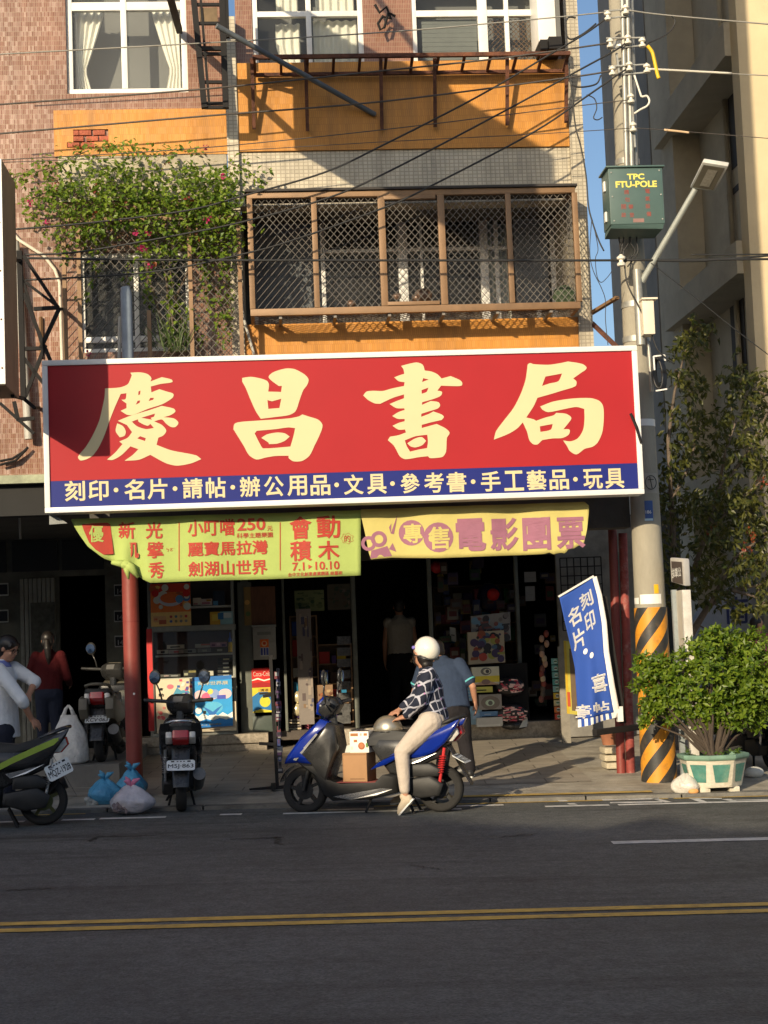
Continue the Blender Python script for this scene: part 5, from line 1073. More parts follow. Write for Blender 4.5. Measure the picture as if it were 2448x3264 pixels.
for k, (x, y, r) in enumerate([(950, 2222, 16), (972, 2232, 14), (948, 2262, 17), (975, 2258, 13)]):
    MB().ball(S3(x, y, 5.1), (r/5000*21, .05, r/5000*25)).build('shuttle_pack', mat('shiny foil', (.75, .66, .42), .25, metal=.5), frame=FF, smooth=True, label='shiny cream balloon shaped pack hanging inside the left door leaf', cat='pack', group='shiny packs by the left door leaf')
rg = random.Random(21)
def sheetart(seed, cols):
    def f(A):
        r = random.Random(seed)
        for k in range(22):
            x, y = r.uniform(.05,.9), r.uniform(.08,.9); A.rect(x, y, min(1, x+r.uniform(.05,.25)), min(1, y+r.uniform(.03,.12)), r.choice(cols))
        for k in range(6): A.disc(r.uniform(.15,.85), r.uniform(.15,.85), r.uniform(.05,.12), r.choice(cols))
    return f
poster('tall strip of printed picture cards on the left door leaf', 955, 1940, 990, 2310, 5.05, mat('grey card', (.22, .19, .17), .7), sheetart(3, [(.35,.3,.3), (.5,.4,.3), (.6,.55,.5), (.3,.3,.4)]))
poster('green yellow notice with two lines of small print inside the left glass door', 940, 1880, 1032, 1950, 5.2, mat('green notice', (.16, .19, .08), .7), sheetart(4, [(.2,.3,.2), (.35,.4,.25)]))
poster('dark patterned sheet of stickers inside the left glass door', 1045, 1860, 1115, 1945, 5.2, mat('dark sheet', (.08, .07, .05), .7), sheetart(5, [(.3,.25,.2), (.2,.25,.2), (.4,.35,.3)]))
poster('brown picture poster of bones and toys beside the doorway', 1008, 2182, 1060, 2265, 5.15, mat('brown poster', (.26, .16, .09), .7), sheetart(6, [(.7,.6,.45), (.4,.25,.15), (.6,.35,.2)]))
for k in range(5): MB().box(*box_at(920, 2292+k*9, 960, 2299+k*9, 5.1, .2)).build('magazine', ink_mat((.75,.7,.6) if k % 2 else (.45,.42,.40)), frame=FF, label='magazine in the low pile inside the left door leaf', cat='magazine', group='magazines in the low pile')
for k in range(8): 
    y = 2040+k*36; p = S3(1096, y, 5.0)
    MB().box(p[0]-.09, p[0]+.09, 5.0, 5.05, p[2]-.06, p[2]+.05).build('plastic_pack', mat('clear pack', (.10, .10, .10), .15, var=.5, scale=30), frame=FF, label='shiny dark plastic pack hanging on the right glass door leaf', cat='pack', group='dark packs on the door leaf')

# toys and bags stacked right of the doorway
DR = 'goods stacked right of the doorway'
def art_box(seed, cols, n=40):
    def f(A):
        r = random.Random(seed)
        for k in range(n): A.disc(r.uniform(.08,.92), r.uniform(.1,.92), r.uniform(.03,.12), r.choice(cols))
        for k in range(6): x = r.uniform(0,.8); y = r.uniform(.1,.8); A.rect(x, y, x+.2, y+.06, r.choice(cols))
    return f
TS = 4.55
poster('grey toy box with a big pale blue patch, standing tilted behind the others', 1505, 1955, 1625, 2050, TS+.12, mat('grey toy card', (.26, .25, .24), .6), art_box(1, [(.45,.42,.42), (.3,.28,.3), (.5,.3,.28), (.4,.55,.65), (.2,.2,.22)]), d=.08, tilt=.04, cat='toy box', name='toy_box', group=DR)
poster('colourful toy box with discs above the yellow and white box', 1495, 2010, 1606, 2117, TS+.05, mat('toy card', (.42, .36, .26), .6), art_box(2, [(.25,.2,.35), (.55,.3,.2), (.3,.4,.5), (.6,.6,.3), (.15,.15,.18), (.65,.25,.2)]), d=.10, tilt=.01, cat='toy box', name='toy_box', group=DR)
def art_yw(A): A.rect(0,.5,1,1,(.85,.84,.75)); A.rect(0,.15,1,.5,(.88,.80,.25)); A.poly([(0,.0),(.2,.1),(.5,.3),(.8,.12),(1,.0)],(.75,.62,.52)); A.disc(.52,.75,.2,(.45,.45,.42),.7); A.disc(.55,.75,.13,(.85,.84,.75),.7); A.disc(.57,.75,.07,(.3,.3,.3)); A.disc(.5,.17,.16,(.55,.45,.42),.6)
poster('white and yellow packet with a spiral, on top of the grey packets', 1506, 2124, 1590, 2185, TS, mat('pale packet', (.60, .58, .50), .5), art_yw, d=.12, cat='packet', name='packet', group=DR)
def art_gr(A): A.disc(.5,.45,.42,(.50,.46,.42),.7); A.disc(.48,.45,.2,(.75,.82,.72),.7); A.disc(.5,.43,.1,(.4,.4,.38))
poster('grey packet with a pale green oval in the middle of the pile', 1528, 2212, 1598, 2263, TS, mat('grey packet', (.33, .30, .27), .4), art_gr, d=.12, cat='packet', name='packet', group=DR)
poster('light grey carton at the bottom of the pile right of the doorway', 1520, 2285, 1602, 2318, TS-.03, mat('light packet', (.52, .51, .47), .4), lambda A: A.rect(.05,.05,.9,.25,(.8,.8,.77)), d=.12, cat='packet', name='packet', group=DR)
poster('yellow striped flat packet between the grey packets', 1520, 2188, 1570, 2208, TS+.02, mat('yellow packet', (.62, .60, .12), .5), lambda A: A.rect(0,.3,.6,.5,BLK), d=.12, cat='packet', name='packet', group=DR)
poster('blue flat packet low in the pile right of the doorway', 1530, 2266, 1600, 2284, TS+.02, mat('blue packet', (.12, .25, .45), .5), lambda A: A.rect(.2,.3,.5,.5,(.6,.7,.8)), d=.12, cat='packet', name='packet', group=DR)
poster('pale blue bag of cards hanging behind the man in navy', 1470, 2172, 1508, 2235, TS+.05, mat('pale blue pack', (.25, .38, .48), .5), lambda A: [A.rect(.1,.15+.16*k,.9,.22+.16*k,(.35,.55,.7)) for k in range(5)] + [A.rect(0,.9,1,1,(.75,.75,.25))], d=.03, cat='packet', name='packet', group=DR)
poster('light blue packet low behind the man in navy', 1500, 2250, 1535, 2310, TS+.03, mat('light blue pack', (.22, .36, .48), .5), lambda A: A.rect(.2,.3,.8,.6,(.6,.7,.8)), d=.06, cat='packet', name='packet', group=DR)
def pinkbag(cx, cy, w, h, label):
    root = thing('gift_bag', label, 'bag', S3(cx, cy+h/2, TS), FF, DR); c = S3(cx, cy, TS+.05); kx = 21/5000
    mb = MB(); mb.ball(c, (w/2*kx, .10, h/2*kx), 20, 12); mb.build('bag', mat('black bag', (.03, .028, .03), .3, var=.4), root, smooth=True)
    rg = random.Random(int(cy)); pr = MB(); ms = [ink_mat((.90,.55,.55)), ink_mat((.80,.22,.30)), ink_mat((.93,.80,.76)), ink_mat((.75,.35,.4))]
    for k in range(46):
        u, v = rg.uniform(-.8, .85), rg.uniform(-.62, .72)
        if u*u+v*v > .82: continue
        pr.mi = rg.randrange(4); x = c[0]+u*w/2*kx; z = c[2]+v*h/2*kx; y = c[1]-.10*math.sqrt(max(0, 1-u*u-v*v))-.004; ln = rg.uniform(.02, .09)*(1 if pr.mi != 1 else .5)
        pr.obox((x, y, z), (ln, .006, rg.uniform(.01, .022)), Matrix.Rotation(rg.uniform(-.25, .25), 3, 'Y'))
    pr.build('print', ms, root)
pinkbag(1626, 2188, 92, 60, 'black bag of pink wrapped sweets, upper one of the two right of the doorway'); pinkbag(1632, 2275, 98, 66, 'black bag of pink wrapped sweets, lower one of the two right of the doorway')
MB().ball(S3(1640, 2312, TS), (.18, .09, .06)).build('gift_bag', mat('black plastic', (.03, .03, .03), .25, var=.4), frame=FF, smooth=True, label='crumpled black plastic bag under the lower pink bag', cat='bag')
MB().add([S3(1655, 2320, TS-.12), S3(1680, 2316, TS-.12), S3(1682, 2290, TS-.05), S3(1668, 2295, TS-.1)], [(0, 1, 2, 3)]).build('paper_tag', M_SHELF, frame=FF, label='crumpled white paper at the foot of the pink bags', cat='paper')
MB().box(S(1500, 2320, 4.75)[0], S(1690, 2320, 4.75)[0], 4.75, 4.85, .41, S(1500, 2120, 4.75)[1]).build('goods_stand', M_BLK, frame=FF, label='black stand behind the pile of toys right of the doorway', cat='stand')
for k, (x, y, r, c, lb) in enumerate([(1572, 1895, 20, RED, 'red ball hanging over the toy boxes'), (1392, 1808, 20, (.7,.15,.2), 'dim red ball hanging at the top left of the doorway'), (1403, 1838, 11, (.55,.5,.15), 'small yellow toy hanging under the dim red ball')]):
    MB().ball(S3(x, y, 5.4), r/5000*21.4, 18, 12).build('hanging_ball', ink_mat(c), frame=FF, smooth=True, label=lb, cat='ball')
MB().ball(S3(1560, 1905, 5.7), (.17, .12, .2)).build('blue_bag', ink_mat((.08,.07,.22)), frame=FF, smooth=True, label='dark blue bag hanging behind the red ball', cat='bag')
poster('white paper tag hanging aslant in the dark doorway', 1435, 2000, 1452, 2045, 5.4, M_SHELF, lambda A: A.rect(.2,.4,.8,.5,GRY), tilt=-.02, cat='paper', name='paper_tag')
for k, (a, b) in enumerate([(1672, 1822), (1676, 1868)]): poster('pinned grey paper, %s of the two on the wall right of the doorway' % ('upper', 'lower')[k], a, b, a+36-8*k, b+ (34 if k == 0 else 48), 5.1, mat('grey paper', (.22, .22, .22), .8), lambda A: A.rect(.2,.4,.8,.44,GRY), cat='paper', name='paper_notice')
# dim goods hanging thickly on the wall and leaf right of the doorway
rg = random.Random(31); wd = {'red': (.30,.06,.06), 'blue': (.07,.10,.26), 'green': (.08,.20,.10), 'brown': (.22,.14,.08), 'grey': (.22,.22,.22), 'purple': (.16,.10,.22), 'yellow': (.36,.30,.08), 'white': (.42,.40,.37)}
for k in range(64):
    px, py = rg.choice([(rg.uniform(1392, 1500), rg.uniform(1800, 2110)), (rg.uniform(1500, 1660), rg.uniform(1790, 1960)), (rg.uniform(1690, 1765), rg.uniform(1830, 2240)), (rg.uniform(1395, 1480), rg.uniform(2050, 2200))])
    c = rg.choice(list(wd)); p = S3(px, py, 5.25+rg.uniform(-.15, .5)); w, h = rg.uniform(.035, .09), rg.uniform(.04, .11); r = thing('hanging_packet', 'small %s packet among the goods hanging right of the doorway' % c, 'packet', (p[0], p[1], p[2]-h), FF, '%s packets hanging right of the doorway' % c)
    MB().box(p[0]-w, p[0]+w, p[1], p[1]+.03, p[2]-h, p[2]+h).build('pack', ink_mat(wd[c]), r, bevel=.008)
    MB().box(p[0]-w*.7, p[0]+w*.7, p[1]-.003, p[1]-.001, p[2]-h*.5, p[2]+h*.3).build('print', ink_mat(wd[rg.choice(list(wd))]), r)
# narrow racks of hung cards at the right end of the shop front
for k in range(9): poster('green and white hang card in the strip beside the yellow notice board, number %s from the top' % ('one','two','three','four','five','six','seven','eight','nine')[k] if False else 'green or orange hang card in the strip by the yellow notice board', 1758+k*1.4, 2098+k*22, 1782+k*1.4, 2118+k*22, 4.5, ink_mat([(.5,.75,.72), (.45,.72,.7), (.5,.76,.74), (.4,.7,.68), (.6,.8,.8), (.9,.75,.2), (.85,.8,.6), (.9,.5,.25), (.8,.3,.2)][k]), (lambda k: lambda A: [A.disc(.5,.5,.25,(.85,.9,.88)), A.rect(.3,.4,.7,.6,(.3,.2,.2) if k % 2 else (.2,.5,.3))])(k), d=.02, cat='card', name='hang_card', group='cards in the strip by the yellow board')
for k in range(14):
    r_ = random.Random(k); MB().ball(S3(1732+r_.uniform(-8, 12)-k*.3, 2020+k*16, 4.6), (.035, .03, .05)).build('trinket', ink_mat(r_.choice([(.75,.6,.5), (.5,.3,.25), (.8,.7,.55), (.55,.25,.2), (.35,.3,.25)])), frame=FF, smooth=True, label='small trinket in the hanging bunch left of the card strip', cat='trinket', group='trinkets in the hanging bunch')
def art_ylw(A): A.rect(.25,.05,.9,.9,(.40,.33,.24)); A.rect(.0,.0,.12,1,(.75,.62,.12)); A.disc(.6,.35,.08,WHT); A.disc(.65,.15,.07,WHT); A.rect(.05,.1,.2,.3,(.7,.3,.15))
poster('yellow edged notice board half hidden by the blue street banner', 1808, 2045, 1860, 2280, 2.6, mat('yellow board', (.50, .42, .06), .6, var=.15), art_ylw, d=.02, tilt=-.04, cat='notice board', name='notice_board')
x0, x1, t0, t1, z0, z1 = box_at(1790, 2060, 1806, 2310, 3.2, .05); MB().box(x0, x1, t0, t1, .2, z1).build('gate_post', mat('dirty grey post', (.24, .22, .18), .7, var=.3, dirt=.5), frame=FF, label='dirty grey post left of the yellow edged notice board', cat='post')
# stacked white blocks and a clay pot by the posts
for k in range(3):
    mb = MB(); a = S(1922-(k == 0)*-6, 2450-k*24, .8); b = S(1976, 2450-(k+1)*24+2, .8); mb.box(a[0], b[0], .7, 1.0, a[1], b[1]); mb.build('stone_block', mat('cream stone', (.50, .44, .32), .8, var=.2, bump=.3), frame=FF, bevel=.02, label='cream stone block, %s of the three stacked beside the red posts' % ('lowest', 'middle', 'top')[k], cat='stone block', group='stone blocks by the red posts')
MB().lathe([(.07, 0), (.095, .12), (.10, .13), (.09, .15)], S3(1942, 2374, .85), 18).build('clay_pot', mat('terracotta', (.30, .12, .06), .8, var=.2), frame=FF, smooth=40, label='brown clay pot on top of the cream stone blocks', cat='pot')
# number plates and goods on the neighbour's wall
for k, (x, y) in enumerate([(384, 1882), (384, 1965), (386, 2045)]):
    def artp(A): A.rect(.05,.1,.95,.9,(.1,.1,.12)); A.text('148', .6, .4, .7, .45, (.75,.75,.75), .02)
    poster('dark number plate, %s of the column on the wall left of the red column' % ('topmost', 'middle', 'lowest')[k], x-20, y-20, x+20, y+18, 4.84, M_SHELF, artp, d=.02, cat='number plate', name='number_plate', group='number plates on the wall')
for k, (x, y) in enumerate([(8, 1880), (8, 1965)]):
    poster('dark number plate at the far left of the wall, %s one' % ('upper', 'lower')[k], x-20, y-22, x+18, y+20, 4.84, M_SHELF, lambda A: A.rect(.1,.1,.95,.9,(.1,.1,.12)), d=.02, cat='number plate', name='number_plate', group='number plates on the wall')
# ================================================================== utility pole
M_POLE = mat('pole concrete', (.31, .285, .225), .85, var=.14, scale=4, bump=.25, bscale=50, dirt=.45, dirtcol=(.16, .14, .11), stretch=(1, 1, .35))
def stripe_mat():
    m = bpy.data.materials.new('black and yellow stripes'); m.use_nodes = True; nt = m.node_tree; L = nt.links; b = nt.nodes['Principled BSDF']
    tc = _nd(nt, 'ShaderNodeTexCoord'); sp = _nd(nt, 'ShaderNodeSeparateXYZ'); L.new(tc.outputs['Object'], sp.inputs[0])
    ng = _nd(nt, 'ShaderNodeMath', operation='MULTIPLY'); ng.inputs[1].default_value = -1; L.new(sp.outputs[1], ng.inputs[0])
    at_ = _nd(nt, 'ShaderNodeMath', operation='ARCTAN2'); L.new(sp.outputs[0], at_.inputs[0]); L.new(ng.outputs[0], at_.inputs[1])
    k = _nd(nt, 'ShaderNodeMath', operation='MULTIPLY'); k.inputs[1].default_value = -.205; L.new(at_.outputs[0], k.inputs[0])
    a = _nd(nt, 'ShaderNodeMath', operation='ADD'); L.new(sp.outputs[2], a.inputs[0]); L.new(k.outputs[0], a.inputs[1])
    o = _nd(nt, 'ShaderNodeMath', operation='ADD'); o.inputs[1].default_value = .10; L.new(a.outputs[0], o.inputs[0])
    d = _nd(nt, 'ShaderNodeMath', operation='DIVIDE'); d.inputs[1].default_value = .322; L.new(o.outputs[0], d.inputs[0])
    fr = _nd(nt, 'ShaderNodeMath', operation='FRACT'); L.new(d.outputs[0], fr.inputs[0])
    gt = _nd(nt, 'ShaderNodeMath', operation='GREATER_THAN'); gt.inputs[1].default_value = .5; L.new(fr.outputs[0], gt.inputs[0])
    no = _nd(nt, 'ShaderNodeTexNoise'); no.inputs['Scale'].default_value = 9; no.inputs['Detail'].default_value = 8; no.inputs['Roughness'].default_value = .7; L.new(tc.outputs['Object'], no.inputs['Vector'])
    r = _nd(nt, 'ShaderNodeMapRange'); r.inputs['From Min'].default_value = .5; r.inputs['From Max'].default_value = .75; r.inputs['To Max'].default_value = .6; L.new(no.outputs['Fac'], r.inputs[0])
    mx = _nd(nt, 'ShaderNodeMix', data_type='RGBA'); mx.inputs['A'].default_value = (.028, .028, .028, 1); mx.inputs['B'].default_value = (.62, .26, .02, 1); L.new(gt.outputs[0], mx.inputs['Factor'])
    m2 = _nd(nt, 'ShaderNodeMix', data_type='RGBA'); m2.inputs['B'].default_value = (.13, .085, .04, 1); L.new(mx.outputs['Result'], m2.inputs['A']); L.new(r.outputs[0], m2.inputs['Factor'])
    L.new(m2.outputs['Result'], b.inputs['Base Color']); b.inputs['Roughness'].default_value = .5; return m
PS, PT = 2.655, -.30
def prad(z): return .172 - .0082*z
pz0 = .02
pole = thing('utility_pole', 'round concrete utility pole with black and yellow stripes round its foot', 'utility pole', (PS, PT, pz0), FF)
ztp = S(2070, 1936, PT-.17)[1]
MB().lathe([(prad(z), z) for z in (ztp-.02, 3, 5, 7, 9, 11)], (PS, PT, 0), 40).build('shaft', M_POLE, pole, smooth=40)
MB().lathe([(prad(z)+.008, z) for z in (pz0-.05, 1.0, ztp)], (PS, PT, 0), 44).build('striped_sleeve', stripe_mat(), pole, smooth=40)
def pband(z0, z1, off, m_, nm='band', a0=0, a1=2*math.pi, n=32):
    mb = MB(); R = prad((z0+z1)/2)+off; full = a1-a0 > 6.2
    vs = []; 
    for i in range(n+(0 if full else 1)):
        a = a0+(a1-a0)*i/n; vs += [(PS+R*math.sin(a), PT-R*math.cos(a), z0), (PS+R*math.sin(a), PT-R*math.cos(a), z1)]
    N = len(vs)//2; mb.add(vs, [(2*i, 2*((i+1) % N), 2*((i+1) % N)+1, 2*i+1) for i in range(N if full else N-1)]); return mb.build(nm, m_, pole, smooth=True)
def pang(px): # angle round the pole seen at a photo column
    return px
def ptag(px0, py0, px1, py1, m_, nm, off=.004):
    zc_ = S((px0+px1)/2, (py0+py1)/2, PT-.15)[1]; R = prad(zc_)+off; s0 = S(px0, (py0+py1)/2, PT-R*.85)[0]-PS; s1 = S(px1, (py0+py1)/2, PT-R*.85)[0]-PS
    return pband(S(px0, py1, PT-R)[1], S(px0, py0, PT-R)[1], off, m_, nm, math.asin(max(-1, min(1, s0/R))), math.asin(max(-1, min(1, s1/R))), 10)
pband(S(2060, 1356, PT-.15)[1], S(2060, 1334, PT-.15)[1], .004, M_WFR, 'white_band')
ptag(2043, 1895, 2108, 1926, M_WFR, 'white_label'); ptag(2083, 1863, 2098, 1892, mat('yellow tag', (.75, .42, .01), .5), 'yellow_tag'); ptag(2028, 1905, 2040, 1925, M_WFR, 'white_label')
ptag(2054, 1596, 2080, 1661, mat('blue tag', (.03, .08, .26), .5), 'blue_tag', .005); ptag(2054, 1653, 2080, 1660, mat('pale blue', (.4, .55, .62), .5), 'tag_strip', .007); ptag(2048, 1508, 2096, 1572, mat('grey plate', (.33, .30, .25), .6), 'number_plate', .005)
tm = MB(); zz = S(2067, 1632, PT-.16)[1]; put_text(tm, '186', (S(2067, 1632, PT-.17)[0], PT-.169, zz), (1, .12, 0), (0, 0, 1), (0, -1, 0), w=.06, bold=.01); tm.build('lettering', M_WFR, pole)
tm = MB(); zz = S(2074, 1538, PT-.16); c = (zz[0], PT-.172, zz[1])
for a in np.linspace(0, 2*math.pi, 24, endpoint=False): tm.bar((c[0]+.055*math.cos(a), c[1]+.004*math.cos(a)**2, c[2]+.07*math.sin(a)), (c[0]+.055*math.cos(a+.27), c[1]+.004*math.cos(a+.27)**2, c[2]+.07*math.sin(a+.27)), .006)
tm.bar((c[0]-.01, c[1], c[2]+.06), (c[0]+.01, c[1], c[2]-.06), .006); tm.bar((c[0]-.03, c[1], c[2]+.03), (c[0]+.03, c[1], c[2]+.03), .006); tm.build('emblem', M_BLK, pole)
M_GALV = mat('galvanised steel', (.33, .33, .30), .45, metal=.4, var=.2, scale=8, dirt=.4, dirtcol=(.2, .14, .08)); M_PORC = mat('porcelain', (.72, .68, .58), .25, var=.08)
for z in (S(2000, 1085, PT)[1], S(2000, 975, PT)[1], S(1985, 520, PT)[1], S(1985, 150, PT)[1]): pband(z-.03, z+.03, .008, M_GALV, 'clamp_band')
for px, t in ((2006, -.66), (2018, -.58), (1990, -.66)): MB().tube([S3(px-8, -60, t), S3(px+8, 540, t)], .026, 8).build('conduit', M_GALV, pole, smooth=50)
MB().tube([S3(2030, 860, -.62), S3(2043, 1100, -.62)], .045, 10).build('conduit', M_GALV, pole, smooth=50); cd = MB(); cd.tube([S3(2053, 1060, -.5), S3(2068, 1110, -.55), S3(2078, 1250, -.55)], .02, 8); cd.build('conduit', M_GALV, pole, smooth=50)
def insulator(px, py, t, k=1.0):
    p = S3(px, py, t); h = .05*k
    MB().lathe([(.012*k, -h), (.034*k, -h*.95), (.038*k, -h*.55), (.018*k, -h*.25), (.018*k, h*.05), (.036*k, h*.2), (.038*k, h*.55), (.02*k, h*.8), (.012*k, h)], p, 14).build('insulator', M_PORC, pole, smooth=40)
IT = -.72
INS = [(1937, 50), (1994, 30), (1945, 137), (2001, 125), (1952, 225), (2006, 211), (2062, 217), (2011, 313), (2018, 404), (2047, 135)]
for x, y in INS: insulator(x, y, IT)
insulator(1980, 830, -.75, 1.2)
rd = MB()
for (a, b) in (((1925, 35), (2010, 30)), ((1930, 60), (2005, 50)), ((1932, 122), (2055, 120)), ((1935, 155), (2040, 146)), ((1940, 212), (2066, 205)), ((1945, 240), (2064, 231))): rd.bar(S3(*a, IT+.03), S3(*b, IT+.03), .014)
for (a, b) in (((1997, 15), (2014, 330)), ((1965, 170), (1975, 250)), ((2013, 320), (2024, 470))): rd.bar(S3(*a, IT+.05), S3(*b, IT+.05), .02)
rd.build('insulator_rack', M_GALV, pole)
sp_ = MB(); rg = random.Random(3)
for k in range(5):
    c = S3(2096+k*2, 1190, -.62); sp_.tube([(c[0]+.05*math.cos(a)+.004*k, c[1]+.03*math.sin(a)+.01*k, c[2]+(.16+.004*k)*math.sin(a)) for a in np.linspace(0, 2*math.pi, 20)], .013, 6)
sp_.build('cable_coil', mat('black cable', (.02, .02, .02), .5), pole, smooth=True)
tm = MB()
for a, b in (((2083, 1136), (2118, 1132)), ((2083, 1136), (2086, 1180)), ((2090, 1246), (2126, 1240)), ((2118, 1132), (2120, 1150))): tm.bar(S3(*a, -.68), S3(*b, -.68), .014)
tm.build('coil_bracket', M_WFR, pole)
br = thing('brace', 'pair of brown steel braces tying the utility pole to the corner of the house', 'brace', S3(1890, 1030, -.2), FF)
for a, b, m_ in (((1882, 1000), (1968, 948), M_BRN), ((1885, 1028), (1968, 1108), M_RUST)): tm = MB(); tm.bar(S3(*a, .0), S3(*b, -.4), .05, .03); tm.build('bar', m_, br)
# dark green control box
M_TEAL = mat('dark green enamel', (.070, .118, .108), .4, var=.1, scale=3, dirt=.15)
cbx = thing('control_box', 'dark green steel control box with yellow letters on the utility pole', 'control box', S3(2030, 745, -.75), FF)
x0, z1 = S(1938, 536, -.95); x1, z0 = S(2120, 712, -.95)
MB().box(x0, x1, -.95, -.62, z0, z1).build('case', M_TEAL, cbx, bevel=.008)
MB().add([(x0+.01, -.95, z0-.002), (x1-.01, -.95, z0-.002), (x1-.01, -.62, z0-.002), (x0+.01, -.62, z0-.002), (x0-.0, -.93, z0-.035), (x1-.02, -.93, z0-.05), (x1-.04, -.64, z0-.07), (x0+.0, -.64, z0-.07)], [(0, 3, 2, 1), (4, 5, 6, 7), (0, 1, 5, 4), (1, 2, 6, 5), (2, 3, 7, 6), (3, 0, 4, 7)]).build('skirt', M_TEAL, cbx)
MB().box(x0-.025, x1+.02, -.975, -.60, z1+.001, z1+.018).build('lid', M_TEAL, cbx, bevel=.004)
for z in (z0+.12, z1-.14): MB().box(x0-.018, x0-.002, -.80, -.74, z-.05, z+.05).build('hinge', M_WFR, cbx)
M_YL = mat('yellow lettering', (.75, .62, .12), .5); M_RL = mat('faded red lettering', (.26, .055, .04), .6)
tm = MB()
def bt_(ch, px, py, w, bold=.02, h=None): s, z = S(px, py, -.95); k = w/5000*15.1; put_text(tm, ch, (s, -.95, z), (1, 0, 0), (0, 0, 1), (0, -1, 0), w=k, h=(h/5000*15.1 if h else None), bold=bold)
bt_('TPC', 2026, 563, 58, .035, 20); bt_('FTU-POLE', 2028, 587, 138, .035, 22); tm.build('lettering', M_YL, cbx)
tm = MB()
for ch, x, y in (('請', 1997, 612), ('勿', 1999, 636), ('開', 1988, 659), ('啟', 1988, 685), ('攀', 2011, 659), ('登', 2014, 685), ('電', 2064, 609), ('氣', 2064, 633), ('設', 2065, 657), ('備', 2068, 682)): bt_(ch, x, y, 16, .012)
tm.build('red_lettering', M_RL, cbx)
for x, y in ((1948, 550), (2101, 543), (1952, 627), (2107, 620), (1958, 704), (2112, 698)): s, z = S(x, y, -.95); MB().lathe([(.001, -.956), (.008, -.955), (.009, -.951)], (s, 0, z), 8, 'y').build('bolt', M_GALV, cbx)
MB().box(S(2018, 703, -.95)[0], S(2053, 703, -.95)[0], -.953, -.951, S(2018, 709, -.95)[1], S(2018, 697, -.95)[1]).build('maker_plate', mat('dull red plate', (.25, .14, .12), .6), cbx)
# white meter box with cables over it
mt = thing('meter_box', 'small cream meter box with sloping lid on the right of the utility pole', 'meter box', S3(2070, 1070, -.7), FF)
x0, z1 = S(2047, 956, -.78); x1, z0 = S(2089, 1064, -.78)
MB().box(x0, x1, -.78, -.60, z0, z1).build('case', mat('cream box', (.72, .64, .50), .5, var=.06), mt, bevel=.005)
MB().box(x0-.01, x1+.035, -.81, -.59, z1+.001, z1+.018).build('lid', mat('cream box', (0, 0, 0)), mt)
# street lamp
lamp = thing('street_lamp', 'grey LED street lamp on a slanting arm fixed to the utility pole', 'street lamp', S3(2045, 895, -.6), FF)
MB().tube([S3(2046, 897, -.60), S3(2216, 603, -1.05)], [.032, .028], 12).build('arm', mat('lamp grey', (.36, .38, .35), .4, metal=.2, var=.1), lamp, smooth=50)
hd = [S3(2199, 600, -1.0), S3(2277, 611, -1.05), S3(2321, 530, -1.45), S3(2240, 517, -1.40)]; up = Vector((.02, .02, .045))
MB().add([Vector(p) for p in hd] + [Vector(p)+up for p in hd], [(0, 1, 2, 3), (7, 6, 5, 4), (0, 4, 5, 1), (1, 5, 6, 2), (2, 6, 7, 3), (3, 7, 4, 0)]).build('head', mat('lamp head', (.50, .50, .46), .4), lamp, bevel=.01)
def hq(u, v, o): a = Vector(hd[0]).lerp(Vector(hd[1]), u); b = Vector(hd[3]).lerp(Vector(hd[2]), u); return a.lerp(b, v) - up.normalized()*o
MB().add([hq(.08, .06, .003), hq(.92, .06, .003), hq(.92, .92, .003), hq(.08, .92, .003)], [(0, 1, 2, 3)]).build('underside', mat('lamp underside', (.16, .14, .10), .5), lamp)
MB().add([hq(.32, .16, .006), hq(.70, .16, .006), hq(.70, .80, .006), hq(.32, .80, .006)], [(0, 1, 2, 3)]).build('led_panel', mat('led panel', (.36, .33, .27), .4, var=.2, scale=40), lamp)
# overhead wires
M_WIRE = mat('black cable', (.02, .02, .02)); M_WGRY = mat('weathered cable', (.26, .25, .22), .6, var=.15); M_WBRN = mat('brown cable', (.07, .06, .052), .6, var=.2)
def wire(label, pts, r=.008, m_=None, t=IT, t2=None, n=6):
    N = len(pts); P = []
    for i, p in enumerate(pts): P.append(S3(p[0], p[1], t if t2 is None else t+(t2-t)*i/(N-1)))
    # smooth through the points
    Q = []
    for i in range(N-1):
        p0, p1, p2, p3 = [Vector(P[k]) for k in (max(i-1, 0), i, i+1, min(i+2, N-1))]
        for j in range(n):
            u = j/n; Q.append(.5*((2*p1)+(p2-p0)*u+(2*p0-5*p1+4*p2-p3)*u*u+(3*p1-p0-3*p2+p3)*u**3))
    Q.append(Vector(P[-1]))
    return MB().tube(Q, r, 6).build('overhead_wire', m_ or M_WIRE, frame=FF, smooth=True, label=label, cat='wire', group='overhead wires')
wire('grey overhead wire, topmost of those running left from the utility pole', [(-60, 176), (600, 140), (1224, 103), (1700, 62), (1940, 38)], .007, M_WGRY)
wire('overhead wire, second from the top of those crossing the upper windows', [(-60, 338), (0, 333), (649, 284), (1224, 225), (1600, 185), (1945, 137)], .009, M_WBRN)
wire('overhead wire, third from the top, crossing the orange parapet', [(-60, 432), (0, 426), (664, 369), (1224, 323), (1814, 247), (1950, 225)], .009, M_WBRN)
wire('thin overhead wire just above the white tile band', [(-60, 516), (0, 510), (612, 474), (1224, 413), (1888, 332), (2011, 318)], .005, M_WBRN)
wire('thin overhead wire, lowest of the level ones on the orange parapet', [(-60, 520), (400, 502), (760, 480), (1224, 452), (1696, 428), (2018, 408)], .004, M_WBRN)
wire('steep black overhead cable, upper one of the three slanting to the pole', [(30, 732), (258, 713), (590, 672), (775, 624), (1033, 550), (1224, 461), (1519, 310), (1740, 181), (1866, 107), (1937, 55)], .010)
wire('steep black overhead cable, middle one of the three slanting to the pole', [(80, 812), (258, 802), (590, 745), (782, 705), (1033, 635), (1224, 554), (1593, 362), (1836, 229), (1962, 160), (2001, 130)], .010)
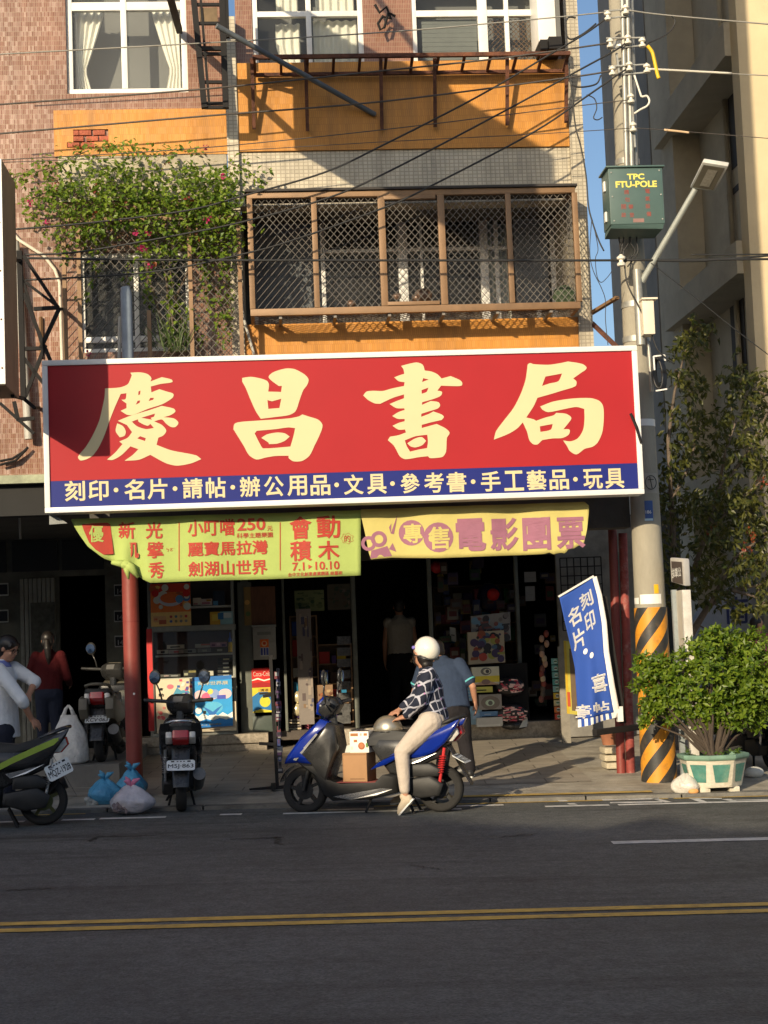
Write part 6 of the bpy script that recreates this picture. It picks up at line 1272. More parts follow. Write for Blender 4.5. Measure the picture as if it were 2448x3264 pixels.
wire('steep black overhead cable, lowest one of the three slanting to the pole', [(80, 893), (480, 867), (782, 808), (960, 757), (1224, 662), (1371, 594), (1696, 424), (1866, 310), (1962, 243), (2006, 215)], .010)
wire('thick black overhead cable running level across the window cages', [(40, 822), (590, 829), (1224, 830), (1888, 830), (2448, 826), (2560, 825)], .012)
wire('second thick black overhead cable at the right of the pole', [(1990, 826), (2205, 832), (2448, 815), (2560, 808)], .011)
wire('black overhead cable beginning right of the street lamp arm', [(2203, 811), (2300, 812), (2448, 810), (2560, 809)], .008)
wire('grey overhead wire, topmost of those running right from the pole', [(2000, 32), (2120, 48), (2448, 77), (2560, 88)], .008, M_WGRY)
wire('pale overhead wire with a thick sleeve, running right from the pole', [(2066, 220), (2332, 235), (2448, 241), (2560, 247)], .006, M_WGRY)
wire('white sleeve part of the pale overhead wire right of the pole', [(2066, 220), (2200, 227), (2332, 234)], .012, mat('white sleeve', (.55, .52, .44), .5))
wire('thin overhead wire with a pink marker, lowest on the right of the pole', [(2018, 408), (2117, 414), (2448, 441), (2560, 451)], .004, M_WBRN)
wire('short pink marker sleeve on the thin wire right of the pole', [(2117, 414), (2165, 419), (2196, 423)], .012, mat('pink marker', (.60, .42, .25), .5))
wire('yellow cable sleeve hanging right of the top of the pole', [(2064, 146), (2078, 165), (2084, 185), (2095, 235), (2100, 250)], .02, mat('yellow sleeve', (.70, .45, .02), .5))
wire('white hook shaped cable end right of the pole', [(2022, 240), (2040, 295), (2046, 308), (2062, 306), (2070, 322), (2062, 338), (2040, 350), (2022, 362)], .011, M_PORC)
wire('black cable loop between the house corner and the pole top', [(1835, 57), (1812, 56), (1802, 80), (1806, 112), (1822, 125), (1860, 107), (1900, 75)], .009)
wire('black cable loop curving out right of the pole top', [(2138, 48), (2152, 65), (2140, 95), (2110, 118), (2060, 140)], .007)
wire('black cable loop at the house corner below the pole insulators', [(1825, 258), (1823, 270), (1850, 278), (1900, 268), (1915, 240)], .009)
wire('curly black cable hanging left of the pole', [(1870, 302), (1895, 315), (1902, 345), (1892, 375), (1905, 382), (1920, 374)], .006)
wire('bundle of thin black wires hanging down the right corner of the house', [(1812, 200), (1822, 290), (1834, 400), (1852, 470), (1868, 560), (1875, 650), (1886, 700), (1908, 765), (1925, 800)], .008)
wire('thin black wire dangling in the gap beside the pole', [(1886, 700), (1880, 800), (1890, 860), (1918, 920), (1930, 960), (1930, 1020), (1938, 1100)], .004)
wire('second thin black wire dangling in the gap beside the pole', [(1888, 700), (1906, 790), (1898, 825), (1903, 880), (1916, 900), (1935, 885), (1950, 865)], .004)
wire('black cable sagging from the lamp arm towards the tree', [(2075, 838), (2200, 935), (2330, 1040), (2448, 1130)], .005)
wire('black cable running down over the cream meter box', [(1990, 830), (2000, 905), (2040, 985), (2075, 1060), (2100, 1120), (2150, 1160)], .008)
for k in range(5):
    r_ = random.Random(40+k); x = 1975+k*14
    wire('short black cable hanging under the dark green control box', [(x, 742), (x+r_.uniform(-10, 10), 770), (x+r_.uniform(-18, 18), 805), (1985+r_.uniform(-15, 20), 850)], .008, t=-.68)
# ================================================================== bus stop sign
M_BUSP = mat('blue grey paint', (.25, .28, .29), .5, var=.15, dirt=.4); M_BUSW = mat('white grey paint', (.55, .53, .48), .6, var=.15, scale=5, dirt=.6, dirtcol=(.25, .2, .14))
bus = thing('bus_stop', 'bus stop sign with two posts and a narrow timetable panel beside the striped pole', 'bus stop', S3(2220, 2490, -.9), FF)
bz = .0
p0, p1 = S3(2148, 1880, -.55), S3(2152, 2105, -.55); MB().box(p0[0]-.025, p0[0]+.025, -.57, -.52, .02, p0[2]).build('post', M_BUSP, bus)
q0, q1 = S3(2194, 1880, -.95), S3(2218, 2490, -.95); MB().box(q1[0]-.042, q1[0]+.042, -.98, -.92, .0, q0[2]).build('post', M_BUSW, bus, bevel=.004)
x_, y_ = p0[0]+.02, q1[0]-.035
def bq(u, z, o=0): return (p0[0]+.02+(q1[0]-.04-p0[0]-.02)*u, -.545+(-.95+.545)*u-o, z)
za, zb_ = S(2170, 2130, -.75)[1], S(2170, 1882, -.75)[1]
def bpan(nm, u0, u1, z0_, z1_, m_, o): MB().add([bq(u0, z0_, o), bq(u1, z0_, o), bq(u1, z1_, o), bq(u0, z1_, o), bq(u0, z0_, o-.02), bq(u1, z0_, o-.02), bq(u1, z1_, o-.02), bq(u0, z1_, o-.02)], [(0, 1, 2, 3), (7, 6, 5, 4), (0, 4, 5, 1), (1, 5, 6, 2), (2, 6, 7, 3), (3, 7, 4, 0)]).build(nm, m_, bus)
bpan('panel', 0, 1, za, zb_, mat('timetable panel', (.58, .54, .45), .5, var=.1, scale=6, dirt=.3, dirtcol=(.5, .3, .3)), 0)
bpan('orange_header', 0, 1, zb_-.09, zb_, mat('orange header', (.55, .25, .06), .5), .003)
bpan('timetable', .55, .95, zb_-.36, zb_-.02, mat('teal print', (.30, .48, .46), .5, var=.4, scale=25), .006); bpan('timetable', .5, .95, zb_-.72, zb_-.42, mat('pink print', (.55, .33, .33), .5, var=.3, scale=20), .006)
for z in (zb_-.40, zb_-.74): bpan('divider', 0, 1, z, z+.006, M_BLK, .004)
ha, hb = S3(2146, 1875, -.45), S3(2206, 1780, -1.0)
h0, h1 = S(2145, 1880, -.45)[1], S(2200, 1778, -1.0)[1]
lo = S(2185, 1868, -1.0)[1]; hi = S(2185, 1780, -1.0)[1]
MB().add([(ha[0]-.01, -.42, lo+.06), (q1[0]-.02, -1.0, lo), (q1[0]+.055, -.95, lo), (ha[0]+.06, -.38, lo+.06), (ha[0]-.01, -.42, hi+.04), (q1[0]-.02, -1.0, hi), (q1[0]+.055, -.95, hi), (ha[0]+.06, -.38, hi+.04)], [(0, 3, 2, 1), (4, 5, 6, 7), (0, 1, 5, 4), (1, 2, 6, 5), (2, 3, 7, 6), (3, 0, 4, 7)]).build('head', mat('pale lamp box', (.58, .55, .50), .4, var=.08), bus, bevel=.015)
A0 = Vector((ha[0]-.01, -.42, 0)); A1 = Vector((q1[0]-.02, -1.0, 0)); dr = (A1-A0).normalized(); nr = Vector((dr.y, -dr.x, 0)); nr = nr if nr.x < 0 else -nr
def hp(k, z, o=.004): v = A0.lerp(A1, k)+nr*o; return (v.x, v.y, z)
MB().add([hp(.12, lo+.06), hp(.9, lo+.02), hp(.9, hi-.03), hp(.12, hi)], [(0, 1, 2, 3)]).build('head_face', mat('brown face', (.07, .05, .045), .5), bus)
tm = MB(); c = A0.lerp(A1, .5)+nr*.006; put_text(tm, '公車站', (c.x, c.y, (lo+hi)/2+.01), -dr if dr.x < 0 else dr, (0, 0, 1), nr, w=.42, h=.10, bold=.02); tm.build('lettering', M_WFR, bus)
# ================================================================== planter
def leaf_mat(name, c1, c2, trans=.35):
    if name in MATS: return MATS[name]
    m = bpy.data.materials.new(name); m.use_nodes = True; nt = m.node_tree; L = nt.links; b = nt.nodes['Principled BSDF']; out = [n for n in nt.nodes if n.type == 'OUTPUT_MATERIAL'][0]
    oi = _nd(nt, 'ShaderNodeNewGeometry'); cr = _nd(nt, 'ShaderNodeMix', data_type='RGBA'); cr.inputs['A'].default_value = c1+(1,); cr.inputs['B'].default_value = c2+(1,)
    L.new(oi.outputs['Random Per Island'], cr.inputs['Factor'])
    L.new(cr.outputs['Result'], b.inputs['Base Color']); b.inputs['Roughness'].default_value = .42; b.inputs['Specular IOR Level'].default_value = .4
    tr = _nd(nt, 'ShaderNodeBsdfTranslucent'); L.new(cr.outputs['Result'], tr.inputs['Color']); mx = _nd(nt, 'ShaderNodeMixShader'); mx.inputs[0].default_value = trans
    L.new(b.outputs[0], mx.inputs[1]); L.new(tr.outputs[0], mx.inputs[2]); L.new(mx.outputs[0], out.inputs[0]); MATS[name] = m; return m
def leaf(mb, p, d, n, l, w, curl=.15):
    """one folded leaf from p along d"""
    d = Vector(d).normalized(); n = Vector(n); n = (n - d*n.dot(d))
    n = n.normalized() if n.length > 1e-4 else Vector((0, 0, 1)); x = d.cross(n); p = Vector(p); m = p+d*l*.48 - n*l*curl*.3
    mb.add([p, m+x*w*.5+n*w*.18, p+d*l-n*l*curl, m-x*w*.5+n*w*.18, m], [(0, 4, 1), (4, 2, 1), (0, 3, 4), (4, 3, 2)])
def rvec(r): 
    while True:
        v = Vector((r.uniform(-1, 1), r.uniform(-1, 1), r.uniform(-1, 1)))
        if .05 < v.length < 1: return v.normalized()
def whorl(mb, p, d, r, n, l, w):
    d = Vector(d).normalized(); a = d.orthogonal().normalized(); b = d.cross(a)
    for k in range(n):
        t = 2*math.pi*k/n+r.uniform(-.3, .3); o = a*math.cos(t)+b*math.sin(t); dd = o*r.uniform(.6, 1)+d*r.uniform(.2, .9); leaf(mb, Vector(p)-d*r.uniform(0, .05), dd, d, l*r.uniform(.7, 1.1), w*r.uniform(.8, 1.1))
pc = toF((3.02, 15.42, 0)); pcx, pcy = S(2277, 2500, -1.12)[0], -1.12
pl = thing('planter', 'octagonal white and green concrete planter holding the bush', 'planter', (pcx, pcy, .03), FF)
def octo(r, z): return [(pcx+r*math.cos(a), pcy+r*math.sin(a), z) for a in [math.pi/8+k*math.pi/4 for k in range(8)]]
zr = S(2275, 2408, -1.4)[1]; zb0 = .012
M_PLW = mat('chalky white paint', (.60, .56, .45), .8, var=.15, scale=6, bump=.3, dirt=.6, dirtcol=(.25, .2, .13)); M_PLG = mat('worn green paint', (.06, .20, .16), .7, var=.3, scale=6, bump=.3, dirt=.6, dirtcol=(.30, .33, .22))
MB().loft([octo(.26, zb0+.03), octo(.265, zb0+.06), octo(.318, zr-.05), octo(.322, zr-.045)]).build('bowl', M_PLW, pl, bevel=.006)
MB().loft([octo(.33, zr-.05), octo(.345, zr-.03), octo(.345, zr), octo(.29, zr), octo(.28, zr-.06)], cap=True).build('rim', mat('pale green rim', (.16, .27, .20), .7, var=.25, dirt=.4), pl, bevel=.005)
for k in range(8):
    a0, a1 = math.pi/8+k*math.pi/4, math.pi/8+(k+1)*math.pi/4; q = []
    for (f, zf) in ((.22, .16), (.78, .16), (.86, .84), (.14, .84)):
        r = .262+(.318-.262)*zf; z = zb0+.04+(zr-.05-zb0-.04)*zf; A = Vector((math.cos(a0), math.sin(a0), 0)); B = Vector((math.cos(a1), math.sin(a1), 0)); v = A.lerp(B, f)*(r+.0035); q.append((pcx+v.x, pcy+v.y, z))
    MB().add(q, [(0, 1, 2, 3)]).build('panel', M_PLG, pl)
for k in range(4): a = math.pi/4+k*math.pi/2; c = (pcx+.20*math.cos(a), pcy+.20*math.sin(a)); MB().box(c[0]-.05, c[0]+.05, c[1]-.05, c[1]+.05, zb0-.03, zb0+.032).build('foot', M_PLW, pl, bevel=.01)
MB().lathe([(.001, zr-.055), (.28, zr-.055)], (pcx, pcy, 0), 16, cap=False).build('soil', mat('dark soil', (.05, .035, .025), .95, bump=.6), pl)
bush = thing('bush', 'rounded bright green bush growing in the octagonal planter', 'bush', (pcx, pcy, zr-.05), FF)
rg = random.Random(77); tk = MB(); lf = MB()
bcx = S(2300, 2150, -.9); lobes = []
for (px, py, rr, t) in ((2230, 2080, 62, -.95), (2320, 2060, 70, -.8), (2405, 2110, 70, -.9), (2270, 2170, 80, -1.05), (2370, 2190, 80, -1.0), (2160, 2130, 60, -.95), (2085, 2130, 40, -.9), (2055, 2115, 34, -.85), (2180, 2220, 66, -1.0), (2100, 2230, 46, -.95), (2120, 2175, 55, -.95), (2270, 2260, 56, -1.0), (2340, 2275, 52, -1.05), (2440, 2200, 60, -.9), (2400, 2040, 40, -.8), (2270, 2030, 40, -.85), (2460, 2120, 50, -.8), (2075, 2260, 34, -.9), (2330, 2120, 80, -.6), (2420, 2260, 36, -.9), (2040, 2185, 26, -.9), (2140, 2290, 26, -.95), (2230, 2300, 34, -1.0), (2410, 2300, 30, -.95), (2300, 2300, 40, -.9), (2200, 2265, 40, -1.0), (2370, 2250, 50, -1.0), (2060, 2300, 18, -.9)):
    c = S3(px, py, t); lobes.append((Vector(c), rr/5000*15.2))
base = Vector((pcx+.02, pcy, zr-.05))
for li_, (c, r) in enumerate(lobes):
    m_ = base.lerp(c, .45)+Vector((rg.uniform(-.05, .05), rg.uniform(-.05, .05), .04)); tk.tube([base+Vector((rg.uniform(-.05, .05), rg.uniform(-.04, .04), 0)), base.lerp(m_, .5)+Vector((rg.uniform(-.03, .03), 0, 0)), m_, c], [.022, .017, .011, .004], 6)
    n = int(128*(r/.2)**1.8)
    for k in range(n):
        v = rvec(rg); q = c+Vector((v.x*r*1.12, v.y*r*.95, v.z*r*.98))*(rg.uniform(.35, 1.25)**.5)
        d = (v*.9+Vector((-.1, -.3, .4))+rvec(rg)*.6)
        whorl(lf, q, d, rg, rg.choice((3, 4, 5)), rg.uniform(.055, .082), .034)
for k in range(46):                                  # shoots that stand out of the crown
    c, r = rg.choice(lobes); v = rvec(rg); v.z = abs(v.z)*.8-.1; p0 = c+v*r*.9; p1 = c+v*r*rg.uniform(1.25, 1.65)+Vector((0, 0, .03)); tk.tube([p0, p1], [.004, .002], 4)
    for q in (.35, .7, 1.0): whorl(lf, p0.lerp(p1, q), v+Vector((0, 0, .4)), rg, 4, rg.uniform(.05, .08), .032)
tk.build('stem', mat('bush bark', (.055, .040, .028), .9, var=.3), bush, smooth=50)
lf.build('foliage', leaf_mat('bright leaf', (.055, .115, .008), (.20, .275, .022), .40), bush)
wd = MB()
for k in range(40):
    a = rg.uniform(0, 6.28); p = Vector((pcx+.24*math.cos(a), pcy+.24*math.sin(a), zr-.05)); whorl(wd, p+Vector((0, 0, rg.uniform(.02, .09))), (rg.uniform(-.4, .4), rg.uniform(-.4, .4), 1), rg, 4, .05, .025)
wd.build('weeds', leaf_mat('weed leaf', (.06, .12, .015), (.12, .19, .03)), pl)
# ================================================================== tree behind the pole
tree = thing('tree', 'loose tree with large drooping leaves in the shade behind the bus stop', 'tree', S3(2150, 2390, 2.2), FF)
rg = random.Random(5); tk = MB(); lf = MB(); TB_ = 2.4
root = Vector(S3(2150, 2390, TB_)); root.z = .1
limbs = [[(2150, 2390), (2158, 2200), (2185, 2050), (2260, 1930), (2330, 1880), (2448, 1860)], [(2158, 2200), (2170, 2000), (2200, 1850), (2250, 1700), (2290, 1560), (2310, 1450), (2350, 1330)], [(2170, 2000), (2150, 1800), (2140, 1600), (2130, 1400), (2150, 1250), (2190, 1100)], [(2250, 1700), (2330, 1620), (2420, 1540), (2470, 1500)], [(2290, 1560), (2380, 1450), (2440, 1330), (2480, 1250)], [(2260, 1930), (2340, 1780), (2420, 1720), (2500, 1680)], [(2140, 1600), (2200, 1480), (2240, 1300)], [(2330, 1880), (2400, 1900), (2470, 1940)]]
tips = []
for li, pts in enumerate(limbs):
    P = [Vector(S3(x, y, TB_+rg.uniform(-.35, .35)*(i > 0))) for i, (x, y) in enumerate(pts)]
    if li == 0: P[0].z = .1
    r0 = .07 if li == 0 else .045 if li < 3 else .025
    tk.tube(P, [r0*(1-.8*i/(len(P)-1)) for i in range(len(P))], 8); tips += [(P[i].lerp(P[i+1], f), li) for i in range(len(P)-1) for f in (.2, .5, .8)][2 if li == 0 else 0:]
clusters = [(2210, 1075, 50), (2170, 1110, 45), (2240, 1050, 30), (2150, 1200, 45), (2200, 1230, 55), (2180, 1330, 60), (2240, 1350, 50), (2150, 1400, 45), (2350, 1200, 60), (2400, 1230, 55), (2330, 1290, 60), (2440, 1280, 60), (2420, 1350, 55), (2300, 1380, 55), (2180, 1470, 55), (2220, 1440, 45), (2340, 1440, 60), (2400, 1440, 60), (2320, 1520, 60), (2440, 1480, 50), (2250, 1600, 65), (2190, 1610, 55), (2330, 1600, 55), (2400, 1590, 60), (2240, 1660, 60), (2310, 1680, 60), (2400, 1660, 60), (2440, 1700, 50), (2250, 1740, 60), (2330, 1760, 60), (2420, 1770, 60), (2230, 1830, 50), (2300, 1840, 50), (2380, 1820, 55), (2440, 1850, 40), (2270, 1900, 40), (2350, 1940, 40), (2430, 1920, 40), (2200, 1870, 35), (2330, 2060, 30), (2140, 1520, 45), (2130, 1620, 45), (2120, 1720, 50), (2130, 1830, 50), (2110, 1900, 40), (2100, 1560, 35)]
for x, y, r in clusters:
    for k in range(int(r*.88)):
        q = Vector(S3(x+rg.gauss(0, r*.6), y+rg.gauss(0, r*.55), TB_+rg.gauss(0, .38))); d = Vector((rg.uniform(-1, 1), rg.uniform(-1, .5), rg.uniform(-1.3, .1)))
        for j in range(rg.choice((2, 3, 4))): leaf(lf, q+rvec(rg)*.03, d+rvec(rg)*.8, rvec(rg)+Vector((0, -.5, .8)), rg.uniform(.07, .115), rg.uniform(.03, .048), .25)
    b = min(tips, key=lambda t_: (t_[0]-Vector(S3(x, y, TB_))).length)[0]; tk.tube([b, b.lerp(Vector(S3(x, y, TB_)), .5)+rvec(rg)*.05, Vector(S3(x, y, TB_))], [.010, .007, .003], 5)
tk.build('trunk', mat('grey bark', (.13, .10, .075), .9, var=.3, scale=12, bump=.4), tree, smooth=60)
lf.build('crown', leaf_mat('olive leaf', (.030, .046, .010), (.115, .115, .022), .35), tree)
fl_ = MB()
for x, y in ((2385, 1735), (2395, 1700), (2380, 1760), (2265, 1690), (2425, 1540)):
    for k in range(10): leaf(fl_, Vector(S3(x, y, TB_-.5))+rvec(rg)*.05, rvec(rg), rvec(rg), .05, .03)
fl_.build('red_shoots', leaf_mat('red shoot', (.22, .04, .02), (.30, .09, .03)), tree)
# white wall with a blue character, far back in the side lane
ww = thing('painted_wall', 'low blue grey wall with a painted blue character, seen behind the tree', 'wall', S3(2340, 2100, 9), FF)
a = S(2205, 2300, 9.0); mb = MB(); arc = [S(x, y, 9.0) for x, y in ((2205, 1990), (2230, 1940), (2270, 1900), (2330, 1872), (2400, 1858), (2480, 1855))]
mb.prism([(a[0], .0), (arc[-1][0]+1.5, .0), (arc[-1][0]+1.5, arc[-1][1])] + arc[::-1], 9.0, 9.15); mb.build('panel', mat('blue grey paint wall', (.30, .32, .36), .7, var=.12, scale=1.5, dirt=.3), ww)
tm = MB(); c = S(2348, 1945, 9.0); put_text(tm, '南', (c[0], 9.0, c[1]), (1, 0, 0), (0, 0, 1), (0, -1, 0), w=78/5000*25, h=88/5000*25, bold=.015, lift=.004); tm.build('lettering', mat('dark blue paint', (.02, .03, .12), .6), ww)
dkk = MB(); dkk.box(S(2010, 2300, 6)[0], S(2150, 1400, 6)[0], 6.0, 6.2, .1, 3.2); dkk.build('dark_fence', mat('dark fence', (.03, .032, .028), .8, var=.3), frame=FF, label='dark fence in the lane behind the striped pole', cat='fence')
# ================================================================== vine on the left house
vine = thing('vine', 'bougainvillea vine sprawling over the left house above its mesh cage', 'vine', S3(430, 1120, -.2), FF)
rg = random.Random(9); lf = MB(); tk = MB()
vb = [(150, 520, 50, 26, 60), (60, 560, 30, 14, 22), (110, 580, 40, 14, 26), (200, 600, 70, 45, 200), (290, 480, 70, 25, 60), (360, 460, 50, 18, 40), (300, 560, 80, 60, 260), (400, 540, 60, 40, 150), (450, 470, 40, 20, 30), (520, 490, 60, 18, 55), (590, 480, 40, 14, 40), (560, 540, 60, 30, 90), (620, 570, 60, 45, 180), (700, 580, 60, 50, 220), (330, 630, 90, 60, 420), (430, 620, 80, 60, 400), (540, 620, 80, 60, 420), (640, 650, 80, 60, 420), (720, 660, 50, 70, 300), (240, 670, 70, 50, 230), (150, 640, 50, 40, 90), (90, 650, 30, 30, 50), (120, 700, 40, 30, 50), (200, 740, 50, 50, 110), (260, 740, 40, 40, 80), (330, 710, 60, 40, 200), (440, 700, 70, 50, 300), (560, 710, 80, 60, 360), (660, 730, 60, 60, 300), (730, 740, 40, 60, 170), (480, 780, 50, 50, 130), (600, 780, 50, 40, 110), (700, 800, 50, 50, 130), (200, 800, 20, 40, 45), (290, 770, 30, 35, 50), (770, 500, 40, 10, 16), (830, 540, 40, 12, 12), (740, 560, 40, 20, 40)]
def vt(): return -.36+rg.gauss(0, .19)
for x, y, rx, ry, n in vb:
    for k in range(int(n*.72)):
        q = Vector(S3(x+rg.gauss(0, rx*.62), y+rg.gauss(0, ry*.62), min(-.06, vt()))); d = Vector((rg.uniform(-1, 1), rg.uniform(-1, .2), rg.uniform(-1, .6)))
        leaf(lf, q, d, Vector((rg.uniform(-.5, .5), -.7, 1))+rvec(rg)*.4, rg.uniform(.045, .075), rg.uniform(.032, .05), .2)
strands = [[(330, 760), (310, 850), (300, 905)], [(470, 800), (470, 900), (465, 950)], [(640, 780), (660, 870), (690, 930), (720, 1010), (735, 1060)], [(700, 820), (720, 900), (740, 1000)], [(660, 830), (650, 950), (690, 1010)], [(560, 700), (540, 850), (560, 960), (600, 1080)], [(530, 940), (545, 1000), (560, 1090)], [(30, 570), (80, 555), (150, 540), (280, 480)], [(90, 640), (130, 620), (220, 600)], [(730, 520), (790, 545), (850, 590)], [(420, 820), (400, 900)], [(265, 920), (262, 960)], [(600, 960), (640, 1090)], [(690, 1010), (710, 1100)], [(480, 920), (470, 980)]]
for stp in strands:
    P = [Vector(S3(x, y, -.30+rg.uniform(-.1, .1))) for x, y in stp]; tk.tube(P, .006, 5)
    for i in range(len(P)-1):
        L_ = (P[i+1]-P[i]).length
        for k in range(int(L_*90)):
            q = P[i].lerp(P[i+1], rg.random())+rvec(rg)*.05; leaf(lf, q, Vector((rg.uniform(-1, 1), rg.uniform(-1, .1), rg.uniform(-1.2, .3))), Vector((0, -.7, 1))+rvec(rg)*.4, rg.uniform(.04, .07), rg.uniform(.03, .048), .2)
for pts in ([(545, 1130), (540, 1000), (530, 880), (500, 760), (430, 640), (330, 560)], [(540, 1130), (560, 950), (620, 820), (680, 700), (700, 600)], [(545, 1130), (480, 900), (440, 760), (300, 650), (180, 600)], [(250, 640), (220, 560), (190, 520)]):
    tk.tube([Vector(S3(x, y, -.22)) for x, y in pts], [.018-.012*i/(len(pts)-1) for i in range(len(pts))], 6)
gr_ = MB()
for k in range(90):
    p = Vector(S3(560+rg.gauss(0, 28), 1125, -.3+rg.gauss(0, .06))); leaf(gr_, p, Vector((rg.gauss(0, .35), rg.uniform(-.3, .1), 1)), (rg.uniform(-1, 1), -1, 0), rg.uniform(.2, .5), .012, .1)
tk.build('stem', mat('vine stem', (.14, .10, .07), .9, var=.3), vine, smooth=60); lf.build('foliage', leaf_mat('vine leaf', (.07, .14, .012), (.22, .30, .03), .42), vine); gr_.build('grass_tuft', leaf_mat('grass blade', (.05, .09, .02), (.10, .15, .03)), vine)
for x, y in ((96, 646), (472, 744), (446, 792), (460, 796), (657, 705), (668, 700), (708, 565), (280, 1125), (655, 470), (430, 745), (150, 710), (480, 850)):
    fm = MB()
    for k in range(12): leaf(fm, Vector(S3(x, y, -.6))+rvec(rg)*.022, rvec(rg)+Vector((0, -.4, .2)), rvec(rg), rg.uniform(.025, .04), .026, .1)
    fm.build('flower', leaf_mat('bract', (.50, .02, .13), (.62, .06, .20), .4), vine)
tp = MB()
for x, y in ((250, 480), (380, 640), (600, 640), (170, 590), (520, 520), (310, 690), (640, 760), (480, 830), (300, 600)):
    for k in range(7): leaf(tp, Vector(S3(x, y, -.5))+rvec(rg)*.06, rvec(rg), rvec(rg), .045, .03)
tp.build('red_shoots', leaf_mat('red shoot', (.22, .04, .02), (.30, .09, .03)), vine)
# ================================================================== motor scooters (local frame: x forward from the rear hub, y to the rider's left, z up)
M_TYRE = mat('tyre rubber', (.018, .017, .016), .85, var=.25, scale=20, bump=.2, bscale=120); M_BPL = mat('black plastic', (.012, .012, .0125), .5, var=.3, scale=6, spec=.35, dirt=.3, dirtcol=(.035, .032, .028)); M_DPL = mat('dark grey plastic', (.020, .020, .020), .5, var=.3, scale=6, spec=.35, dirt=.35, dirtcol=(.05, .045, .038))
M_SEAT = mat('seat vinyl', (.022, .022, .022), .55, var=.15); M_CHR = mat('bright metal', (.55, .55, .55), .25, metal=.9, var=.1); M_ENG = mat('engine metal', (.10, .10, .10), .45, metal=.6, var=.3, scale=10)
M_PLATE = mat('number plate white', (.72, .74, .72), .4, var=.04); M_TLR = mat('tail light red', (.45, .012, .012), .15, var=.1, coat=.5); M_AMB = mat('amber lens', (.75, .20, .01), .2); M_LENS = mat('clear lens', (.55, .53, .48), .12, var=.3, scale=20, coat=.5); M_MIR = mat('mirror glass', (.5, .6, .75), .05, metal=1)
def slab(mb, pts, w, inset=.8, y=0.0, flat=.72):
    """side outline (x, z) given a rounded width: full size inside, drawn in towards both flanks"""
    cx = sum(p[0] for p in pts)/len(pts); cz = sum(p[1] for p in pts)/len(pts)
    def ring(k, yy): return [(cx+(p[0]-cx)*k, yy, cz+(p[1]-cz)*k) for p in pts]
    return mb.loft([ring(inset, y-w), ring((1+inset)/2+.03, y-w*(flat+.16)), ring(1, y-w*flat), ring(1, y+w*flat), ring((1+inset)/2+.03, y+w*(flat+.16)), ring(inset, y+w)])
def wheel(parent, nm, x, z, r, w, rim_col, spokes=5, yaw=0.0):
    t = MB(); prof = []
    for k in range(9): a = math.pi*k/8; prof.append((r-.030+.030*math.sin(a), -w/2*math.cos(a)))
    prof = [(r-.075, -w/2*.85)] + prof + [(r-.075, w/2*.85)]
    n0 = 0; t.lathe(prof, (0, 0, 0), 36, 'y', cap=False)
    h = MB(); h.lathe([(r-.074, -w*.36), (r-.060, -w*.40), (r-.060, w*.40), (r-.074, w*.36)], (0, 0, 0), 32, 'y', cap=False); h.lathe([(.001, -w*.5), (.04, -w*.5), (.045, 0), (.04, w*.5), (.001, w*.5)], (0, 0, 0), 16, 'y')
    for k in range(spokes): a = 2*math.pi*k/spokes; h.bar((.03*math.cos(a), 0, .03*math.sin(a)), ((r-.068)*math.cos(a+.2), 0, (r-.068)*math.sin(a+.2)), .03, .05, up=(0, 1, 0))
    h.lathe([(.055, w*.42), (.085, w*.42), (.085, w*.47), (.055, w*.47)], (0, 0, 0), 24, 'y')
    Mx = Matrix.Translation((x, 0, z)) @ Matrix.Rotation(yaw, 4, 'Z'); t.xf(Mx); h.xf(Mx)
    o = t.build(nm, M_TYRE, parent, smooth=40); h.build('rim', rim_col, o, smooth=35); return o
def plate(parent, text, c, X, Y, N, w=.26, h=.14, letters=(.02, .02, .025)):
    mb = MB(); c, X, Y, N = Vector(c), Vector(X).normalized(), Vector(Y).normalized(), Vector(N).normalized()
    pts = [(-w/2+.015, -h/2), (w/2-.015, -h/2), (w/2, -h/2+.015), (w/2, h/2-.015), (w/2-.015, h/2), (-w/2+.015, h/2), (-w/2, h/2-.015), (-w/2, -h/2+.015)]
    mb.add([c+X*a+Y*b for a, b in pts]+[c+X*a+Y*b-N*.006 for a, b in pts], [tuple(range(8)), tuple(range(15, 7, -1))]+[(i, i+8, (i+1) % 8+8, (i+1) % 8) for i in range(8)])
    o = mb.build('number_plate', M_PLATE, parent); t = MB()
    put_text(t, text, c-Y*h*.12, X, Y, N, w=w*.90, h=h*.50, bold=.012)
    for dx in (-.06, -.03, 0): t.obox(c+X*(dx+.03)+Y*h*.36+N*.003, (.016, .003, .012), Matrix((X, N, Y)).transposed())
    for dx in (-.075, .075): t.obox(c+X*dx+Y*h*.37+N*.004, (.03, .004, .018), Matrix((X, N, Y)).transposed())
    t.build('lettering', ink_mat((.08, .08, .10)), o); return o
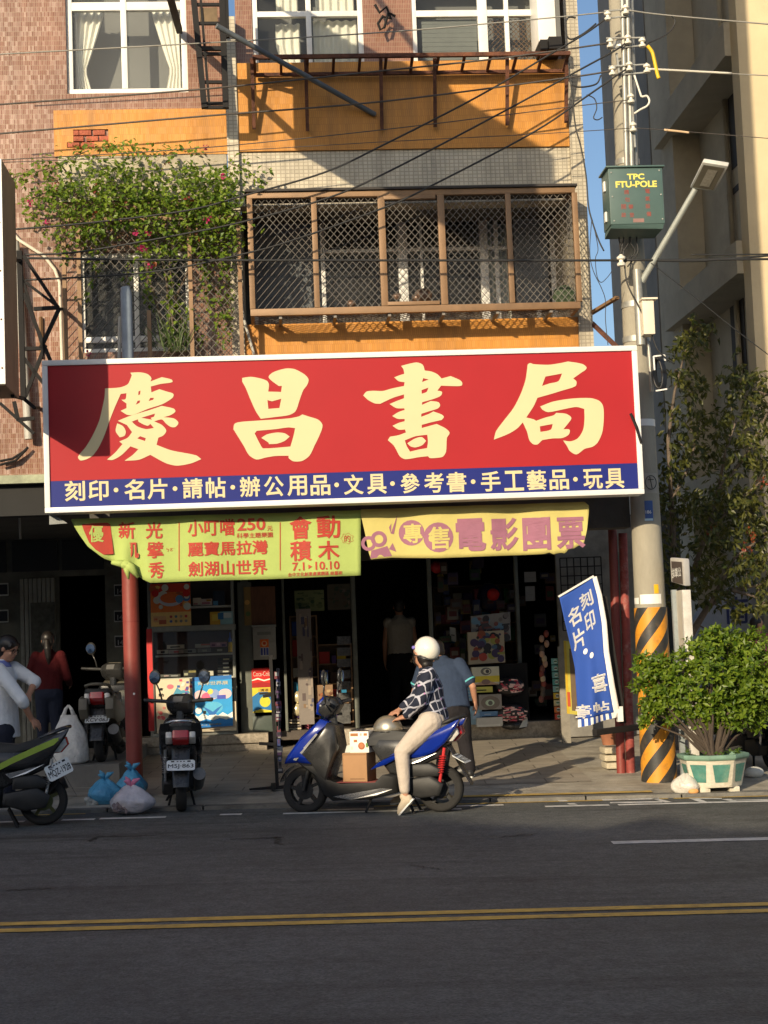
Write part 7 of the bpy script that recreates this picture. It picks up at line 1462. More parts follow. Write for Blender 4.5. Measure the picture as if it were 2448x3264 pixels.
def scooter(label, loc, heading, body, text, rim=None, seat=None, lean=0.0, steer=0.0, accent=None, group='parked scooters', mirrors=True, style=0, plate_yaw=0, front=True):
    s = thing('motor_scooter', label, 'scooter', (0, 0, 0), group=group); rim = rim or M_BPL; accent = accent or body
    R = .213
    wheel(s, 'rear_wheel', 0, R, R, .10, rim)
    if front: wheel(s, 'front_wheel', 1.27, R, R, .095, rim, yaw=steer)
    # front: panel, nose, leg shield, fender, fork
    if front:
        mb = MB(); slab(mb, [(1.43, .46), (1.40, .53), (1.26, .70), (1.07, .86), (.985, .83), (1.14, .66), (1.28, .535), (1.16, .45), (1.30, .47)], .17, .62); mb.build('front_panel', body, s, smooth=50, bevel=.004)
        for sg in (1, -1):
            mb = MB(); mb.add([(1.40, sg*.115, .485), (1.335, sg*.150, .50), (1.24, sg*.158, .60), (1.16, sg*.150, .70), (1.26, sg*.135, .63), (1.33, sg*.125, .54)], [tuple(range(6))]); mb.build('headlight', M_LENS, s)
            mb = MB(); mb.lathe([(.001, .012), (.022, .010), (.027, 0), (.001, -.004)] if sg > 0 else [(.001, -.012), (.022, -.010), (.027, 0), (.001, .004)], (1.165, sg*.15, .535), 16, 'y'); mb.build('turn_signal', M_AMB, s, smooth=40)
        mb = MB(); slab(mb, [(1.17, .46), (1.27, .55), (1.12, .68), (1.0, .83), (.93, .80), (.90, .60), (.98, .40), (1.02, .28), (1.10, .34)], .185, .8); mb.build('leg_shield', M_BPL, s, smooth=50)
        mb = MB(); 
        for sg in (1, -1): mb.tube([(1.27, sg*.07, R), (1.20, sg*.07, .45), (1.12, sg*.05, .60)], .022, 8)
        mb.build('fork', M_DPL, s, smooth=50)
        mb = MB(); mb.sheet(lambda u, v: (1.27+(.235+.01*math.sin(3*u))*math.cos(rad(20+140*u)), .075*(2*v-1), R+(.235)*math.sin(rad(20+140*u))), 14, 4, .008, (0, 0, 1)); mb.build('front_fender', M_BPL, s, smooth=True)
    # floor and lower body
    mb = MB(); slab(mb, [(1.30, .47), (1.18, .46), (1.04, .32), (.90, .275), (.52, .285), (.44, .36), (.34, .34), (.36, .19), (.62, .13), (.98, .12), (1.08, .20), (1.15, .36)], .17, .86); mb.build('underbody', M_DPL, s, smooth=50)
    mb = MB(); mb.box(.53, .93, -.14, .14, .283, .291); mb.build('foot_mat', mat('red foot mat', (.20, .04, .035), .8), s)
    for sg in (1, -1):
        mb = MB(); mb.add([(.96, sg*.176, .165), (.50, sg*.176, .235), (.40, sg*.17, .225), (.55, sg*.172, .175), (.80, sg*.172, .135)], [tuple(range(5))]); mb.build('side_trim', M_CHR, s)
    # seat and rear body
    mb = MB(); slab(mb, [(.44, .36), (.56, .53), (.60, .60), (.55, .68), (.10, .66), (-.10, .62), (-.05, .50), (.16, .42), (.34, .34)], .15, .85); mb.build('centre_body', M_BPL, s, smooth=50)
    mb = MB(); slab(mb, [(.655, .60), (.66, .66), (.58, .735), (.40, .745), (.20, .72), (-.02, .78), (-.16, .80), (-.17, .76), (.05, .68), (.25, .64), (.45, .60)], .145, .88); mb.build('seat', seat or M_SEAT, s, smooth=50)
    for sg in (1, -1):
        mb = MB(); pts = [(.60, .40), (.40, .53), (.18, .64), (-.05, .75), (-.20, .82), (-.235, .83), (-.20, .76), (-.10, .63), (.0, .545), (.14, .50), (.34, .50), (.46, .44)]
        if style == 1: pts = [(.55, .45), (.40, .58), (.15, .66), (-.10, .72), (-.25, .70), (-.28, .58), (-.20, .48), (.0, .42), (.30, .42)]
        mb.loft([[(x, sg*.10, z) for x, z in pts], [(x, sg*.185, z) for x, z in pts], [(x*.85+.02, sg*.200, .60+(z-.60)*.72) for x, z in pts]]); mb.build('side_panel', body, s, smooth=45, bevel=.004)
        mb = MB(); mb.add([(.32, sg*.195, .47), (.05, sg*.19, .52), (-.02, sg*.185, .54), (.14, sg*.19, .465), (.28, sg*.19, .43)], [tuple(range(5))]); mb.build('side_trim', M_CHR, s)
        mb = MB(); mb.add([(-.02, sg*.192, .665), (-.15, sg*.178, .735), (-.155, sg*.170, .69), (-.10, sg*.178, .63), (.0, sg*.19, .625)], [tuple(range(5))]); mb.build('turn_signal', M_LENS, s)
    mb = MB(); slab(mb, [(-.12, .74), (-.215, .765), (-.235, .70), (-.17, .63), (-.08, .62)], .075, .9); mb.build('tail_light', M_TLR, s, smooth=50)
    for sg in (1, -1): mb = MB(); slab(mb, [(-.12, .73), (-.20, .75), (-.215, .70), (-.155, .635), (-.08, .63)], .03, .85, y=sg*.108); mb.build('rear_lens', M_LENS, s, smooth=50)
    mb = MB(); mb.tube([(.02, .13, .76), (-.17, .125, .835), (-.235, .06, .85), (-.245, 0, .852), (-.235, -.06, .85), (-.17, -.125, .835), (.02, -.13, .76)], .017, 8); mb.build('grab_bar', accent if style else M_DPL, s, smooth=True)
    mb = MB(); mb.sheet(lambda u, v: (-.09-.20*u, (.085-.012*u)*(2*v-1), .60-.36*u), 10, 5, .012, (.3, 0, 1)); mb.build('rear_fender', M_BPL, s, smooth=True)
    n_ = Vector((-.875, 0, .485)).normalized(); pc_ = (-.205, 0, .475)
    if style == 2: n_ = Vector((-.97, 0, .24)).normalized(); pc_ = (-.235, 0, .445)
    if plate_yaw:
        n_ = Vector((-.45, .85, .25)).normalized(); pc_ = (-.14, .13, .485); X_ = Vector((-.84, -.40, .36)); X_ = (X_-n_*X_.dot(n_)).normalized(); up_ = n_.cross(X_).normalized()
        mb = MB(); mb.tube([(.02, .09, .22), (-.10, .11, .34), (-.14, .115, .42)], .014, 6); mb.build('plate_arm', M_BLK, s)
    else:
        up_ = Vector((0, 0, 1)); up_ = (up_-n_*up_.z).normalized(); X_ = up_.cross(n_).normalized()
    plate(s, text, pc_, X_, up_, n_)
    # engine, shock, exhaust, stand
    mb = MB(); slab(mb, [(.34, .30), (.05, .34), (-.06, .26), (-.02, .16), (.16, .14), (.34, .20)], .06, .8, y=.12); mb.build('engine_cover', M_DPL, s, smooth=50)
    mb = MB(); slab(mb, [(.26, .44), (.05, .45), (-.05, .39), (-.02, .33), (.26, .33)], .05, .8, y=.13); mb.build('air_filter_box', M_DPL, s, smooth=50)
    mb = MB(); mb.tube([(.40, -.09, .18), (.22, -.13, .18), (.10, -.15, .24)], .018, 8); mb.tube([(.12, -.16, .23), (-.20, -.17, .36)], [.05, .06], 14); mb.build('exhaust', M_ENG, s, smooth=50)
    mb = MB()
    for k in range(8): z = .36+.02*k; mb.lathe([(.026, 0), (.034, .006), (.026, .012)], (-.035-.004*k, .145, z), 12)
    mb.tube([(-.02, .145, .24), (-.08, .145, .58)], .014, 8); mb.build('shock_absorber', mat('red spring', (.50, .03, .03), .4) if style == 0 else M_CHR, s, smooth=40)
    mb = MB(); mb.tube([(.62, .10, .14), (.66, .16, .02)], .012, 6); mb.tube([(.30, .09, .16), (.22, .13, .0)], .013, 6); mb.tube([(.30, -.09, .16), (.22, -.13, .0)], .013, 6); mb.build('stand', M_BLK, s)
    # handlebar
    if front:
        Rz = Matrix.Translation((1.03, 0, 0)) @ Matrix.Rotation(steer, 4, 'Z') @ Matrix.Translation((-1.03, 0, 0))
        mb = MB(); slab(mb, [(1.10, .92), (1.08, 1.0), (1.02, 1.06), (.94, 1.04), (.90, .98), (.95, .90), (1.03, .86)], .13, .7); mb.xf(Rz); mb.build('handlebar_cowl', M_BPL, s, smooth=50)
        mb = MB(); slab(mb, [(1.125, .90), (1.115, 1.0), (1.05, 1.065), (1.03, 1.04), (1.085, .97), (1.06, .88)], .10, .7); mb.xf(Rz); mb.build('headlight_cowl', body, s, smooth=50)
        mb = MB(); mb.tube([(.98, 0, .80), (1.0, 0, .95)], .04, 8); mb.xf(Rz); mb.build('steering_column', M_BPL, s)
        for sg in (1, -1):
            mb = MB(); mb.tube([(.98, sg*.11, .99), (.95, sg*.24, 1.0), (.92, sg*.36, 1.01)], .019, 10); mb.xf(Rz); mb.build('grip', M_BPL, s, smooth=50)
            mb = MB(); mb.tube([(1.01, sg*.16, .995), (1.0, sg*.33, .99)], .009, 6); mb.xf(Rz); mb.build('brake_lever', M_CHR, s)
            if mirrors:
                mb = MB(); mb.tube([(.99, sg*.19, 1.0), (1.0, sg*.22, 1.10), (.98, sg*.25, 1.18)], .009, 6); mb.ball((.98, sg*.26, 1.235), (.022, .062, .075)); mb.xf(Rz); mo = mb.build('mirror', M_BPL, s, smooth=True)
                mb = MB(); mb.lathe([(.001, -.024), (.055, -.022)], (.98, sg*.26, 1.235), 16, 'x', cap=False); mb.xf(Rz); mb.build('mirror_glass', M_MIR, mo)
        mb = MB(); mb.add([(.935, -.05, 1.043), (.935, .05, 1.043), (.90, .045, .99), (.90, -.045, .99)], [(0, 1, 2, 3)]); mb.xf(Rz); mb.build('dial', mat('dial glass', (.12, .12, .12), .1, coat=.5), s)
    s.matrix_world = Matrix.Translation(loc) @ Matrix.Rotation(heading, 4, 'Z') @ Matrix.Rotation(lean, 4, 'X')
    return s
def heading_of(a, b): return math.atan2(b[1]-a[1], b[0]-a[0])
M_BLUE = mat('blue scooter paint', (.003, .020, .23), .16, var=.08, scale=3, coat=.8); M_BLKP = mat('black scooter paint', (.012, .012, .013), .22, var=.2, coat=.6, dirt=.25, dirtcol=(.08, .08, .075)); M_TAUPE = mat('dusty taupe paint', (.13, .115, .085), .5, var=.2, scale=4, dirt=.4)
ra = on(1408, 2588); fa = on(978, 2587); BH = heading_of(ra, fa)
blue = scooter('blue scooter with a seated woman and boxes on its footboard', ra, BH, M_BLUE, 'MAC-7215', group='scooters by the kerb', style=0)
m5 = on(569, 2594); sc2 = scooter('black scooter seen from behind, parked in front of the glass case', (m5[0], m5[1]+.21, m5[2]), rad(97), M_BLKP, 'M5J·863', group='scooters by the kerb', steer=rad(-18), style=2, lean=rad(1), accent=M_CHR)
kc = S3(312, 2428, 1.15); kc = tuple(FF @ Vector((kc[0], 1.15, .345))); sc3 = scooter('dusty taupe scooter standing under the arcade left of the red column', (kc[0], kc[1]+.21, kc[2]), rad(91), M_TAUPE, 'KCV·063', group='scooters by the kerb', steer=rad(-14), style=1)
mq = on(140, 2630); M_LIME = mat('lime decal', (.28, .38, .05), .3)
sc4 = scooter('black scooter with lime stripes cut off by the left edge of the photo', (mq[0], mq[1], mq[2]), rad(180+12), M_BLKP, 'MQZ-1928', rim=mat('olive rim', (.10, .10, .03), .4, metal=.4), group='scooters by the kerb', style=2, plate_yaw=1, lean=rad(2))
dm = MB(); dm.add([(.60, .2035, .40), (.25, .207, .56), (-.10, .203, .70), (-.17, .198, .765), (-.10, .202, .755), (.24, .207, .62), (.60, .2035, .45)], [(0, 1, 5, 6), (1, 2, 4, 5), (2, 3, 4)]); dm.build('decal', M_LIME, sc4)
far = scooter('dark scooter in the shade behind the planter, right edge', (on(2475, 2470, walk_z)[0]+.1, 16.7, .03), rad(100), M_BLKP, 'NKA-520', group='scooters by the kerb', style=1)
BM = blue.matrix_world.copy()
for sg in (1, -1):                                   # graphics and shut lines on the blue flanks
    dm = MB()
    for q in ([(.30, .565), (.20, .615), (.19, .60), (.29, .552)], [(.27, .60), (.12, .665), (.11, .655), (.26, .588)], [(.22, .585), (.16, .61), (.155, .595), (.215, .572)]): dm.add([(x, sg*.2035, .60+(z-.60)*.80+.004) for x, z in q], [(0, 1, 2, 3)])
    dm.build('decal', mat('teal decal', (.16, .36, .40), .3), blue)
    dm = MB(); dm.tube([(.52, sg*.201, .475), (.30, sg*.2025, .555), (.05, sg*.1985, .655), (-.12, sg*.19, .735)], .0035, 5); dm.build('shut_line', M_BLK, blue)
    dm = MB(); dm.add([(1.33, sg*.165, .50), (1.10, sg*.176, .735), (1.085, sg*.176, .725), (1.30, sg*.166, .49)], [(0, 1, 2, 3)]); dm.build('front_trim', M_CHR, blue)
# things on the blue scooter
def carton(name, label, c, size, m_, art=None, yaw=0.0, open_top=False):
    r = thing(name, label, 'box', (0, 0, 0)); r.matrix_world = BM @ Matrix.Translation(c) @ Matrix.Rotation(yaw, 4, 'Z')
    sx, sy, sz = size; MB().box(-sx/2, sx/2, -sy/2, sy/2, 0, sz).build('carton', m_, r, bevel=.003)
    pm = MB(); ms = []
    for face, u0, v0, u1, v1, c_ in art or ():
        m2 = ink_mat(c_)
        if m2 not in ms: ms.append(m2)
        pm.mi = ms.index(m2); o = .0008+.0003*len(pm.f)
        if face == 'f': pm.quad(*[(sx/2-sx*u, sy/2+o, sz*v) for u, v in ((u0, v0), (u1, v0), (u1, v1), (u0, v1))])
        if face == 't': pm.quad(*[(sx/2-sx*u, sy/2-sy*v, sz+o) for u, v in ((u0, v0), (u1, v0), (u1, v1), (u0, v1))])
        if face == 'd': pm.add([(sx/2-sx*(u0+v1*math.cos(a)), sy/2+o, sz*v0+sx*v1*math.sin(a)) for a in np.linspace(0, 2*math.pi, 18, endpoint=False)], [tuple(range(18))])
    if pm.f: pm.build('print', ms, r)
    return r
carton('cardboard_box', 'brown cardboard box standing on the footboard of the blue scooter', (.745, .02, .292), (.235, .23, .255), mat('brown cardboard', (.36, .20, .095), .85, var=.1, scale=4), [('f', .03, .93, .97, .96, (.5, .35, .2)), ('f', .3, .08, .9, .11, (.4, .28, .16)), ('f', .02, .04, .03, .96, (.5, .36, .22))], yaw=rad(-6))
carton('printed_box', 'white printed box with brown food pictures on top of the cardboard box', (.70, .03, .549), (.185, .19, .19), mat('white card', (.74, .71, .64), .5, var=.05), [('f', .05, .78, .45, .92, (.62, .40, .2)), ('f', .55, .8, .65, .92, (.75, .65, .6)), ('f', .75, .8, .93, .92, (.65, .42, .22)), ('d', .62, .32, 0, .18, (.60, .33, .16)), ('d', .62, .34, 0, .12, (.70, .42, .24)), ('f', .22, .5, .40, .62, (.65, .4, .2)), ('f', .85, .25, .97, .45, (.35, .5, .2)), ('f', .06, .15, .16, .3, (.85, .82, .7)), ('t', .2, .3, .85, .6, (.45, .25, .15)), ('t', .0, .8, 1, 1, (.3, .35, .5))], yaw=rad(-6))
MB().add([tuple(BM @ Vector(p)) for p in ((.86, .08, .55), (.80, .10, .55), (.80, .06, .62), (.85, .05, .61), (.84, .02, .55), (.78, .04, .60))], [(0, 1, 2, 3), (1, 4, 5), (3, 4, 0)]).build('paper', M_SHELF, label='white paper sticking out of the cardboard box', cat='paper')
hl = thing('helmet', 'silver open helmet resting on the front of the blue scooter seat', 'helmet', (0, 0, 0)); hl.matrix_world = BM @ Matrix.Translation((.46, .03, .735))
mb = MB(); mb.ball((0, 0, .015), (.135, .115, .125), 22, 14); mb.v = [(x, y, max(z, -.01)) for x, y, z in mb.v]; mb.build('shell', mat('silver paint', (.42, .38, .30), .3, metal=.7, var=.05, coat=.4), hl, smooth=True)
mb = MB(); mb.tube([(.137*math.cos(a), .117*math.sin(a), -.004) for a in np.linspace(0, 2*math.pi, 30)], .007, 6); mb.build('edge_trim', M_BPL, hl, smooth=True)
# ================================================================== people
M_SKIN = mat('skin', (.42, .215, .135), .55, var=.06, scale=5, spec=.35); M_HAIR = mat('black hair', (.012, .009, .008), .45, var=.3, scale=30, stretch=(1, 1, .2))
def limb(mb, pts, seg=12):
    """tapered limb through joints [(point, radius), ...] with rounded ends"""
    P = [Vector(p) for p, r in pts]; R = [r for p, r in pts]; Q = []; RR = []
    for i in range(len(P)-1):
        for k in range(4): u = k/4; Q.append(P[i].lerp(P[i+1], u)); RR.append(R[i]*(1-u)+R[i+1]*u)
    Q.append(P[-1]); RR.append(R[-1]); mb.tube(Q, RR, seg)
    for p, r in zip(P, R): mb.ball(p, r*.995, seg, 8)
def basis(f, u=(0, 0, 1)):
    f = Vector(f).normalized(); u = Vector(u); l = u.cross(f).normalized(); u = f.cross(l).normalized(); return Matrix((f, l, u)).transposed()   # columns: forward, left, up
def head(mb, c, f, u=(0, 0, 1), k=1.0):
    B = basis(f, u); c = Vector(c)
    def P(x, y, z): return c+B @ Vector((x*k, y*k, z*k))
    mb.ball(P(-.012, 0, .03), (.098*k, .076*k, .090*k), 18, 12, B); mb.ball(P(.025, 0, -.045), (.066*k, .058*k, .068*k), 16, 10, B); mb.ball(P(.055, 0, -.088), (.030*k, .033*k, .024*k), 12, 8, B)
    mb.ball(P(.088, 0, -.02), (.022*k, .013*k, .014*k), 10, 7, B); mb.tube([P(.082, 0, .02), P(.098, 0, -.018)], [.008*k, .011*k], 8); mb.ball(P(.078, 0, -.055), (.014*k, .022*k, .009*k), 10, 6, B)
    for s in (1, -1): mb.ball(P(-.012, s*.077, -.008), (.020*k, .009*k, .030*k), 10, 8, B); mb.ball(P(.060, s*.034, -.028), (.022*k, .02*k, .018*k), 10, 6, B)
    return P, B
def face(root, P, k=1.0, glasses=False):
    for s in (1, -1):
        mb = MB(); mb.ball(P(.0735, s*.031, .008), (.010*k, .012*k, .007*k), 10, 6); mb.build('eye', mat('eye', (.02, .015, .012), .2), root, smooth=True)
        mb = MB(); mb.tube([P(.081, s*.016, .026), P(.083, s*.030, .030), P(.075, s*.046, .025)], .0035*k, 6); mb.build('eyebrow', M_HAIR, root)
    mb = MB(); mb.tube([P(.080, -.020, -.056), P(.0905, 0, -.054), P(.080, .020, -.056)], .005*k, 6); mb.build('mouth', mat('lips', (.34, .10, .085), .5), root, smooth=True)
    if glasses:
        mb = MB()
        for s in (1, -1): mb.tube([P(.090-.006*abs(math.cos(a)), s*.033+.024*math.cos(a), .006+.017*math.sin(a)) for a in np.linspace(0, 2*math.pi, 20)], .0022, 6); mb.tube([P(.082, s*.057, .010), P(-.01, s*.080, .008)], .0022, 6)
        mb.tube([P(.092, -.010, .010), P(.092, .010, .010)], .0022, 6); mb.build('glasses', M_BLK, root)
def hand(mb, w, d, n, side=1, k=1.0, curl=.5, spread=.12):
    """palm and five fingers from the wrist w along d; n is the back of the hand, side the thumb side (+1 along d x n)"""
    d, n = Vector(d).normalized(), Vector(n); n = (n-d*n.dot(d)).normalized(); x = d.cross(n)*side; w = Vector(w)
    for j in range(5): q = j/4; mb.tube([w+x*(.030-.060*q)*k*.7, w+d*.085*k+x*(.034-.066*q)*k], [.015*k, .014*k], 8)
    limb(mb, [(w-d*.01, .024*k), (w+d*.045*k, .022*k)], 10)
    for j, (L, off) in enumerate(((.072, .031), (.080, .010), (.075, -.011), (.060, -.031))):
        p = w+d*(.085-.004*abs(j-1))*k+x*off*k; dd = (d+x*spread*(1.2-j*.8)); seg = [(p, .0095*k)]
        for t, c in ((.45, curl*.5), (.33, curl), (.22, curl*1.3)):
            dd = (dd.normalized()*math.cos(c)-n*math.sin(c)*1.0); p = p+dd.normalized()*L*t*k; seg.append((p, (.0092-.0012*len(seg))*k))
        limb(mb, seg, 8)
    t0 = w+d*.025*k+x*.026*k; td = (d*.75+x*.75-n*.25).normalized(); limb(mb, [(t0, .014*k), (t0+td*.040*k, .0115*k), (t0+td*.040*k+(td*.6+d*.5-n*.3).normalized()*.030*k, .0085*k)], 8)
def skin_build(mb, root, vox=.007, m_=None): return mb.build('body', m_ or M_SKIN, root, remesh=vox, sm=3)
def garment(mb, root, nm, m_, vox=.010, sm=5): return mb.build(nm, m_, root, remesh=vox, sm=sm)
def fold_mat(name, col, rough=.85, var=.10, s=9, b=.9): return mat(name, col, rough, var=var, scale=s, bump=b, bscale=11, spec=.25)
def shoe(root, heel, toe, m_, w=.045, sole=None):
    heel, toe = Vector(heel), Vector(toe); d = (toe-heel).normalized(); up = Vector((0, 0, 1)) if abs(d.z) < .8 else Vector((-1, 0, .3)); up = (up-d*up.dot(d)).normalized(); L = (toe-heel).length
    mb = MB(); limb(mb, [(heel+up*.045+d*.03, w*.85), (heel+up*.05+d*L*.30, w*.92), (heel+up*.035+d*L*.65, w*.92), (heel+up*.024+d*(L-.03), w*.62)]); limb(mb, [(heel+d*.045+up*.03, w), (heel+d*.05+up*.09, w*.8)])
    o = mb.build('shoe', m_, root, remesh=.008, sm=3)
    sb = MB(); x = d.cross(up); q = []
    for a, b in ((.0, .55), (.12, .8), (.5, .88), (.8, 1.0), (.97, .55), (1.0, .15)): q.append((a*L, b*w))
    ring = [heel+d*a+x*b for a, b in q]+[heel+d*a-x*b for a, b in reversed(q)]
    sb.add([p+up*.002 for p in ring]+[p+up*.016 for p in ring], [tuple(range(len(ring))), tuple(range(2*len(ring)-1, len(ring)-1, -1))]+[(i, i+len(ring), (i+1) % len(ring)+len(ring), (i+1) % len(ring)) for i in range(len(ring))]); sb.build('sole', sole or M_WFR, o)
    return o

# ---- the woman on the blue scooter (in the scooter's frame, turned to the world)
def bl(px, py, y):
    """photo point on the plane y of the blue scooter's frame"""
    d = ray(px, py); Mi = BM.inverted(); o = Mi @ Vector(_C); v = Mi.to_3x3() @ Vector(d); k = (y-o.y)/v.y; return BM @ (o+v*k)
rider = thing('person', 'woman in a dark checked shirt and white helmet sitting on the blue scooter', 'person', (ra[0], ra[1], 0))
hipL, kneeL, ankL = bl(1372, 2302, .13), bl(1281, 2396, .23), bl(1291, 2530, .25)
hipR = bl(1372, 2302, -.13); kneeR = bl(1285, 2396, -.24); ankR = bl(1310, 2530, -.26)
pel = bl(1382, 2296, 0); chest = bl(1377, 2190, 0); neck = bl(1357, 2128, 0); hc = bl(1345, 2085, 0)
shL, shR = bl(1366, 2150, .165), bl(1362, 2150, -.165); elL = bl(1338, 2238, .22); wrL = bl(1291, 2285, .12); elR = bl(1325, 2225, -.21); wrR = bl(1275, 2262, -.16)
fwd = (BM.to_3x3() @ Vector((1, 0, 0))); lft = (BM.to_3x3() @ Vector((0, 1, 0)))
hf = (fwd*.80 - lft*.62 - Vector((0, 0, .10))).normalized()
mb = MB(); P, B = head(mb, hc, hf, k=.98); limb(mb, [(neck+Vector((0, 0, -.03)), .055), (hc+Vector((0, 0, -.06)), .048)])
limb(mb, [(shL, .045), (elL, .036), (wrL, .026)]); limb(mb, [(shR, .045), (elR, .036), (wrR, .026)]); limb(mb, [(pel, .10), (chest, .08), (neck+Vector((0, 0, -.05)), .055)])
limb(mb, [(hipL, .07), (kneeL, .05), (ankL, .031)]); limb(mb, [(hipR, .07), (kneeR, .05), (ankR, .031)])
hand(mb, wrL, (bl(1245, 2295, .06)-wrL), Vector((0, 0, 1))+lft*.3, side=1, curl=.25, k=1.0); hand(mb, wrR, (bl(1250, 2275, -.10)-wrR), (0, 0, 1), side=-1, curl=.3)
toeL, heelL = bl(1274, 2603, .25), bl(1314, 2556, .25); limb(mb, [(ankL, .03), (heelL.lerp(toeL, .3)+Vector((0, 0, .03)), .03)]); limb(mb, [(ankR, .03), (ankR+Vector((0, 0, -.05)), .03)])
skin_build(mb, rider); face(rider, P)
def plaid():
    m = bpy.data.materials.new('checked cotton'); m.use_nodes = True; nt = m.node_tree; L = nt.links; b = nt.nodes['Principled BSDF']; b.inputs['Roughness'].default_value = .85
    tc = _nd(nt, 'ShaderNodeTexCoord'); no = _nd(nt, 'ShaderNodeTexNoise'); no.inputs['Scale'].default_value = 6; L.new(tc.outputs['Object'], no.inputs['Vector'])
    sb = _nd(nt, 'ShaderNodeVectorMath', operation='SCALE'); sb.inputs['Scale'].default_value = .07; L.new(no.outputs['Color'], sb.inputs[0])
    ad = _nd(nt, 'ShaderNodeVectorMath', operation='ADD'); L.new(tc.outputs['Object'], ad.inputs[0]); L.new(sb.outputs[0], ad.inputs[1])
    mp = _nd(nt, 'ShaderNodeMapping'); mp.inputs['Rotation'].default_value = (0, rad(14), 0); L.new(ad.outputs[0], mp.inputs[0]); sp = _nd(nt, 'ShaderNodeSeparateXYZ'); L.new(mp.outputs[0], sp.inputs[0])
    def lines(sock, per, w, off=0):
        a = _nd(nt, 'ShaderNodeMath', operation='MULTIPLY_ADD'); a.inputs[1].default_value = 1/per; a.inputs[2].default_value = off; L.new(sock, a.inputs[0])
        f = _nd(nt, 'ShaderNodeMath', operation='FRACT'); L.new(a.outputs[0], f.inputs[0]); g = _nd(nt, 'ShaderNodeMath', operation='LESS_THAN'); g.inputs[1].default_value = w; L.new(f.outputs[0], g.inputs[0]); return g.outputs[0]
    xy = _nd(nt, 'ShaderNodeMath', operation='ADD'); L.new(sp.outputs[0], xy.inputs[0]); L.new(sp.outputs[1], xy.inputs[1])
    mxx = _nd(nt, 'ShaderNodeMath', operation='MAXIMUM'); L.new(lines(xy.outputs[0], .088, .17), mxx.inputs[0]); L.new(lines(sp.outputs[2], .092, .17, .3), mxx.inputs[1])
    c = _nd(nt, 'ShaderNodeMix', data_type='RGBA'); c.inputs['A'].default_value = (.008, .012, .028, 1); c.inputs['B'].default_value = (.42, .42, .48, 1); L.new(mxx.outputs[0], c.inputs['Factor'])
    m2 = _nd(nt, 'ShaderNodeMath', operation='MULTIPLY'); L.new(lines(xy.outputs[0], .31, .06, .1), m2.inputs[0]); L.new(mxx.outputs[0], m2.inputs[1])
    c2 = _nd(nt, 'ShaderNodeMix', data_type='RGBA'); c2.inputs['B'].default_value = (.55, .25, .50, 1); L.new(c.outputs['Result'], c2.inputs['A']); L.new(m2.outputs[0], c2.inputs['Factor'])
    L.new(c2.outputs['Result'], b.inputs['Base Color'])
    bn = _nd(nt, 'ShaderNodeTexNoise'); bn.inputs['Scale'].default_value = 14; L.new(tc.outputs['Object'], bn.inputs['Vector']); bp = _nd(nt, 'ShaderNodeBump'); bp.inputs['Strength'].default_value = .5; bp.inputs['Distance'].default_value = .02; L.new(bn.outputs['Fac'], bp.inputs['Height']); L.new(bp.outputs[0], b.inputs['Normal']); return m
mb = MB(); up = Vector((0, 0, 1))
def torso(mb, a, b, lat, rings):
    """elliptical trunk from a to b: rings of (fraction, half width, half depth)"""
    a, b, lat = Vector(a), Vector(b), Vector(lat).normalized(); ax = (b-a).normalized(); dep = ax.cross(lat).normalized(); lat = dep.cross(ax); R = []
    for f, w, d in rings:
        c = a+(b-a)*f; R.append([c+lat*w*math.cos(t)+dep*d*math.sin(t) for t in np.linspace(0, 2*math.pi, 20, endpoint=False)])
    mb.loft(R)
torso(mb, pel+up*-.03-fwd*.01, neck+up*-.01, lft, [(0, .185, .13), (.15, .19, .135), (.4, .165, .12), (.65, .175, .125), (.85, .155, .095), (.97, .075, .065), (1.04, .065, .06)])
limb(mb, [(shL, .074), (shL.lerp(elL, .5), .068), (elL, .062), (elL.lerp(wrL, .8), .046)]); limb(mb, [(shR, .074), (elR, .058), (elR.lerp(wrR, .8), .044)]); limb(mb, [(wrL+(elL-wrL)*.16, .044), (wrL+(elL-wrL)*.24, .046)])
garment(mb, rider, 'shirt', plaid(), .009)
M_JEAN = fold_mat('pale beige jeans', (.50, .43, .36), .85, .06)
mb = MB(); limb(mb, [(pel, .135), (pel.lerp(hipL, .6), .13)]); limb(mb, [(pel, .135), (pel.lerp(hipR, .6), .13)])
limb(mb, [(hipL, .112), (hipL.lerp(kneeL, .5), .093), (kneeL, .072), (kneeL.lerp(ankL, .35), .064), (kneeL.lerp(ankL, .9), .049)]); limb(mb, [(hipR, .112), (hipR.lerp(kneeR, .5), .09), (kneeR, .072), (kneeR.lerp(ankR, .9), .049)]); garment(mb, rider, 'trousers', M_JEAN, .009)
M_SHO = mat('beige canvas', (.48, .40, .29), .8, var=.08); shoe(rider, heelL-(toeL-heelL).normalized()*.03, toeL, M_SHO, .043); shoe(rider, ankR+Vector((0, 0, -.08)), ankR+fwd*.2+Vector((0, 0, -.10)), M_SHO, .043)
mb = MB(); Bh = basis(hf); mb.ball(P(-.045, 0, -.035), (.075, .078, .085), 16, 10, Bh); mb.ball(P(-.06, 0, -.10), (.05, .06, .05), 14, 8, Bh); mb.build('hair', M_HAIR, rider, remesh=.009, sm=2)
hcw = bl(1361, 2071, 0); mb = MB(); n0 = 0
mb.ball((0, 0, 0), (.128, .112, .122), 28, 18)
tilt = Matrix.Rotation(rad(24), 3, 'Y')
mb.v = [(x, y, z) if z > -.055 else (x*(1-.25*(-.055-z)), y, -.055) for x, y, z in mb.v]; mb.v = [tuple(tilt.inverted() @ Vector(v)) for v in mb.v]
mb.xf(Matrix.Translation(hcw) @ Bh.to_4x4()); hm = mb.build('helmet', mat('cream white shell', (.74, .71, .62), .18, var=.02, coat=.6), rider, smooth=True)
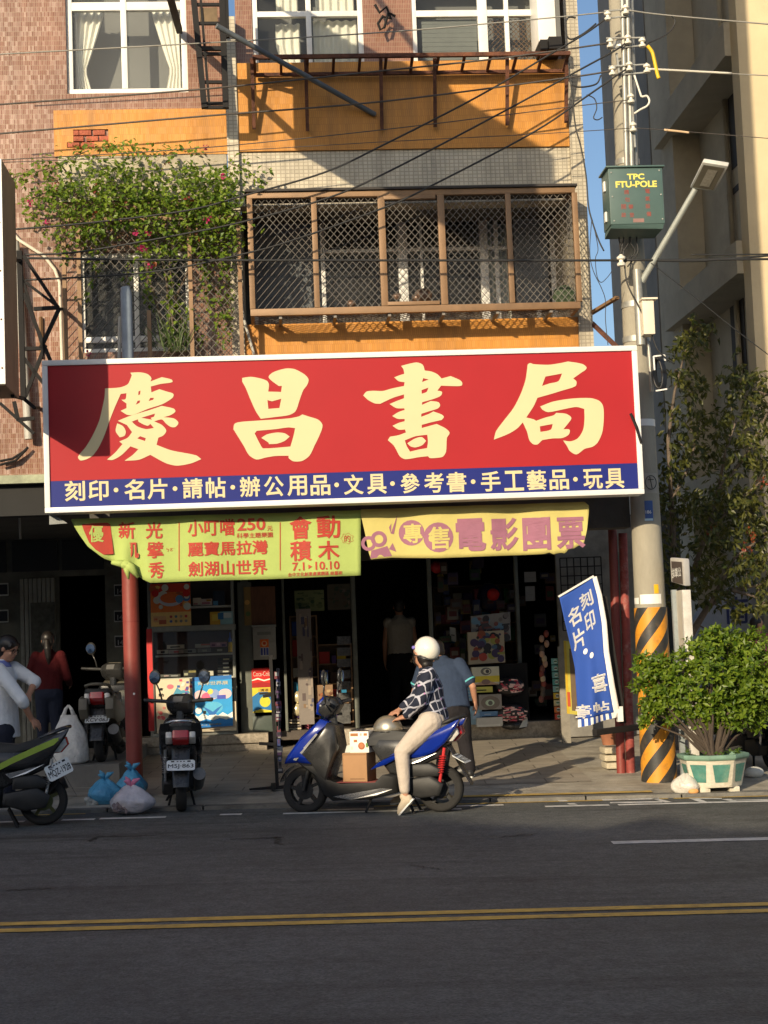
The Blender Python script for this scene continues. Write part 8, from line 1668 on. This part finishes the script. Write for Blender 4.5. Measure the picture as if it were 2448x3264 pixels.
mb = MB(); ring = [tilt.inverted() @ Vector((.126*math.cos(a), .110*math.sin(a), -.054)) for a in np.linspace(0, 2*math.pi, 30)]; mb.tube(ring, .008, 6); mb.xf(Matrix.Translation(hcw) @ Bh.to_4x4()); mb.build('helmet_edge', M_BPL, hm, smooth=True)
mb = MB(); mb.sheet(lambda u, v: (.125*math.cos((u-.5)*2.0)+.075*v-.006, .118*math.sin((u-.5)*2.0), .045-.135*v), 14, 8, .003, (1, 0, 0)); mb.xf(Matrix.Translation(hcw) @ Bh.to_4x4()); mb.build('visor', glass_mat('smoked visor', (.50, .46, .40), .16, .12), hm, smooth=True)
mb = MB()
for s_ in (1, -1): mb.ball((.055, s_*.110, .03), (.022, .010, .016))
mb.xf(Matrix.Translation(hcw) @ Bh.to_4x4()); mb.build('visor_pivot', mat('violet clip', (.22, .18, .55), .3), hm, smooth=True)
mb = MB(); mb.tube([P(.02, .082, -.01), P(.045, .07, -.07), P(.045, .0, -.118), P(.045, -.07, -.07)], .008, 6); mb.build('helmet_strap', M_BLK, hm)

# ---- generic standing figure
def figure(label, J, f, hair, shirt, trousers, shoes, shirt_nm='shirt', sleeve='short', k=1.0, face_=False, glasses=False, tor=None, hands=True, hem=.0, collar=None, hp=None):
    root = thing('person', label, 'person', (J['footL'][0], J['footL'][1], 0)); V = {a: Vector(b) for a, b in J.items() if len(a) > 2 and a != 'curl' and a[:2] not in ('hn', 'ts')}; lat = (V['shL']-V['shR']).normalized(); up_ = (V['neck']-V['pel']).normalized()
    mb = MB(); P, B = head(mb, V['head'], f, hp or (0, 0, 1), k=k); limb(mb, [(V['neck']-up_*.05, .055*k), (V['head']-Vector(B.col[2])*.06, .047*k)])
    for s in 'LR':
        limb(mb, [(V['sh'+s], .05*k), (V['el'+s], .038*k), (V['wr'+s], .027*k)]); limb(mb, [(V['hip'+s], .07*k), (V['knee'+s], .05*k), (V['foot'+s]+Vector((0, 0, .09)), .033*k)])
        if hands: d = V['hand'+s]-V['wr'+s]; n = Vector(J.get('hn'+s, tuple(lat*(1 if s == 'L' else -1)))); hand(mb, V['wr'+s], d, n, side=J.get('ts'+s, 1), k=k, curl=J.get('curl', .35))
    limb(mb, [(V['pel'], .10*k), (V['neck']-up_*.12, .08*k)]); skin_build(mb, root)
    if face_: face(root, P, k, glasses)
    mb = MB(); torso(mb, V['pel']-up_*hem, V['neck']+up_*.005, lat, tor or [(0, .185*k, .13*k), (.2, .18*k, .125*k), (.5, .185*k, .12*k), (.78, .195*k, .115*k), (.9, .15*k, .085*k), (.98, .075*k, .062*k), (1.03, .066*k, .058*k)])
    for s in 'LR':
        a, b, c = V['sh'+s], V['el'+s], V['wr'+s]
        if sleeve == 'short': limb(mb, [(a, .078*k), (a.lerp(b, .55), .07*k), (a.lerp(b, .72), .070*k)])
        elif sleeve == 'rolled': limb(mb, [(a, .078*k), (a.lerp(b, .7), .066*k), (b, .062*k), (b.lerp(c, .15), .06*k)])
        elif sleeve == 'none': limb(mb, [(a, .07*k), (a.lerp(b, .12), .062*k)])
        else: limb(mb, [(a, .078*k), (b, .06*k), (b.lerp(c, .9), .045*k)])
    garment(mb, root, shirt_nm, shirt)
    mb = MB(); limb(mb, [(V['pel']-up_*.02, .14*k), (V['pel'].lerp(V['hipL'], .7), .135*k)]); limb(mb, [(V['pel']-up_*.02, .14*k), (V['pel'].lerp(V['hipR'], .7), .135*k)])
    for s in 'LR': ft = V['foot'+s]+Vector((0, 0, .06)); limb(mb, [(V['hip'+s], .11*k), (V['knee'+s], .078*k), (V['knee'+s].lerp(ft, .9), .068*k)])
    garment(mb, root, 'trousers', trousers)
    ff = Vector((f[0], f[1], 0)).normalized() if 'ff' not in J else Vector(J['ff'])
    for s in 'LR': shoe(root, V['foot'+s]-ff*.07, V['foot'+s]+ff*.18, shoes)
    hair(root, P, B, k); return root, V, P, B
def hair_short(root, P, B, k): mb = MB(); mb.ball(P(-.022, 0, .045), (.098*k, .083*k, .088*k), 18, 12, B); mb.ball(P(-.06, 0, -.01), (.055*k, .074*k, .07*k), 14, 10, B); mb.build('hair', M_HAIR, root, remesh=.009, sm=2)
def hair_tail(root, P, B, k):
    mb = MB(); mb.ball(P(-.018, 0, .04), (.103*k, .087*k, .092*k), 18, 12, B); mb.ball(P(-.06, 0, -.02), (.055*k, .078*k, .08*k), 14, 10, B); mb.build('hair', M_HAIR, root, remesh=.009, sm=2)
    mb = MB(); limb(mb, [(P(-.10, 0, .0), .03), (P(-.13, -.01, -.10), .042), (P(-.12, -.02, -.22), .035), (P(-.11, -.02, -.31), .012)]); mb.build('ponytail', M_HAIR, root, remesh=.009, sm=2)
def hair_bob(root, P, B, k):
    mb = MB(); mb.ball(P(-.025, 0, .042), (.108*k, .088*k, .092*k), 18, 12, B); mb.ball(P(-.055, 0, -.035), (.062*k, .078*k, .085*k), 14, 10, B); mb.ball(P(-.09, 0, -.07), (.05*k, .06*k, .05*k), 12, 8, B)
    for s in (1, -1): mb.tube([P(.05, s*.055, .075), P(.055, s*.075, .03)], [.02, .012], 8)
    mb.build('hair', M_HAIR, root, remesh=.008, sm=2)
def wpt(px, py, Y): return Vector(at(px, py, Y))
# man in navy bending into the shop
Ym = 16.75; fz = walk_z(.75, Ym)
J = dict(head=wpt(1392, 2078, Ym+.42), neck=wpt(1408, 2102, Ym+.22), pel=wpt(1440, 2262, Ym-.02), shL=wpt(1352, 2120, Ym+.20), shR=wpt(1463, 2118, Ym+.12), elL=wpt(1322, 2205, Ym+.25), wrL=wpt(1340, 2255, Ym+.42), elR=wpt(1507, 2188, Ym+.05), wrR=wpt(1514, 2236, Ym+.12), handL=wpt(1345, 2280, Ym+.5), handR=wpt(1522, 2275, Ym+.14),
         hipL=wpt(1415, 2280, Ym), hipR=wpt(1468, 2280, Ym), kneeL=wpt(1418, 2372, Ym+.05), kneeR=wpt(1482, 2370, Ym), footL=(.50, Ym, fz), footR=(.80, Ym-.05, fz), ff=(0.1, 1, 0), hnR=(1, -.3, 0), tsR=1, curl=.45)
man, V, P, B = figure('man in a navy polo shirt bending towards the shop behind the scooter rider', J, Vector((-.25, .95, -.35)), hair_short, fold_mat('navy polo cotton', (.030, .046, .085), .9, .12), fold_mat('black trousers', (.018, .016, .018), .9), mat('black shoes', (.02, .02, .02), .5), 'polo_shirt', 'short', face_=False, hem=.02, tor=[(0, .20, .14), (.2, .205, .14), (.5, .215, .14), (.78, .215, .13), (.9, .17, .10), (.98, .08, .07), (1.03, .07, .06)])
cf = MB()
for s in 'LR':
    a, b = V['sh'+s], V['el'+s]; c = a.lerp(b, .73); d = (b-a).normalized(); cf.tube([c-d*.008, c+d*.008], .0735, 18)
cf.build('cuff', mat('teal trim', (.10, .42, .45), .7), man)
# person in a white top inside the shop
def FP(px, py, t): return FF @ Vector(S3(px, py, t))
def standing(cx, ytop, ybot, t, fdir, k=1.0, armout=.05):
    """upright figure between a head top and feet row of the photograph at depth t"""
    top = FP(cx, ytop, t); s0 = S(cx, ytop, t)[0]; zf = ybot; H = top.z-zf; lat = FF.to_3x3() @ Vector((1, 0, 0)); iv = FF.to_3x3() @ Vector((0, 1, 0)); k = H/1.68
    def Q(l, d, h): p = FF @ Vector((s0, t, 0)); return p+lat*l*k+iv*d*k+Vector((0, 0, zf+h*H))
    J = dict(head=Q(0, 0, .925), neck=Q(0, 0, .845), pel=Q(0, 0, .53), shL=Q(-.16, 0, .80), shR=Q(.16, 0, .80), elL=Q(-.19-armout, .03, .63), elR=Q(.19+armout, .03, .63), wrL=Q(-.19-armout, .10, .49), wrR=Q(.19+armout, .10, .49), handL=Q(-.19-armout, .12, .44), handR=Q(.19+armout, .12, .44), hipL=Q(-.08, 0, .50), hipR=Q(.08, 0, .50), kneeL=Q(-.09, .01, .28), kneeR=Q(.09, .01, .28), footL=Q(-.10, 0, 0), footR=Q(.10, 0, 0))
    return J, k, lat, iv
J, k, lat, iv = standing(1270, 1905, .41, 6.3, None, armout=.02)
figure('person in a sleeveless white top standing inside the dark shop, back turned', J, iv, hair_short, fold_mat('off white top', (.34, .31, .26), .9), fold_mat('dark trousers', (.012, .012, .014), .9), M_BPL, 'top', 'none', k=k, hands=True)
J, k, lat, iv = standing(152, 2012, .345, 2.2, None)
V_ = {a: Vector(b) for a, b in J.items()}; J['elL'] = V_['elL']-lat*.03; J['wrL'] = V_['elL']+iv*.2-Vector((0, 0, .08)); J['handL'] = J['wrL']+iv*.08; J['wrR'] = V_['elR']+iv*.2-Vector((0, 0, .08)); J['handR'] = J['wrR']+iv*.08
figure('woman with a black ponytail in a dark red jacket, seen from behind under the arcade', J, iv, hair_tail, fold_mat('dark red jacket', (.07, .006, .008), .85), fold_mat('navy trousers', (.02, .025, .045), .9), M_BPL, 'jacket', 'long', k=k, hem=.06)
# woman in the white shirt at the left edge, folding back her sleeve
Yw = 15.55
J = dict(head=wpt(28, 2068, Yw), neck=wpt(5, 2110, Yw+.02), pel=wpt(8, 2318, Yw+.02), shL=wpt(45, 2132, Yw+.15), shR=wpt(-5, 2136, Yw-.15), elL=wpt(112, 2172, Yw+.12), wrL=wpt(92, 2215, Yw-.04), handL=wpt(72, 2228, Yw-.14), elR=wpt(70, 2232, Yw-.24), wrR=wpt(100, 2292, Yw-.12), handR=wpt(126, 2312, Yw-.08), hipL=wpt(14, 2340, Yw+.09), hipR=wpt(4, 2340, Yw-.09), kneeL=wpt(20, 2420, Yw+.08), kneeR=wpt(12, 2420, Yw-.09), footL=(-3.80, Yw+.08, walk_z(-3.8, Yw)), footR=(-3.80, Yw-.10, walk_z(-3.8, Yw)), ff=(1, 0, 0), hnL=(0, -.6, .6), hnR=(.6, -.4, .5), tsL=-1, tsR=1, curl=.4)
wmn, V, P, B = figure('woman with glasses in a white shirt rolling up a sleeve at the left edge', J, Vector((.78, -.30, -.36)), hair_bob, fold_mat('white shirt cotton', (.66, .68, .70), .85, .05), fold_mat('dark navy trousers', (.02, .022, .035), .9), M_BPL, 'shirt', 'rolled', k=1.0, face_=True, glasses=True, hem=.10, tor=[(0, .20, .165), (.2, .19, .155), (.5, .18, .14), (.78, .18, .125), (.9, .15, .10), (.98, .08, .07), (1.03, .072, .066)])
mb = MB(); torso(mb, V['neck']-Vector((0, 0, .055)), V['neck']+Vector((0, 0, .022)), (V['shL']-V['shR']), [(0, .115, .10), (.5, .09, .08), (1, .072, .066)]); mb.build('collar', mat('violet collar', (.14, .17, .42), .8), wmn, remesh=.01, sm=2)
J, k, lat, iv = standing(2412, 1965, .19, 4.3, None)
figure('person in a pink top walking at the right edge beyond the bush', J, lat+iv*.2, hair_short, fold_mat('pink cotton', (.42, .05, .16), .85), fold_mat('dark trousers', (.012, .012, .014), .9), M_BPL, 'top', 'short', k=k, face_=True)
# ================================================================== bags on the pavement
def film_mat(name, c, alpha=.85): return mat(name, c, .3, var=.12, scale=14, bump=.9, bscale=22, spec=.5, trans=0)
def sack(label, c, r, m_, seed, tie=None, knot=None, group='rubbish bags at the kerb', name='rubbish_bag'):
    root = thing(name, label, 'bag', c, group=group); rg = random.Random(seed); c = Vector(c); mb = MB(); ph = [rg.uniform(0, 6) for _ in range(8)]
    rings = []
    for i in range(15):
        th = math.pi*i/14; th = min(max(th, .03), math.pi-.03); q = []
        for j in range(28):
            a = 2*math.pi*j/28; d = 1+.10*math.sin(3*a+ph[0])*math.sin(th)+.06*math.sin(7*a+ph[1]+3*th)+.05*math.sin(5*th+ph[2]+2*a)+.03*math.sin(13*a+ph[3]+5*th)
            z = -math.cos(th); rr = math.sin(th)**.8
            if z > 0: rr *= (1-.45*z)
            q.append((c.x+r[0]*rr*math.cos(a)*d, c.y+r[1]*rr*math.sin(a)*d, c.z+r[2]*(z*.98+1)*(1+.04*math.sin(4*a+ph[4])) ))
        rings.append(q)
    mb.loft(rings); mb.v = [(x, y, max(z, c.z+.002)) for x, y, z in mb.v]; mb.build('film', m_, root, smooth=True)
    if knot:
        kb = MB(); t = c+Vector((0, 0, r[2]*1.9))
        for a in (0, 2.2, 4.1): kb.tube([t, t+Vector((.04*math.cos(a), .03*math.sin(a), .05)), t+Vector((.09*math.cos(a), .06*math.sin(a), .07+.02*math.sin(a)))], [.018, .026, .006], 7)
        kb.tube([t-Vector((0, 0, .05)), t], [.05, .016], 8); kb.build('knot', knot, root, smooth=True)
    return root
M_FB = film_mat('blue film', (.08, .32, .52)); M_FW = film_mat('pinkish white film', (.58, .54, .57)); M_FC = film_mat('cloudy film', (.55, .52, .46)); M_FP = mat('pink film', (.70, .22, .35), .3)
g1 = on(328, 2578); sack('pale blue knotted rubbish bag, left one of the two blue bags by the red column', (g1[0], g1[1]+.12, g1[2]), (.17, .14, .14), M_FB, 1, knot=M_FB)
g2 = on(415, 2560); sack('pale blue knotted rubbish bag leaning behind the white one', (g2[0], g2[1]+.10, g2[2]), (.15, .13, .165), M_FB, 2, knot=M_FB)
g3 = on(415, 2598); b3 = sack('pinkish white rubbish bag with a pink knot in front of the red column', (g3[0], g3[1]+.06, g3[2]), (.205, .16, .135), M_FW, 3, knot=M_FP)
gm = MB(); 
for k in range(12): r_ = random.Random(k); gm.ball((g3[0]+r_.uniform(-.15, -.02), g3[1]-.085+r_.uniform(-.01, .01), g3[2]+r_.uniform(.04, .12)), (r_.uniform(.015, .035), .012, r_.uniform(.012, .03)))
gm.build('contents', mat('grey contents', (.22, .17, .17), .7, var=.5, scale=20), b3, smooth=True)
gm = MB(); r_ = random.Random(3)
for k in range(8): gm.ball((g1[0]-.11+r_.uniform(-.04, .04), g1[1]+.02, g1[2]+r_.uniform(.03, .10)), (.035, .03, .03))
gm.build('rubbish_bag', film_mat('clear film', (.38, .37, .33)), smooth=True, label='small clear bag of litter beside the left blue bag', cat='bag')
g4 = on(2195, 2540); sack('cloudy white rubbish bag leaning at the foot of the bus stop post', (g4[0], g4[1]+.10, g4[2]), (.14, .12, .105), M_FC, 6)
gm = MB(); gm.ball((g4[0]+.05, g4[1]+.0, g4[2]+.05), (.05, .03, .03)); gm.build('contents', mat('orange contents', (.62, .30, .10), .6), bpy.data.objects[[o.name for o in bpy.data.objects if o.get('label', '').startswith('cloudy white')][0]], smooth=True)
# white carrier bag by the taupe scooter
wb_ = FF @ Vector((S(222, 2410, 1.25)[0], 1.25, .347)); cb = thing('carrier_bag', 'white plastic carrier bag standing on the pavement left of the taupe scooter', 'bag', tuple(wb_))
M_WF = film_mat('white film', (.74, .72, .68)); mb = MB(); rings = []
for z, w, d, ph in ((0, .16, .12, 0), (.03, .20, .14, .5), (.15, .20, .13, 1), (.30, .185, .11, 1.6), (.40, .14, .08, 2), (.47, .10, .055, 2.5), (.52, .085, .04, 3)):
    rings.append([(wb_[0]+w*math.cos(a)*(1+.05*math.sin(5*a+ph)), wb_[1]+d*math.sin(a)*(1+.08*math.sin(7*a+ph*2)), wb_[2]+z+.004) for a in np.linspace(0, 2*math.pi, 30, endpoint=False)])
mb.loft(rings); mb.build('film', M_WF, cb, smooth=True)
mb = MB()
for s_ in (1, -1): mb.tube([(wb_[0]+s_*.06, wb_[1], wb_[2]+.50), (wb_[0]+s_*.03+.0, wb_[1]-.01, wb_[2]+.59), (wb_[0], wb_[1], wb_[2]+.63)], [.028, .018, .012], 8)
mb.build('handle', M_WF, cb, smooth=True)
tr_ = BM; hb_ = sc3.matrix_world @ Vector((.85, -.12, .60)); MB().ball(hb_, (.10, .07, .15)).build('carrier_bag', film_mat('cream film', (.40, .38, .30)), smooth=True, label='cream carrier bag hanging from the taupe scooter', cat='bag')
lt_ = on(2405, 2478, walk_z); MB().ball((lt_[0], lt_[1], lt_[2]+.05), (.10, .07, .06)).build('paper_bag', M_SHELF, smooth=True, label='crumpled white paper bag lying by the dark scooter at the right edge', cat='bag')
